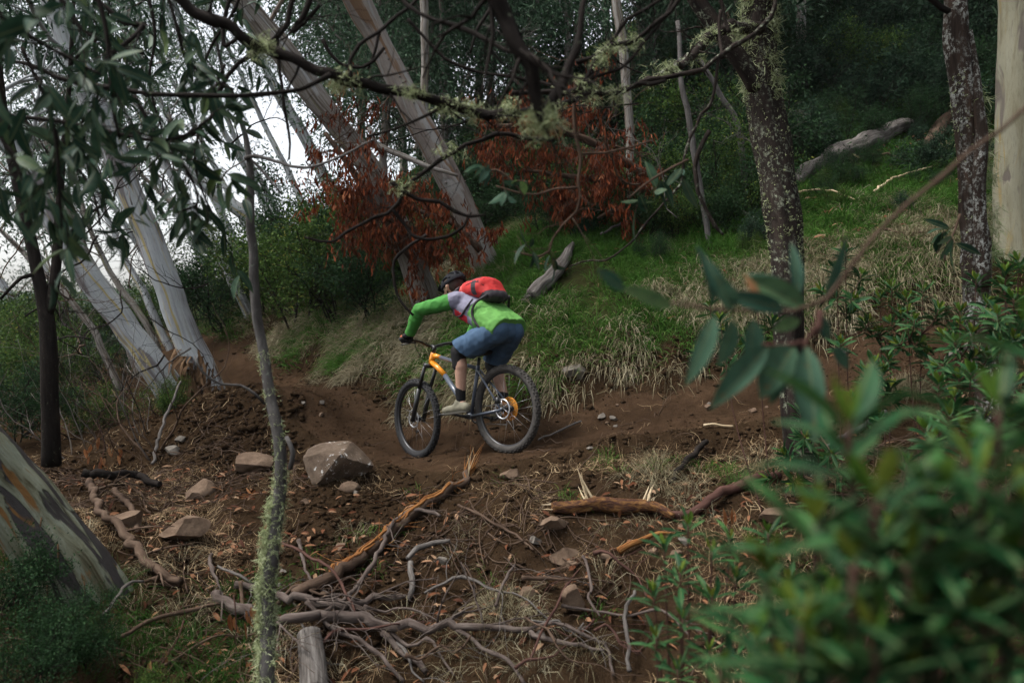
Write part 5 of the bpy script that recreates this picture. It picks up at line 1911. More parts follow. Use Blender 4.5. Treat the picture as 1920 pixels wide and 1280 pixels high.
def tuft_at(mb, px, py, n, L, w, spread, bend, t0=0, t1=1, lean=.5):
    p, d = on_ground(px, py)
    tufts(mb, np.array([p[0]]), np.array([p[1]]), n, L, w, g, spread, lean, bend, t0, t1, .5)


for px, py, n, L in ((1140, 858, 90, .13), (1130, 872, 50, .10), (1365, 895, 80, .14), (1385, 905, 60, .12), (1320, 890, 50, .14), (1225, 880, 60, .16), (1270, 865, 40, .1)):
    tuft_at(gg, px, py, n, L, .0015, .035, .7, .35, 1)
for px, py, n, L in ((1235, 880, 160, .26), (1225, 900, 110, .22), (1300, 900, 110, .2), (1180, 900, 60, .2), (960, 1150, 160, .22), (930, 1140, 110, .2), (1000, 1160, 120, .22), (880, 1000, 60, .15), (850, 1045, 80, .15), (1430, 870, 90, .18), (1470, 860, 70, .18),
                     (1130, 1100, 60, .16), (1700, 740, 220, .22), (1720, 735, 120, .2), (1690, 720, 80, .16), (660, 1000, 80, .18), (340, 1050, 60, .18), (1000, 1250, 90, .2), (1100, 1240, 90, .2), (900, 1230, 80, .2)):
    tuft_at(dg_, px, py, n, L, .0014, .05, 1.0, .3, 1, .9)
# dark grass in the lower left corner
x, y = scatter(240, -3.4, -1.3, 3.2, 4.7, lambda x, y, t: np.clip(.45 + 1.0 * n2(x, y, 1.5, 67), 0, 1), g)
tufts(gg, x, y, 30, .16, .0016, g, .05, .6, .5, 0, .3, .3)
x, y = scatter(60, 1.4, 3.2, 3.2, 4.8, lambda x, y, t: np.clip(.4 + n2(x, y, 1.5, 68), 0, 1), g)
tufts(gg, x, y, 24, .15, .0016, g, .05, .6, .6, 0, .7, .3)
tag(gg.build('grass', M['green_grass']), 'green grass growing on the bank and the slope', 'grass', kind='stuff')
tag(dg_.build('dry_grass', M['dry_grass']), 'dry straw coloured grass hanging over the cut bank', 'grass', kind='stuff')

# ------------------------------------------------------------------ clods, straw, leaf and twig litter
def lumps(mb, x, y, s, g, sink=.25):
    base = np.array([[1, 0, 0], [-1, 0, 0], [0, 1, 0], [0, -1, 0], [0, 0, 1], [0, 0, -1], [.6, .6, .5], [-.6, .55, .5], [.6, -.6, .5], [-.55, -.6, .5]])
    tri = np.array([[0, 6, 8], [2, 7, 6], [1, 9, 7], [3, 8, 9], [4, 6, 7], [4, 7, 9], [4, 9, 8], [4, 8, 6], [0, 2, 6], [2, 1, 7], [1, 3, 9], [3, 0, 8], [5, 2, 0], [5, 1, 2], [5, 3, 1], [5, 0, 3]])
    m = len(x)
    v = base[None] * (1 + .35 * g.normal(size=(m, 10, 1)))
    sc = s[:, None, None] * (np.array([1, 1, .75]) * (.7 + .6 * g.random((m, 1, 3))))
    a = g.random(m) * 6.28
    c, sn = np.cos(a)[:, None], np.sin(a)[:, None]
    v = v * sc
    vx, vy = v[..., 0] * c - v[..., 1] * sn, v[..., 0] * sn + v[..., 1] * c
    v = np.stack([vx, vy, v[..., 2]], -1)
    z = gz(x, y) + s * (.75 - 2 * sink) * .5
    V = (v + np.stack([x, y, z], -1)[:, None]).reshape(-1, 3)
    mb.add(V, [(tri[None] + (np.arange(m) * 10)[:, None, None]).reshape(-1, 3)])


g = np.random.default_rng(59)
cl = MB()
off_trail = lambda x, y, t: np.clip(ss(-t, .45, .8) * (.35 + .9 * n2(x, y, 1.0, 71)), .01, 1)
x, y = scatter(20000, -4.5, 4.5, 3.2, 8.6, off_trail, g)
lumps(cl, x, y, .004 + .026 * g.random(len(x)) ** 4, g)
x, y = scatter(2600, -5, 5, 5.5, 11, lambda x, y, t: np.exp(-((np.abs(t) - .65) / .2) ** 2) + .02, g)
lumps(cl, x, y, .004 + .016 * g.random(len(x)) ** 4, g)
x, y = scatter(1600, -6, 6, 6, 13, lambda x, y, t: np.exp(-((t - .72) / .22) ** 2), g)
lumps(cl, x, y, .008 + .035 * g.random(len(x)) ** 4, g)
x, y = scatter(4200, -5, 6, 6, 11, lambda x, y, t: (np.abs(t) < .5) * np.clip(.3 + 1.5 * n2(x, y, 1.5, 79), .05, 1), g)
lumps(cl, x, y, .003 + .010 * g.random(len(x)) ** 3, g)
for k in range(420):
    px_, py_ = 340 + 230 * g.random(), 735 + 150 * g.random()
    p_, d_ = on_ground(px_, py_, 6.0, 11)
    lumps(cl, p_[None, 0], p_[None, 1], np.array([.010 + .045 * g.random() ** 3]), g)
tag(cl.build('soil_clods', M['clod'], smooth=False), 'loose crumbs and clods of brown soil', 'soil', kind='stuff')


def lying(mb, x, y, L, w, g, curve=.3, lift=.01, nseg=4, tone=None, droop=True, flat=True):
    """thin strands lying on the ground, following it"""
    m = len(x)
    a = g.random(m) * 6.28
    k = g.normal(size=m) * curve
    P_ = []
    for i in range(nseg + 1):
        t = i / nseg - .5
        aa = a + k * t * 2
        px_ = x + np.cos(aa) * L * t
        py_ = y + np.sin(aa) * L * t
        P_.append(np.stack([px_, py_, gz(px_, py_) + lift * g.random(m)], -1))
    Pm = np.stack(P_, 1)
    s = np.stack([-np.sin(a), np.cos(a), .4 * g.normal(size=m)], -1) * np.broadcast_to(w, (m,))[:, None] * .5
    tp = np.array([.6] + [1] * (nseg - 1) + [.3])
    V = np.stack([Pm - s[:, None] * tp[None, :, None], Pm + s[:, None] * tp[None, :, None]], 2).reshape(-1, 3)
    n = (nseg + 1) * 2
    q = np.array([[2 * i, 2 * i + 1, 2 * i + 3, 2 * i + 2] for i in range(nseg)])
    mb.add(V, [(q[None] + (np.arange(m) * n)[:, None, None]).reshape(-1, 4)], rnd=np.repeat(g.random(m) if tone is None else tone, n))


sl = MB()
thatch = lambda x, y, t: np.clip(ss(-t, .55, .95) * (.0 + 2.2 * n2(x, y, 1.7, 73)), .015, 1)
x, y = scatter(9500, -4, 4.6, 3.2, 7.5, thatch, g)
lying(sl, x, y, .06 + .22 * g.random(len(x)) ** 1.5, .0012 + .0018 * g.random(len(x)), g, .8, .035)
x, y = scatter(1800, -5, 6, 6.5, 11, lambda x, y, t: ss(np.abs(t), .45, .8) * (1 - ss(t, 1.2, 2)), g)
lying(sl, x, y, .06 + .15 * g.random(len(x)), .002 + .002 * g.random(len(x)), g, .8, .03)
tag(sl.build('straw_litter', M['straw']), 'fine dead straw and roots strewn over the disturbed soil', 'litter', kind='stuff')
ll = MB()
x, y = scatter(1500, -4, 4.4, 3.2, 8.5, lambda x, y, t: np.clip(ss(-t, .8, 1.3) * (.2 + 1.4 * n2(x, y, .9, 75)) + .25 * ss(-x, .9, 1.6) * ss(-t, .9, 1.2), .01, 1), g)
m = len(x)
b = np.stack([x, y, gz(x, y) + .008 + .02 * g.random(m)], -1)
d = rand_dirs(m, g, .25)
V, F, id_ = leaves_arr(b, d, nrm(np.stack([g.normal(size=m) * .4, g.normal(size=m) * .4 - .2, np.ones(m)], -1)), .05 + .05 * g.random(m), .014 + .014 * g.random(m), .12, True)
ll.add(V, F, rnd=g.random(m)[id_])
x, y = scatter(900, -4, 9, 7, 14, lambda x, y, t: ss(t, .9, 1.5) * np.clip(.2 + 1.4 * n2(x, y, 1.2, 81), .02, 1), g)
m = len(x)
b = np.stack([x, y, gz(x, y) + .05 + .05 * g.random(m)], -1)
V, F, id_ = leaves_arr(b, rand_dirs(m, g, .25), nrm(np.stack([g.normal(size=m) * .4, g.normal(size=m) * .4 - .4, np.ones(m)], -1)), .06 + .06 * g.random(m), .016 + .016 * g.random(m), .12, True)
ll.add(V, F, rnd=g.random(m)[id_])
tag(ll.build('leaf_litter', M['litter_leaf']), 'fallen brown gum leaves scattered over the near slope', 'litter', kind='stuff')
tl = MB()
x, y = scatter(1300, -4.2, 3.2, 3.2, 8, lambda x, y, t: np.clip(ss(-t, .75, 1.2) * (.25 + 1.4 * n2(x, y, .8, 77)) + .5 * ss(-x, 1.2, 2.2) * ss(-t, .8, 1), .01, 1), g)
for i in range(len(x)):
    L = .12 + .5 * g.random() ** 2
    a = g.random() * 3.14
    k = g.normal() * .5
    pts = []
    for t in np.linspace(-.5, .5, 6):
        aa = a + k * t
        px_, py_ = x[i] + math.cos(aa) * L * t, y[i] + math.sin(aa) * L * t
        pts.append((px_, py_, float(gz(px_, py_)) + .006 + .05 * g.random() * (L / .4)))
    V, F, tc = tube(catmull(pts, L / 8), (.0018 + .0035 * g.random()) * np.linspace(1, .5, len(catmull(pts, L / 8))), 5)
    tl.add(V, F, tc=tc + i * .3)
tag(tl.build('twig_litter', M['dead_brown']), 'small dead twigs strewn over the near slope', 'litter', kind='stuff')

# ------------------------------------------------------------------ rocks
def rock_mesh(seed, dims, cuts=13, sub=4):
    g = np.random.default_rng(seed)
    bm = bmesh.new()
    bmesh.ops.create_icosphere(bm, subdivisions=sub, radius=1.0)
    V = np.array([v.co[:] for v in bm.verts])
    F = np.array([[v.index for v in f.verts] for f in bm.faces])
    bm.free()
    for k in range(cuts):
        n = rand_dirs(1, g)[0]
        h = .42 + .38 * g.random()
        s = V @ n - h
        V = V - np.maximum(s, 0)[:, None] * n
    V = V * (1 + .06 * fbm(V * 1.6 + seed, 3, seed)[:, None] + .035 * fbm(V * 7 + seed, 3, seed + 3)[:, None])
    V = V / np.abs(V).max(0) * np.array(dims) * .5
    return V, F


def rock(px, py, dims, seed, label, mat='rock', rz=0.0, sink=.28, tilt=0.0, group=None):
    p, d = on_ground(px, py)
    V, F = rock_mesh(seed, dims)
    o = link('rock', make_mesh('rock', V, [F], None, False, [M[mat]]))
    me = o.data
    me.polygons.foreach_set('use_smooth', np.ones(len(me.polygons), bool))
    me.set_sharp_from_angle(angle=R(28))
    o.location = (p[0], p[1], float(gz(p[0], p[1])) + dims[2] * (.5 - sink))
    o.rotation_euler = (tilt, 0, rz)
    return tag(o, label, 'rock', group)


rock(618, 893, (.70, .46, .42), 4, 'large brown boulder with white scrapes between sapling and front wheel', 'rock_white', .15, .27, .1)
rock(470, 885, (.40, .3, .22), 5, 'flat brown slab left of the lichened sapling', 'rock', .3, .3, .2)
rock(370, 935, (.32, .26, .2), 7, 'brown slab below the berm near the left branches', 'rock', -.4, .3, .3)
rock(322, 852, (.16, .13, .12), 9, 'round pale stone left of the berm', 'rock_pale')
rock(338, 828, (.13, .11, .09), 11, 'pale angular stone above the round one left of the berm', 'rock_pale')
rock(1040, 1000, (.20, .14, .12), 13, 'brown stone under the left end of the rotten log', 'rock', .5)
rock(1065, 1050, (.24, .14, .12), 15, 'long brown stone, second below the rotten log', 'rock', .6)
rock(1078, 1160, (.16, .13, .19), 17, 'upright brown stone in the middle of the near slope', 'rock', .1, .15)
rock(985, 1122, (.12, .10, .08), 19, 'small flat brown stone left of the upright one', 'rock')
rock(345, 1010, (.34, .24, .2), 21, 'dark brown rock right of the mottled trunk', 'rock', .4)
rock(960, 905, (.18, .14, .12), 23, 'small dark rock below the rear wheel', 'rock', .2)
rock(660, 922, (.2, .14, .12), 25, 'low brown rock under the large boulder', 'rock', .2)
rock(1078, 712, (.24, .16, .16), 27, 'grey stone jutting from the grassy bank behind the rear wheel', 'rock_pale', .2, .3)
rock(1580, 668, (.11, .09, .09), 29, 'small pale stone lying on the trail by the right shrubs', 'rock_pale')
rock(1790, 668, (.17, .12, .1), 31, 'bluish grey stone on the trail near the right edge', 'rock_pale')
rock(1815, 655, (.13, .1, .09), 33, 'smaller grey stone right beside the bluish one', 'rock_pale')
rock(1105, 845, (.07, .05, .04), 35, 'pale pebble right of the rear wheel', 'rock_pale')
rock(1155, 800, (.05, .04, .03), 37, 'tiny pale pebble on the trail right of the rear wheel', 'rock_pale')
rock(1450, 980, (.22, .16, .14), 39, 'grey brown rock among the right foreground shrubs', 'rock')
rock(240, 985, (.24, .2, .14), 41, 'rock beside the burl of the mottled trunk', 'rock')
for k in range(26):
    px, py = 420 + 900 * g.random(), 870 + 330 * g.random()
    s = .03 + .05 * g.random()
    rz_ = g.random() * 3
    lab = near_label(px, py, ('small brown stone' if k % 4 else 'small pale stone') + ' half buried')
    if lab:
        rock(px, py, (s * 1.3, s, s * .8), 60 + k, lab, 'rock' if k % 4 else 'rock_pale', rz_, .3, 0, 'small stones on the near slope')
for k in range(16):
    px, py = 560 + 900 * g.random(), 740 + 60 * g.random()
    s = .03 + .05 * g.random()
    rz_ = g.random() * 3
    lab = near_label(px, py, ('small brown stone' if k % 3 else 'small pale stone') + ' along the cut bank')
    if lab:
        rock(px, py, (s * 1.3, s, s * .8), 90 + k, lab, 'rock' if k % 3 else 'rock_pale', rz_, .3, 0, 'small stones along the bank')

# ------------------------------------------------------------------ logs and fallen branches
def lay(rows, lift=0.0):
    """rows px,py,radius px (optional extra lift m): points resting on the ground"""
    out = []
    for r in rows:
        p, d = on_ground(r[0], r[1])
        rad = r[2] / F_PX * d
        p = p.copy()
        p[2] = float(gz(p[0], p[1])) + rad * .7 + lift + (r[3] if len(r) > 3 else 0)
        out.append([*p, rad])
    return np.array(out)


def fallen(name, label, rows, mat, cat='branch', bump=.22, sides=10, wob=.012, seed=1, group=None, subs=(), lift=0.0, step=.04, twigs=0, kink=None):
    q = lay(rows, lift)
    t = thing(name, label, cat, tuple(q[0, :3]), group)
    mb = MB()
    path, r = limb(mb, q, step * .5, sides, bump, seed, wob, kink if kink is not None else min(.012, float(q[:, 3].mean()) * .5))
    reparent_keep(mb.build('wood', M[mat]), t)
    if twigs:
        gt = np.random.default_rng(seed + 500)
        for k in range(twigs):
            j = int(len(path) * (.15 + .8 * gt.random()))
            j = min(max(j, 1), len(path) - 2)
            dd = nrm(nrm(path[j + 1] - path[j]) * (1.0 if gt.random() > .3 else -.4) + gt.normal(size=3) * .55)
            dd[2] = abs(dd[2]) * .5 + .05
            br, _ = grow(gt, path[j], dd, .18 + .4 * gt.random(), max(r[j] * .35, .003), 1, 3, .35, .5, 0, .5, .06, .8)
            tm = MB()
            for pth, rad, lev in br:
                V, F, tc = tube(pth, np.maximum(rad, .0012), 5)
                tm.add(V, F, tc=tc + k)
            reparent_keep(tm.build('twig', M[mat]), t)
    for k, s in enumerate(subs):
        sb = MB()
        limb(sb, lay(s, lift), step * .5, 8, bump, seed + 3 + k, wob, .006)
        reparent_keep(sb.build('side_branch', M[mat]), t)
    return t, path, r


def splinters(t, p, d, n, L, w, mat, g, spread=.35):
    for k in range(n):
        dd = nrm(d + g.normal(size=3) * spread)
        a = p + g.normal(size=3) * w * 1.6
        ln = L * (.4 + .8 * g.random())
        mid = a + dd * ln * .5 + g.normal(size=3) * ln * .05
        tip = a + dd * ln + g.normal(size=3) * ln * .08
        V, F, tc = tube(catmull([a, mid, tip], ln / 4), np.linspace(w, .0008, len(catmull([a, mid, tip], ln / 4))) * (.5 + .7 * g.random()), 4)
        reparent_keep(MB().add(V, F, tc=tc + k * .21).build('splinter', M[mat], smooth=False), t)


g = np.random.default_rng(67)
fallen('log', 'weathered grey log lying on the grassy slope behind the mossy trunk', [(1490, 352, 9), (1510, 340, 16), (1580, 305, 18), (1640, 275, 17), (1690, 252, 12), (1718, 243, 4)], 'dead_grey', 'log', .5, 18, .06, 3, lift=.04, kink=0)
fallen('log', 'short dark log on the slope left of the lichened right tree', [(1742, 280, 12), (1765, 250, 15), (1790, 225, 13)], 'dead_brown', 'log', .4, 12, .03, 5, kink=0)
t, path, r = fallen('dead_branch', "pale weathered dead limb lying on the bank right of the rider's backpack", [(1000, 574, 14), (1014, 556, 15), (1034, 540, 13), (1052, 512, 11), (1064, 488, 9), (1072, 468, 5)], 'dead_grey', 'branch', .45, 14, .035, 7, lift=.04, kink=0)
splinters(t, path[0], np.array([-.6, -.6, -.3]), 9, .14, .014, 'dead_grey', g)
t, path, r = fallen('splintered_branch', 'splintered orange branch lying up the near slope towards the trail', [(548, 1140, 12), (610, 1105, 12), (660, 1072, 12), (720, 1028, 12), (770, 985, 11), (820, 948, 10), (856, 922, 8), (880, 895, 5)], 'dead_brown', 'branch', .35, 12, .03, 9, lift=.03)
for k in range(13):
    i0 = int(len(path) * g.random() * .55)
    i1 = min(len(path) - 1, i0 + int(len(path) * (.3 + .45 * g.random())))
    off = rand_dirs(1, g)[0] * np.array([1, 1, .7])
    off[2] = abs(off[2])
    off[1] = -abs(off[1])
    n_ = i1 - i0
    pts = path[i0:i1] + off * (r[i0:i1, None] * (.75 + .3 * np.sin(np.linspace(0, 5, n_) + k))[:, None]) + np.array([0, 0, .02]) * np.sin(np.linspace(0, np.pi, n_))[:, None]
    rr = (.005 + .009 * g.random()) * np.sin(np.linspace(.25, np.pi - .1, n_)) + .001
    V, F, tc = tube(pts, rr, 6, .3, seed=k)
    reparent_keep(MB().add(V, F, tc=tc + k * .31).build('strand', M['splinter'], smooth=False), t)
splinters(t, path[-1] - (path[-1] - path[-8]) * .5, nrm(path[-1] - path[-8]) + np.array([0, 0, .35]), 22, .28, .008, 'splinter', g, .16)
splinters(t, path[-6], np.array([.15, .1, 1.0]), 3, .42, .006, 'splinter_pale', g, .08)
for f in (.25, .4, .55, .7, .85):
    splinters(t, path[int(len(path) * f)], np.array([-.6 + 1.0 * g.random(), -.1, .25]), 8, .2, .005, 'splinter', g, .45)
t, path, r = fallen('rotten_log', 'short rotten log with white streaks in the middle of the near slope', [(1040, 970, 10), (1075, 968, 12), (1120, 966, 13), (1170, 964, 14), (1215, 972, 11), (1262, 985, 5)], 'rot', 'log', .6, 16, .03, 11, lift=.02, kink=0)
splinters(t, path[int(len(path) * .32)], np.array([-.5, .4, .75]), 7, .24, .012, 'splinter_pale', g, .18)
splinters(t, path[int(len(path) * .72)], np.array([.3, .5, .7]), 7, .16, .012, 'splinter_pale', g, .2)
splinters(t, path[2], np.array([-1, .1, .1]), 6, .12, .008, 'splinter_pale', g, .25)
fallen('fallen_branch', 'thick smooth purple grey branch lying along the bottom of the picture', [(402, 1138, 10.1, .05), (450, 1168, 10.1, .06), (510, 1196, 9.4, .06), (560, 1196, 9.4, .07), (610, 1192, 10.1, .07), (670, 1196, 10.1, .06), (725, 1210, 9.4, .05), (800, 1206, 7.4, .05), (870, 1200, 7.4, .05), (960, 1206, 6.0, .04), (1040, 1216, 4.7, .03), (1130, 1232, 2.7, .03)],
       'dead_purple', 'branch', .2, 14, .025, 13, twigs=9, subs=[[(720, 1212, 6.0, .05), (760, 1245, 5.4, .04), (800, 1279, 4.7, .03)], [(855, 1203, 4.0, .05), (900, 1235, 4.0, .04), (955, 1270, 4.0, .03), (980, 1300, 3.4, .03)], [(980, 1206, 3.4, .05), (1040, 1198, 3.4, .06), (1100, 1208, 3.4, .05), (1140, 1235, 2.7, .03), (1150, 1280, 2.7, .03)]])
fallen('fallen_branch', 'purple grey branch just above the thick one at the bottom, behind the sapling', [(440, 1122, 7.4, .06), (500, 1136, 7.4, .06), (560, 1150, 7.4, .06), (625, 1158, 7.4, .05), (690, 1150, 6.0, .05), (760, 1140, 4.0, .04)], 'dead_purple', 'branch', .2, 12, .025, 17, twigs=6)
fallen('fallen_branch', 'thin purple twig crossing the splintered branch', [(600, 1190, 4.0, .08), (660, 1145, 4.0, .09), (695, 1105, 4.0, .1), (722, 1050, 4.0, .1), (745, 1005, 4.0, .09), (780, 980, 3.4, .07), (825, 985, 2.7, .04)], 'dead_purple', 'branch', .18, 8, .015, 19, twigs=4)
fallen('fallen_branch', 'thin dark red twig running down past the sapling to the bottom branch', [(520, 1055, 2.4, .12), (565, 1075, 2.7, .12), (610, 1105, 2.7, .12), (640, 1140, 2.7, .12), (665, 1190, 2.4, .1)], 'twig_red', 'branch', .1, 6, .004, 23)
fallen('fallen_branch', 'slim grey branch slanting across the bottom left of the middle', [(575, 1165, 4.0, .1), (625, 1210, 4.0, .09), (680, 1240, 4.0, .07), (730, 1275, 4.0, .05), (760, 1300, 3.4, .04)], 'dead_purple', 'branch', .18, 8, .015, 29, twigs=5)
fallen('fallen_branch', 'brown forked branch lying right of the mottled trunk', [(165, 930, 6.1, .1), (185, 975, 6.8, .08), (225, 1020, 7.5, .06), (262, 1062, 8.2, .05), (295, 1098, 8.8, .05), (340, 1112, 8.8, .03)], 'dead_brown', 'branch', .25, 12, .02, 31, twigs=5, subs=[[(215, 930, 5.4, .04), (245, 965, 5.4, .04), (262, 1010, 4.8, .03)], [(290, 1110, 4.8, .04), (310, 1100, 4.1, .04), (275, 1108, 3.4, .03)]])
fallen('fallen_branch', 'dark curved stick behind the brown forked branch', [(155, 918, 8, .1), (200, 918, 8, .09), (250, 912, 7, .08), (300, 925, 6, .05)], 'twig_dark', 'branch', .15, 8, .006, 37)
fallen('fallen_branch', 'grey weathered twisted stick in the middle of the near slope', [(765, 1075, 5.0, .06), (780, 1055, 5.6, .06), (810, 1040, 5.0, .05), (845, 1030, 3.7, .05)], 'dead_grey', 'branch', .3, 8, .01, 41, subs=[[(770, 1075, 5.6, .03), (772, 1110, 5.6, .03), (765, 1135, 4.3, .02)]])
fallen('fallen_branch', 'orange splinter stick below the rotten log on the right', [(1160, 1050, 6, .02), (1190, 1035, 6, .03), (1230, 1022, 4, .04), (1265, 1016, 2, .04)], 'splinter', 'branch', .3, 6, .006, 43)
fallen('fallen_branch', 'dark root running right of the rotten log', [(1260, 980, 8, .02), (1310, 965, 9, .03), (1360, 940, 10, .03), (1410, 915, 10, .03), (1460, 905, 9, .02)], 'twig_red', 'branch', .25, 8, .015, 47)
gt = np.random.default_rng(205)
for k in range(22):
    px, py = 380 + 800 * gt.random(), 1090 + 180 * gt.random()
    a = gt.normal() * .5 + (0 if k % 2 else .5)
    L = 90 + 170 * gt.random()
    rows = []
    for f in np.linspace(-.5, .5, 5):
        aa = a + .5 * f * gt.normal()
        rows.append((px + L * f * math.cos(aa), min(py + L * f * math.sin(aa), 1300), (2.2 + 2.2 * gt.random()) * (1 - .5 * (f + .5)), .02 + .10 * gt.random()))
    fallen('fallen_branch', near_label(px, py, 'thin ' + ('purple', 'brown', 'grey', 'reddish')[k % 4] + ' dead branch in the debris') or 'thin tangled dead branch among the debris along the bottom', rows, ('dead_purple', 'dead_brown', 'dead_grey', 'twig_red')[k % 4], 'branch', .2, 7, .015, 300 + k, 'thin dead branches in the bottom debris', twigs=2)
fallen('stump', 'flat grey weathered stump at the bottom beside the sapling', [(590, 1330, 26, .0), (588, 1290, 25, .0), (584, 1250, 24, .02), (580, 1222, 22, .03)], 'dead_grey', 'stump', .12, 14, .004, 53, kink=0)
for k, (rows, lab) in enumerate((
        ([(1010, 835, 2, .02), (1050, 815, 2, .03), (1090, 800, 2, .02)], 'thin pale stick on the trail behind the rear wheel'),
        ([(1320, 805, 2.5, .02), (1345, 806, 2.5, .02), (1375, 808, 2, .02)], 'short straight pale stick on the near edge of the trail'),
        ([(1255, 915, 3, .03), (1275, 900, 5, .05), (1300, 870, 6, .06), (1325, 845, 5, .05)], 'bent dark root sticking out right of the dry tuft'),
        ([(860, 960, 2.5, .03), (900, 985, 2.5, .04), (950, 1010, 2.5, .03), (1000, 1045, 2, .02)], 'thin curved twig in the middle of the near slope'),
        ([(930, 1165, 3, .08), (945, 1120, 3, .08), (965, 1080, 2.5, .06)], 'thin upright twig above the bottom branch'),
        ([(1180, 1280, 4, .05), (1178, 1230, 4, .1), (1172, 1180, 4, .1), (1190, 1140, 3, .08)], 'pale upright twig left of the foreground shrub'),
        ([(230, 1240, 3.5, .1), (290, 1200, 4, .1), (360, 1185, 4, .08), (410, 1165, 3, .06)], 'thin grey stick in the dark grass at bottom left'),
        ([(195, 1200, 3, .12), (240, 1150, 3, .14), (270, 1140, 2.5, .12)], 'thin pale stick leaning on the mottled trunk'),
        ([(285, 880, 3, .04), (300, 840, 3, .12), (320, 800, 2.6, .22), (340, 770, 2, .3)], 'grey forked stick leaning left of the berm'),
        ([(1545, 850, 4, .02), (1600, 825, 5, .03), (1660, 790, 5, .03)], 'grey stick below the right hand shrubs'),
        ([(1380, 400, 5, .02), (1410, 425, 5, .05), (1440, 455, 4, .05)], 'pale broken stick on the turf left of the mossy trunk'))):
    fallen('stick', lab, rows, ['dead_grey', 'splinter_pale', 'twig_dark', 'dead_brown', 'dead_purple', 'dead_grey', 'dead_brown', 'dead_grey', 'dead_grey', 'dead_grey', 'dead_grey'][k], 'stick', .15, 6, .006, 80 + k)
gs = np.random.default_rng(311)
for k in range(16):
    px, py = 1060 + 800 * gs.random(), 250 + 230 * gs.random()
    a = gs.normal() * .5 - .35
    L = 40 + 110 * gs.random()
    rows = [(px + L * f * math.cos(a + .3 * f), py + L * f * math.sin(a + .3 * f), 2.6 * (1 - .5 * f), .06 + .06 * gs.random()) for f in np.linspace(0, 1, 4)]
    fallen('stick', near_label(px, py, 'thin fallen ' + ('grey', 'brown', 'pale')[k % 3] + ' stick in the grass') or 'thin fallen stick lying in the grass of the slope behind the bank', rows, ('dead_grey', 'dead_brown', 'splinter_pale')[k % 3], 'stick', .2, 6, .03, 700 + k, 'sticks in the slope grass')
# thicket of dead sticks, far left
for k in range(90):
    px, py = -20 + 330 * g.random(), 640 + 240 * g.random()
    p, d = on_ground(px, max(py, 720), 4.5, 14)
    dr = nrm(np.array([-.7 + g.normal() * .5, g.normal() * .5, .55 + .5 * g.random()]))
    L = .5 + 1.5 * g.random()
    br, tp = grow(g, p - [0, 0, .05], dr, L, .004 + .008 * g.random() ** 2, 2 if k % 3 == 0 else 1, 4, .35, 0, .1, .5, .1, .8)
    mb = MB()
    for pth, rad, lev in br:
        V, F, tc = tube(pth, np.maximum(rad, .0012), 6)
        mb.add(V, F, tc=tc)
    o = mb.build('dead_stick', M[('dead_grey', 'twig_dark', 'dead_brown', 'gum_split')[k % 4]])
    tag(o, 'bare dead stick in the tangled thicket at the far left', 'stick', 'dead sticks in the left thicket')
# ------------------------------------------------------------------ overhead branches
g = np.random.default_rng(71)


def near_branch(label, rows, mat='twig_dark', subs=(), lich=0, lt=(.05, 1), wob=.008, seed=1, name='overhanging_branch', lichL=.035, twigs=12):
    q = PR(rows)
    t = thing(name, label, 'branch', tuple(q[0, :3]))
    mb = MB()
    path, r = limb(mb, q, .02, 10, .22, seed, wob, min(.008, float(q[:, 3].mean()) * .5))
    reparent_keep(mb.build('wood', M[mat]), t)
    gt = np.random.default_rng(seed + 77)
    for k in range(twigs):
        j = min(max(int(len(path) * (.1 + .88 * gt.random())), 1), len(path) - 2)
        dd = nrm(nrm(path[j + 1] - path[j]) + gt.normal(size=3) * np.array([.8, .4, .9]))
        br, _ = grow(gt, path[j], dd, .08 + .28 * gt.random() ** 1.5, max(r[j] * .3, .0018), 1, 3, .5, .2, 0, .55, .04, .9)
        tm = MB()
        for pth, rad, lev in br:
            V, F, tc = tube(pth, np.maximum(rad, .0008), 5)
            tm.add(V, F, tc=tc + k)
        reparent_keep(tm.build('twig', M[mat]), t)
    for k, s in enumerate(subs):
        sb = MB()
        limb(sb, PR(s), .02, 7, .18, seed + 2 + k, wob * .7, .004)
        reparent_keep(sb.build('side_branch', M[mat]), t)
    if lich:
        lm = MB()
        # clumps, not an even fur
        cs = along(path, max(lich // 14, 1), g, r, *lt)
        pts = np.repeat(cs, 14, 0) + g.normal(size=(len(cs) * 14, 3)) * .028 * np.array([1, .6, .6])
        lichen_tufts(lm, pts, 9, lichL, g, .0007, .35, 1.8)
        tag(reparent_keep(lm.build('lichen', M['lichen']), t), kind='stuff')
    return t


near_branch('long lichen tufted branch arching across the top of the picture', [(290, -70, 2.6, 12), (345, 0, 2.6, 11), (430, 55, 2.6, 10.5), (500, 95, 2.7, 10), (600, 135, 2.7, 9.5), (700, 160, 2.8, 9.5), (800, 185, 2.8, 9), (870, 206, 2.9, 8.5), (930, 222, 2.9, 8), (985, 210, 2.9, 6), (1060, 188, 3, 5), (1180, 166, 3, 4.5), (1250, 150, 3, 4)],
            lich=250, lt=(.2, .95), seed=3, subs=[[(620, 140, 2.7, 5), (560, 170, 2.65, 4.5), (480, 178, 2.6, 4.5), (350, 178, 2.6, 4.5), (260, 172, 2.6, 4.5), (150, 155, 2.6, 5), (60, 130, 2.6, 4), (0, 112, 2.6, 4), (-60, 90, 2.6, 3.5)],
                                                      [(660, 150, 2.75, 4), (654, 117, 2.75, 4), (669, 90, 2.75, 4), (712, 59, 2.75, 3.6), (786, 0, 2.8, 3), (810, -40, 2.8, 2.5)], [(840, 195, 2.85, 3.5), (800, 215, 2.85, 3), (750, 240, 2.85, 2.4), (690, 255, 2.85, 2)]])
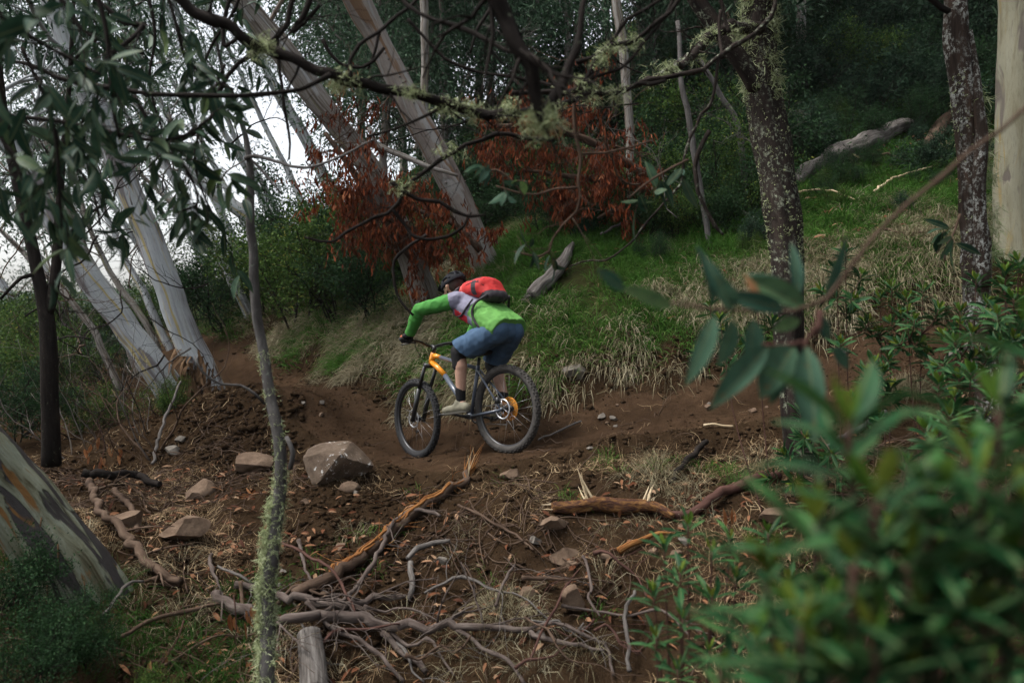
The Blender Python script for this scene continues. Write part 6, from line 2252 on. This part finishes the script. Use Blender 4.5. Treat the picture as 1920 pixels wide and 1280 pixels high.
near_branch('thick dark branch stub hanging down from the top middle', [(890, -80, 2.2, 20), (930, 0, 2.2, 18), (965, 60, 2.2, 17), (990, 110, 2.2, 15), (1006, 170, 2.2, 13), (1020, 225, 2.22, 10), (1024, 240, 2.22, 5)], lich=70, lt=(.85, 1), seed=5,
            subs=[[(1018, 215, 2.24, 9), (1040, 180, 2.28, 10), (1060, 150, 2.3, 9), (1072, 122, 2.32, 8), (1085, 60, 2.36, 6), (1100, -20, 2.4, 5)], [(985, 100, 2.25, 4), (939, 94, 2.3, 4), (892, 60, 2.35, 5), (810, 37, 2.4, 4), (771, 16, 2.42, 4), (740, -20, 2.45, 4)]])
near_branch('twig looping from the upper middle down to the two middle trunks', [(1040, 262, 3.2, 4), (982, 258, 3.2, 4), (931, 250, 3.2, 4), (841, 293, 3.2, 4), (794, 324, 3.2, 4), (755, 359, 3.2, 4), (744, 390, 3.2, 3.6), (716, 402, 3.2, 3.4), (673, 422, 3.2, 3), (619, 455, 3.2, 2.6), (572, 445, 3.2, 2)], seed=9, lich=28,
            subs=[[(732, 340, 3.2, 4), (779, 375, 3.2, 4), (833, 379, 3.2, 3.6), (865, 402, 3.2, 3.2), (912, 402, 3.2, 2.4)], [(735, 392, 3.2, 3.4), (779, 445, 3.2, 3.2), (833, 445, 3.2, 3), (869, 426, 3.2, 2.6), (884, 398, 3.2, 2)],
                  [(800, 440, 6.0, 3), (745, 480, 6.0, 3), (738, 525, 6.0, 2.8), (755, 570, 6.0, 2.6), (775, 592, 6.0, 2)]])
near_branch('long hanging twig with fine side shoots below the top branch', [(1079, 150, 3.1, 4), (1079, 184, 3.1, 3.6), (1077, 234, 3.1, 3.4), (1083, 273, 3.1, 3), (1091, 289, 3.1, 3), (1083, 352, 3.1, 2.6), (1087, 391, 3.1, 2.4), (1048, 430, 3.1, 2), (1029, 477, 3.1, 1.6)], mat='dead_brown', seed=13,
            subs=[[(1091, 289, 3.1, 2.4), (1138, 287, 3.1, 2.2), (1193, 273, 3.1, 2), (1224, 262, 3.1, 1.6)], [(1083, 352, 3.1, 2), (1040, 355, 3.1, 2), (990, 365, 3.1, 1.6), (930, 350, 3.1, 1.4)]])
near_branch('dark branch sweeping up right from the lichen branch', [(960, 175, 3.0, 4), (1029, 172, 3.0, 5), (1091, 168, 3.0, 5), (1122, 102, 3.0, 4.5), (1185, 78, 3.0, 4.5), (1240, 35, 3.0, 4), (1300, -30, 3, 4)], seed=17, lich=60,
            subs=[[(1079, 117, 3.05, 4), (1130, 98, 3.05, 4), (1169, 43, 3.05, 3.6), (1240, 0, 3.05, 3.2), (1280, -30, 3.05, 3)], [(763, 35, 3.1, 3), (794, 70, 3.1, 3), (845, 113, 3.1, 3), (911, 137, 3.1, 3), (990, 148, 3.1, 3), (1040, 160, 3.05, 3)],
                  [(1100, 150, 3, 3), (1180, 120, 3, 3), (1215, 60, 3, 3), (1243, 35, 3, 3), (1266, -10, 3, 3)], [(919, 16, 3.1, 3), (896, 51, 3.1, 3), (880, 100, 3.1, 2)]])
near_branch('mossy limb reaching left from the mossy trunk', [(1425, 55, 5.6, 12), (1372, 51, 5.2, 10), (1333, 66, 4.9, 9), (1305, 94, 4.6, 8), (1278, 117, 4.4, 7), (1235, 145, 4.2, 6), (1190, 158, 4, 5), (1130, 178, 3.9, 4), (1060, 190, 3.8, 3)], mat='dark_bark', seed=21, lich=220, lichL=.04,
            subs=[[(1200, 156, 4.0, 4.5), (1309, 135, 4, 4.5), (1348, 105, 4, 4.5), (1388, 78, 4, 4.5), (1423, 59, 4, 4.5), (1450, 20, 4, 4), (1460, -40, 4, 4)],
                  [(1348, 105, 4.0, 3.2), (1344, 133, 4, 3), (1333, 188, 4, 3), (1305, 234, 4, 3), (1282, 289, 4, 2.6), (1280, 340, 4, 2.4), (1251, 375, 4, 2), (1223, 406, 4, 2), (1185, 453, 4, 1.8), (1138, 488, 4, 1.6), (1099, 488, 4, 1.6), (1068, 500, 4, 1.2)],
                  [(1368, 60, 4.6, 3.4), (1350, 0, 4.6, 3.4), (1335, -40, 4.6, 3)], [(1355, 110, 4.1, 3), (1348, 60, 4.2, 3), (1352, 20, 4.2, 3)], [(1330, 245, 4.3, 4), (1310, 280, 4.3, 4.5), (1302, 330, 4.3, 4), (1325, 400, 4.3, 3.5), (1355, 440, 4.3, 3)]])
near_branch('dark twig from the top left corner running right', [(150, -30, 3.0, 4), (230, 40, 3.0, 4.5), (270, 50, 3.0, 4.5), (215, 95, 2.9, 4), (180, 130, 2.9, 3)], seed=27, subs=[[(440, -20, 3.1, 4.5), (420, 30, 3.1, 4), (420, 90, 3.1, 4), (450, 70, 3.1, 3.5)], [(555, -20, 3.2, 5), (530, 60, 3.2, 5), (490, 90, 3.2, 5), (430, 130, 3.2, 4), (410, 180, 3.2, 4), (390, 230, 3.2, 3.5), (345, 260, 3.2, 3), (300, 262, 3.2, 2.5)],
      [(520, 70, 3.2, 3), (525, 120, 3.2, 3), (530, 180, 3.2, 3), (540, 240, 3.2, 2.6), (542, 300, 3.2, 2)]])
near_branch('crooked dark twigs hanging in front of the rear shrubs at top left of the rider', [(580, -30, 3.3, 5), (575, 20, 3.3, 5), (540, 70, 3.3, 4.5), (570, 40, 3.3, 4), (600, 10, 3.3, 3)], seed=33, subs=[[(605, 75, 3.3, 3.5), (630, 115, 3.3, 3.2), (680, 130, 3.3, 3), (720, 90, 3.3, 3)], [(711, 60, 3.3, 3), (700, 110, 3.3, 2.6), (690, 130, 3.3, 2)]])

# fine bare branches tangled through the middle distance
gk = np.random.default_rng(401)
for k in range(80):
    if k < 38:
        px, py, d = 600 + 860 * gk.random(), 40 + 400 * gk.random(), 8.8 + 3.5 * gk.random()
        lab, grp = 'bare twiggy branch in the tangle above and behind the bank', 'bare branches in the tangle behind the bank'
    else:
        px, py, d = 20 + 420 * gk.random(), 250 + 420 * gk.random(), 6.5 + 4.5 * gk.random()
        lab, grp = 'bare twiggy branch in the tangle among the left trunks', 'bare branches among the left trunks'
    br, _ = grow(gk, P(px, py, d), np.array([-.5 + gk.normal() * .8, gk.normal() * .3, .3 + gk.normal() * .6]), .7 + 1.1 * gk.random(), .005 + .007 * gk.random(), 2, 4, .4, 0, .1, .55, .08, .8)
    mb = MB()
    for pth, rad, lev in br:
        V, F, tc = tube(pth, np.maximum(rad, .0015), 5)
        mb.add(V, F, tc=tc + k)
    tag(mb.build('bare_branch', M[('twig_dark', 'dead_grey', 'dead_brown', 'twig_dark')[k % 4]]), lab, 'branch', grp)

# ------------------------------------------------------------------ large leaves, one by one
def leaf_mesh(L, W, curl, fold, kind='gum', n=7, seed=0):
    """a single blade along +X with a midrib fold; about 24 triangles"""
    t = np.linspace(0, 1, n)
    if kind == 'gum':
        w = np.sin(np.pi * np.clip(t, 0, 1) ** .85) ** .8
    else:
        w = np.sin(np.pi * t ** 1.25) ** .75
    w[0], w[-1] = .06, .03
    g_ = np.random.default_rng(seed)
    bendy = .10 * g_.normal()
    rows = []
    for i in range(n):
        x = L * t[i]
        z = -curl * L * t[i] ** 2
        y0 = bendy * L * t[i] * (1 - t[i]) * 1.6
        h = W * .5 * w[i]
        rows += [(x, y0 + h, z + h * fold), (x, y0, z), (x, y0 - h, z + h * fold)]
    F = [(3 * i + a, 3 * i + a + 1, 3 * i + a + 4, 3 * i + a + 3) for i in range(n - 1) for a in (0, 1)]
    return np.array(rows), np.array(F)


def leaf_set(mat, L, W, kind, name='leaf', curls=(.05, .2, .35, .1)):
    out = []
    for k, c in enumerate(curls):
        V, F = leaf_mesh(L, W * (1 + .12 * (k - 1)), c, .12 + .1 * k, kind, seed=k + 5)
        out.append(make_mesh(name, V, [F], None, True, [M[mat]]))
    return out


LEAF = {'gum': leaf_set('big_gum_leaf', .095, .024, 'gum'), 'blue': leaf_set('blue_gum_leaf', .10, .036, 'gum'), 'pepper': leaf_set('pepper_leaf', .085, .0145, 'pepper'), 'young': leaf_set('young_leaf', .04, .011, 'pepper', 'young_leaf', (-.05, -.15, .0, -.1)),
        'dry': leaf_set('dry_leaf_obj', .09, .026, 'gum'), 'pep_mid': leaf_set('pepper_leaf', .07, .014, 'pepper')}


def put_leaf(t, me, base, d, nrm_, s, name='leaf'):
    d = nrm(d)
    n_ = np.asarray(nrm_, float)
    y = nrm(np.cross(n_, d))
    z = np.cross(d, y)
    m = Matrix(((d[0], y[0], z[0], base[0] - t.location[0]), (d[1], y[1], z[1], base[1] - t.location[1]), (d[2], y[2], z[2], base[2] - t.location[2]), (0, 0, 0, 1)))
    o = bpy.data.objects.new(name, me)
    COL.objects.link(o)
    o.parent = t
    o.matrix_local = m @ Matrix.Diagonal((s, s, s, 1))
    return o


def gum_spray(label, rows, nleaf, seed, kind='gum', twl=.3, mat='twig_dark', sz=1.0, t0=.1, down=.55):
    """hanging gum twig: main stem, side twigs, single leaves"""
    g = np.random.default_rng(seed)
    q = PR(rows)
    t = thing('gum_branch', label, 'branch', tuple(q[0, :3]), 'leafy gum branches hanging at upper left' if kind == 'gum' else None)
    mb = MB()
    path, r = limb(mb, q, .02, 7, .12, seed, .008)
    reparent_keep(mb.build('stem', M[mat]), t)
    nt = max(3, nleaf // 6)
    k = 0
    tw = MB()
    for i in range(nt):
        f = t0 + (1 - t0) * (i + .6 * g.random()) / nt
        j = min(int(f * (len(path) - 1)), len(path) - 2)
        d = nrm(nrm(path[j + 1] - path[j]) * .5 + rand_dirs(1, g)[0] * .9 + np.array([0, 0, -.25]))
        L = twl * (.5 + .8 * g.random())
        n = 6
        pts = [path[j]]
        for _ in range(n):
            d = nrm(d + g.normal(size=3) * .22 + np.array([0, 0, -.08]))
            pts.append(pts[-1] + d * L / n)
        pts = np.array(pts)
        V, F, tc = tube(pts, np.linspace(.0026, .0009, n + 1), 5)
        tw.add(V, F, tc=tc)
        for a in range(6):
            if k >= nleaf:
                break
            u_ = .25 + .75 * (a + .5) / 6
            ii = min(int(u_ * n), n - 1)
            p = pts[ii] + (pts[ii + 1] - pts[ii]) * g.random()
            ld = nrm(nrm(pts[ii + 1] - pts[ii]) * .5 + rand_dirs(1, g)[0] * .8 + np.array([0, 0, -down]))
            put_leaf(t, LEAF[kind][int(g.integers(4))], p, ld, rand_dirs(1, g)[0] + np.array([0, -.6, .5]), sz * (.7 + .6 * g.random()))
            k += 1
    reparent_keep(tw.build('side_twigs', M[mat]), t)
    return t


gum_spray('gum branch with dark leaves filling the top left corner', [(-80, -60, 2.1, 5), (-10, 20, 2.1, 5), (60, 70, 2.15, 4), (130, 110, 2.2, 3.5), (190, 140, 2.2, 2.5)], 54, 1, sz=1.0)
gum_spray('gum branch with large round leaves at the very top left', [(-40, -120, 1.7, 4), (20, -50, 1.7, 4), (60, 10, 1.75, 3), (70, 50, 1.75, 2)], 18, 2, sz=1.1, twl=.14)
gum_spray('gum twig hanging down from the top between the left trunks', [(150, -80, 2.4, 5), (190, 20, 2.4, 4.5), (205, 110, 2.4, 4), (212, 200, 2.4, 3.5), (225, 260, 2.4, 2.5)], 54, 3, sz=.95)
gum_spray('gum twig hanging lowest at the left, above the forked tree', [(40, 90, 2.2, 4.5), (85, 190, 2.2, 4), (105, 270, 2.2, 3.5), (112, 350, 2.2, 3), (118, 430, 2.2, 2)], 60, 4, sz=1.0, twl=.28)
gum_spray('gum branch reaching right in front of the largest leaning gum', [(0, 215, 2.5, 4.5), (100, 225, 2.5, 4.5), (200, 245, 2.5, 4), (280, 262, 2.5, 3.5), (345, 255, 2.5, 3), (400, 215, 2.5, 2)], 72, 5, sz=.9, twl=.22)
gum_spray('gum spray hanging over the top of the largest leaning gum', [(250, 180, 2.7, 4), (300, 270, 2.7, 3.5), (350, 320, 2.7, 3), (370, 380, 2.7, 2.4), (330, 400, 2.7, 2)], 60, 6, sz=1.0, twl=.28)
gum_spray('gum spray in front of the bright sky left of the lichen branch', [(300, -60, 2.8, 4), (330, 40, 2.8, 3.5), (350, 110, 2.8, 3), (400, 150, 2.8, 2.4), (440, 170, 2.8, 2)], 54, 7, sz=.95, twl=.28)
gum_spray('gum branch fringing the left edge of the picture', [(-90, 120, 2.3, 4), (-40, 200, 2.3, 4), (10, 270, 2.3, 3.5), (40, 330, 2.3, 3), (50, 400, 2.3, 2)], 42, 8, sz=1.0, twl=.25)
gum_spray('gum spray above the twig fork at top left', [(60, -80, 2.9, 4), (110, -10, 2.9, 4), (150, 50, 2.9, 3.5), (200, 80, 2.9, 3), (270, 100, 2.9, 2.4)], 42, 9, sz=.9, twl=.32)
gum_spray('fine gum spray left of the lichened sapling top', [(420, 120, 3.3, 3), (390, 200, 3.3, 3), (365, 290, 3.3, 2.6), (380, 360, 3.3, 2), (410, 420, 3.3, 1.6)], 54, 21, sz=1.0, twl=.32)
gum_spray('fine gum spray against the bright sky between the leaning trunks', [(270, -40, 3.5, 3.5), (290, 60, 3.5, 3), (280, 150, 3.5, 2.6), (300, 230, 3.5, 2), (330, 300, 3.5, 1.6)], 48, 22, sz=1.05, twl=.36)
gum_spray('fine gum spray at the top beside the lichen branch', [(470, -60, 3.6, 3.5), (440, 20, 3.6, 3), (400, 80, 3.6, 2.6), (370, 150, 3.6, 2)], 54, 23, sz=1.0, twl=.34)
gum_spray('fine gum spray over the second leaning gum', [(40, 220, 3.2, 3.5), (120, 290, 3.2, 3), (170, 350, 3.2, 2.6), (190, 420, 3.2, 2)], 48, 24, sz=1.0, twl=.3)
gum_spray('thin gum spray with few leaves in front of the rusty leaves', [(900, 330, 3.0, 2.6), (930, 320, 3, 2.4), (960, 340, 3, 2), (985, 370, 3, 1.6)], 14, 10, 'blue', .12, 'dead_brown', .8, down=.2)['group'] = 'sparse gum sprays in the middle'
gum_spray('thin gum spray with few leaves above the pale dead limb', [(1030, 470, 3.1, 2.4), (1010, 480, 3.1, 2.2), (985, 475, 3.1, 2), (965, 470, 3.1, 1.4)], 12, 11, 'gum', .12, 'dead_brown', .9, down=.2)['group'] = 'sparse gum sprays in the middle'
gum_spray('thin gum spray with long leaves left of the mossy trunk', [(1290, 300, 3.2, 2.4), (1250, 320, 3.2, 2.2), (1210, 345, 3.2, 2), (1180, 370, 3.2, 1.4)], 16, 12, 'gum', .14, 'dead_brown', 1.1, down=.1)['group'] = 'sparse gum sprays in the middle'
gum_spray('pale gum spray below the lichened right tree', [(1800, 400, 3.4, 2.4), (1790, 430, 3.4, 2.2), (1775, 460, 3.4, 2), (1770, 490, 3.4, 1.4)], 10, 13, 'gum', .12, 'dead_brown', 1.1, down=.1)['group'] = 'sparse gum sprays in the middle'

# the close out-of-focus branch on the right
q = PR([(2000, 130, 1.28, 3.8), (1920, 205, 1.3, 4.1), (1860, 255, 1.3, 4.3), (1800, 305, 1.3, 4.3), (1710, 375, 1.3, 4.3), (1650, 430, 1.3, 4.3), (1600, 500, 1.3, 4.6), (1560, 555, 1.3, 4.6), (1535, 580, 1.3, 4.3), (1440, 583, 1.3, 3.8), (1340, 577, 1.3, 3.3), (1258, 568, 1.3, 2.2)])
nb = thing('gum_branch', 'close blurred red twig with blue green leaves reaching in from the right', 'branch', tuple(q[0, :3]))
mb = MB()
limb(mb, q, .012, 10, .2, 4, .004, .0018)
reparent_keep(mb.build('stem', M['dead_brown']), nb)
for rows in ([(1537, 582, 1.3, 7), (1536, 605, 1.29, 7), (1530, 628, 1.28, 5)], [(1510, 640, 1.29, 4), (1470, 648, 1.29, 4), (1430, 645, 1.29, 3)], [(1530, 610, 1.28, 4), (1512, 640, 1.28, 4), (1508, 655, 1.28, 3)]):
    mb = MB()
    limb(mb, PR(rows), .01, 8, .1, 6)
    reparent_keep(mb.build('side_twigs', M['twig_red']), nb)
for bx, by, tx, ty, w, dd in ((1262, 578, 1165, 538, 44, 0), (1170, 545, 1120, 505, 38, -.02), (1336, 572, 1310, 455, 28, .02), (1362, 572, 1332, 485, 34, .0), (1372, 580, 1345, 520, 34, -.02), (1512, 578, 1395, 520, 44, .02), (1470, 580, 1370, 548, 40, -.02), (1495, 560, 1495, 445, 30, .03),
                              (1545, 560, 1592, 440, 34, .02), (1340, 592, 1292, 712, 46, -.03), (1375, 600, 1350, 690, 44, .03), (1412, 598, 1408, 690, 52, 0), (1440, 650, 1338, 765, 48, -.02), (1490, 648, 1430, 745, 66, -.01), (1512, 650, 1535, 830, 58, -.04), (1560, 650, 1600, 692, 30, .02),
                              (1500, 600, 1450, 620, 40, .03), (1535, 590, 1560, 640, 30, .02), (1462, 648, 1452, 760, 56, .02), (1480, 540, 1400, 510, 40, .04)):
    b = P(bx, by, 1.3 + dd)
    e = P(tx, ty, 1.28 + dd * 2)
    L = np.linalg.norm(e - b)
    k = int(g.integers(4))
    o = put_leaf(nb, LEAF['blue'][k], b, e - b, np.array([g.normal() * .3, -1, .1]), L / .10)
    o.scale[1] *= .78 * (w / F_PX * 1.3) / (.036 * L / .10)
o = put_leaf(nb, LEAF['dry'][1], P(1432, 582, 1.29), P(1408, 515, 1.28) - P(1432, 582, 1.29), np.array([.5, -1, .1]), .75, 'dry_leaf')

# ------------------------------------------------------------------ pepper bushes
def pepper(label, base, whorls, seed, leaf='pepper', sz=1.0, nl=11, young=5, group=None, stem_r=.0035, lower=True, extra=()):
    g = np.random.default_rng(seed)
    t = thing('pepper_bush', label, 'shrub', tuple(base), group)
    mids = []
    for wi, wp in enumerate(list(whorls) + list(extra)):
        wp = np.asarray(wp, float)
        b = np.asarray(base, float) + np.array([g.normal() * .04, g.normal() * .04, 0])
        if wi >= len(whorls):
            b = min(mids, key=lambda q_: np.linalg.norm(q_ - wp))
        mid = (b + wp) / 2 + np.array([(wp - b)[0] * .25, (wp - b)[1] * .25, -.02]) * .6
        pts = catmull([b, mid, wp], .04)
        if wi < len(whorls):
            mids += [pts[int(len(pts) * f)] for f in (.5, .65, .8)]
        V, F, tc = tube(pts, np.linspace(stem_r * 1.5, stem_r * .8, len(pts)), 6)
        reparent_keep(MB().add(V, F, tc=tc + seed).build('stem', M['twig_red']), t)
        ax = nrm(nrm(pts[-1] - pts[-3]) + np.array([0, 0, .6]))
        e1 = nrm(np.cross(ax, [1, .3, .1]))
        e2 = np.cross(ax, e1)
        for k in range(nl):
            lv = k / nl
            a = k * 2.399 + g.random() * .5
            el = .15 + .75 * lv + .12 * g.normal()
            d = nrm((e1 * math.cos(a) + e2 * math.sin(a)) * math.cos(el) + ax * math.sin(el))
            p = wp - ax * (.045 * (1 - lv) * sz)
            put_leaf(t, LEAF[leaf][int(g.integers(4))], p, d, ax + g.normal(size=3) * .25, sz * (.7 + .5 * g.random()))
        if lower:
            for k in range(4):
                a = g.random() * 6.28
                f = .55 + .35 * g.random()
                p = pts[int(f * (len(pts) - 1))]
                d = nrm(e1 * math.cos(a) + e2 * math.sin(a) + ax * .2)
                put_leaf(t, LEAF[leaf][int(g.integers(4))], p, d, ax + g.normal(size=3) * .3, sz * (.65 + .4 * g.random()))
        for k in range(young):
            a = k * 2.4 + g.random()
            d = nrm((e1 * math.cos(a) + e2 * math.sin(a)) * .45 + ax)
            put_leaf(t, LEAF['young'][int(g.integers(4))], wp + ax * .004, d, ax * -.3 + g.normal(size=3) * .3, sz * (.7 + .5 * g.random()), 'young_leaf')
    return t


def gbase(px, d, lift=-.03):
    x = (px - 960) / F_PX * d
    return np.array([x, d, float(gz(x, d)) + lift])


g = np.random.default_rng(83)
pepper('large blurred pepper bush with glossy whorled leaves filling the lower right', gbase(1700, .95), [P(*w) for w in ((1590, 800, 0.84), (1640, 940, 0.77), (1745, 945, 0.78), (1530, 985, 0.84), (1600, 1060, 0.75), (1700, 1060, 0.75), (1790, 1090, 0.78), (1500, 1180, 0.78), (1640, 1190, 0.72), (1760, 1200, 0.75), (1440, 1085, 0.87), (1560, 1270, 0.75), (1690, 1280, 0.75))], 3, nl=13, sz=1.2, young=4)
pepper('blurred pepper bush at the right edge with long leaves', gbase(1980, 1.0), [P(*w) for w in ((1872, 770, 0.84), (1840, 900, 0.78), (1930, 960, 0.78), (1890, 1060, 0.78), (1850, 1180, 0.75), (1950, 1240, 0.75), (1960, 640, 0.87), (1960, 820, 0.87), (1960, 1100, 0.84), (1840, 1000, 0.87))], 5, nl=13, sz=1.2, young=3)
pepper('blurred pepper bush along the bottom edge right of the middle', gbase(1500, 1.3), [P(*w) for w in ((1420, 1200, 1.18), (1350, 1260, 1.14), (1480, 1260, 1.04), (1560, 1130, 1.14), (1660, 1010, 1.14), (1760, 1020, 1.18), (1840, 1270, 1.04), (1730, 1140, 1.14), (1820, 830, 1.18))], 6, nl=13, sz=1.15, young=3)
pepper('pepper bush in the lower right, left of the large blurred one', gbase(1310, 2.7), [P(*w) for w in ((1290, 985, 2.75), (1245, 1025, 2.7), (1335, 1035, 2.65), (1275, 1075, 2.6), (1225, 1110, 2.65), (1335, 1120, 2.6), (1280, 1160, 2.55), (1380, 1085, 2.6), (1395, 1170, 2.55), (1230, 1195, 2.6), (1330, 1220, 2.5), (1410, 1240, 2.45), (1270, 1255, 2.5), (1370, 1010, 2.8))], 7, nl=14, sz=1.05, young=4)
pepper('pepper bush half hidden behind the large blurred one', gbase(1500, 2.5), [P(*w) for w in ((1440, 1000, 2.5), (1480, 1090, 2.4), (1450, 1170, 2.4), (1500, 1230, 2.3), (1530, 930, 2.6), (1430, 1280, 2.3), (1600, 900, 2.6), (1700, 870, 2.6), (1780, 900, 2.5), (1660, 980, 2.4))], 9, nl=13)
for k, (px, d, ws, lab) in enumerate((
        (1735, 4.7, ((1730, 545, 4.75), (1700, 560, 4.7), (1760, 580, 4.7), (1715, 600, 4.6)), 'slim pepper bush with lime tips right of the trail gap'),
        (1675, 4.9, ((1672, 540, 4.9), (1650, 560, 4.9), (1690, 590, 4.8)), 'slim pepper bush left of the lime tipped one'),
        (1825, 4.3, ((1830, 525, 4.4), (1800, 585, 4.3), (1822, 625, 4.2), (1790, 640, 4.2), (1850, 570, 4.3)), 'pepper bush in front of the lichened right tree'),
        (1895, 3.9, ((1885, 510, 4.0), (1910, 490, 4.0), (1900, 560, 3.9), (1915, 600, 3.9), (1870, 590, 3.8)), 'lime tipped pepper bush at the right edge'),
        (1590, 4.8, ((1585, 470, 4.9), (1570, 500, 4.9), (1600, 560, 4.8)), 'tall thin pepper shoot right of the mossy trunk'),
        (1640, 4.4, ((1640, 680, 4.4), (1625, 700, 4.4), (1655, 700, 4.4)), 'small pepper seedling on the near edge of the trail'),
        (1530, 4.9, ((1500, 770, 4.9), (1540, 790, 4.8), (1510, 820, 4.8), (1470, 850, 4.9), (1560, 850, 4.6)), 'low pepper bush at the foot of the mossy trunk'),
        (1440, 5.0, ((1420, 560, 5.2), (1350, 600, 5.2), (1330, 575, 5.3)), 'pepper shoots behind the close blurred branch'),
        (1800, 3.4, ((1760, 720, 3.4), (1820, 700, 3.4), (1860, 740, 3.3), (1780, 780, 3.2), (1900, 720, 3.3)), 'dark pepper bush between the right shrubs and the blurred ones'))):
    pepper(lab, gbase(px, d), [P(*w) for w in ws[:2]], 20 + k, 'pep_mid', 1.4, 14, 6, 'pepper bushes beside the right end of the trail', .003, extra=[P(*w) for w in ws[2:]] + [P(w[0] + 30 * (-1) ** i, w[1] + 45, w[2] + .08) for i, w in enumerate(ws)] + [P(w[0] - 24 * (-1) ** i, w[1] + 85, w[2]) for i, w in enumerate(ws[:3])])

# dry orange leaf sprays at the bottom beside the sapling
for lab, ctr, n, sd in (('spray of dry orange leaves hanging left of the sapling at the bottom', (440, 1180, 4.05), 46, 1), ('dry orange leaves bunched at the bottom left of the sapling', (345, 1230, 3.9), 22, 2), ('fallen spray of dry brown leaves below the slab rocks', (450, 935, 6.3), 26, 3), ('rusty leaf spray hanging left of the berm', (185, 830, 7.2), 30, 4), ('dry curled leaf standing beside the mossy trunk', (1475, 880, 4.9), 2, 5), ('brown curled dead leaves by the foreground pepper bush', (1370, 985, 4.4), 5, 6)):
    g2 = np.random.default_rng(90 + sd)
    c = P(*ctr)
    t = thing('dry_leaf_spray', lab, 'leaves', tuple(c))
    if n > 5:
        tw = MB()
        br, tp = grow(g2, c + [-.02, .05, .16 if sd != 3 else .04], np.array([.1, -.1, -.8 if sd != 3 else -.1]), (.5 if sd < 3 else .42) if sd != 3 else .3, .004, 1, 5, .3, .2, 0, .6, .06, .9)
        for pth, rad, lev in br:
            V, F, tc = tube(pth, np.maximum(rad, .0012), 5)
            tw.add(V, F, tc=tc)
        reparent_keep(tw.build('twigs', M['twig_red']), t)
        tp = np.array([a for a, _ in tp])
    else:
        tp = np.array([c])
    for k in range(n):
        p = tp[int(g2.integers(len(tp)))] + g2.normal(size=3) * .02
        if sd == 3:
            p[2] = max(p[2], float(gz(p[0], p[1])) + .01)
        d = rand_dirs(1, g2)[0] * (.35 if n > 5 else .2) + np.array([0, 0, -1 if n > 5 else 1.0])
        if sd == 3:
            d = rand_dirs(1, g2, .3)[0]
        put_leaf(t, LEAF['dry'][int(g2.integers(4))], p, d, rand_dirs(1, g2)[0] + np.array([0, -.5, 0]), .75 + .6 * g2.random(), 'dry_leaf')
# ------------------------------------------------------------------ far hills and the misty air
def ridge(name, label, y0, depth, xs, zs, seed):
    n, m = 90, 14
    X = np.linspace(-420, 300, n)
    top = np.interp(X, xs, zs) + 7 * fbm(np.stack([X * .03, X * 0 + seed, X * 0], -1), 4, seed)
    V = []
    for j in range(m):
        t = j / (m - 1)
        V.append(np.stack([X, y0 + depth * t + 0 * X, -70 + (top + 70) * np.sin(t * np.pi / 2)], -1))
    V = np.concatenate(V)
    V[:, 2] += 3.0 * fbm(V * .09, 4, seed + 1)
    i = (np.arange(m - 1)[:, None] * n + np.arange(n - 1)[None]).ravel()
    o = link(name, make_mesh(name, V, [np.stack([i, i + 1, i + 1 + n, i + n], -1)], None, True, [M['far_forest']]))
    tag(o, label, 'hill', kind='structure')


t = NT('far_forest')
nn = t.noise(t.geo(), .35, 5, .7)
t.col(t.ramp(nn, [(.3, (.02, .03, .02)), (.6, (.05, .07, .045)), (.8, (.09, .11, .075))]))
M['far_forest'] = t.fin(.95, .1)
ridge('far_hill', 'pale forested hill in the mist beyond the left gap', 150, 90, [-420, -200, -90, -20, 60, 300], [10, 14, 9, 16, 30, 40], 3)
bm = bmesh.new()
bmesh.ops.create_cube(bm, size=1.0)
me = bpy.data.meshes.new('haze')
bm.to_mesh(me)
bm.free()
hz = NT('misty_air')
hz.t.nodes.remove(hz.b)
pv = hz.n('ShaderNodeVolumePrincipled')
pv.inputs['Color'].default_value = (.92, .95, .97, 1)
pv.inputs['Density'].default_value = .0003
pv.inputs['Anisotropy'].default_value = .2
hz.l(pv.outputs[0], hz.out.inputs['Volume'])
me.materials.append(hz.m)
h = link('haze', me)
h.scale = (1000, 420, 175)
h.location = (0, 140, 175 / 2 - 92)
tag(h, 'thin pale mist between the far trees', 'mist', kind='stuff')
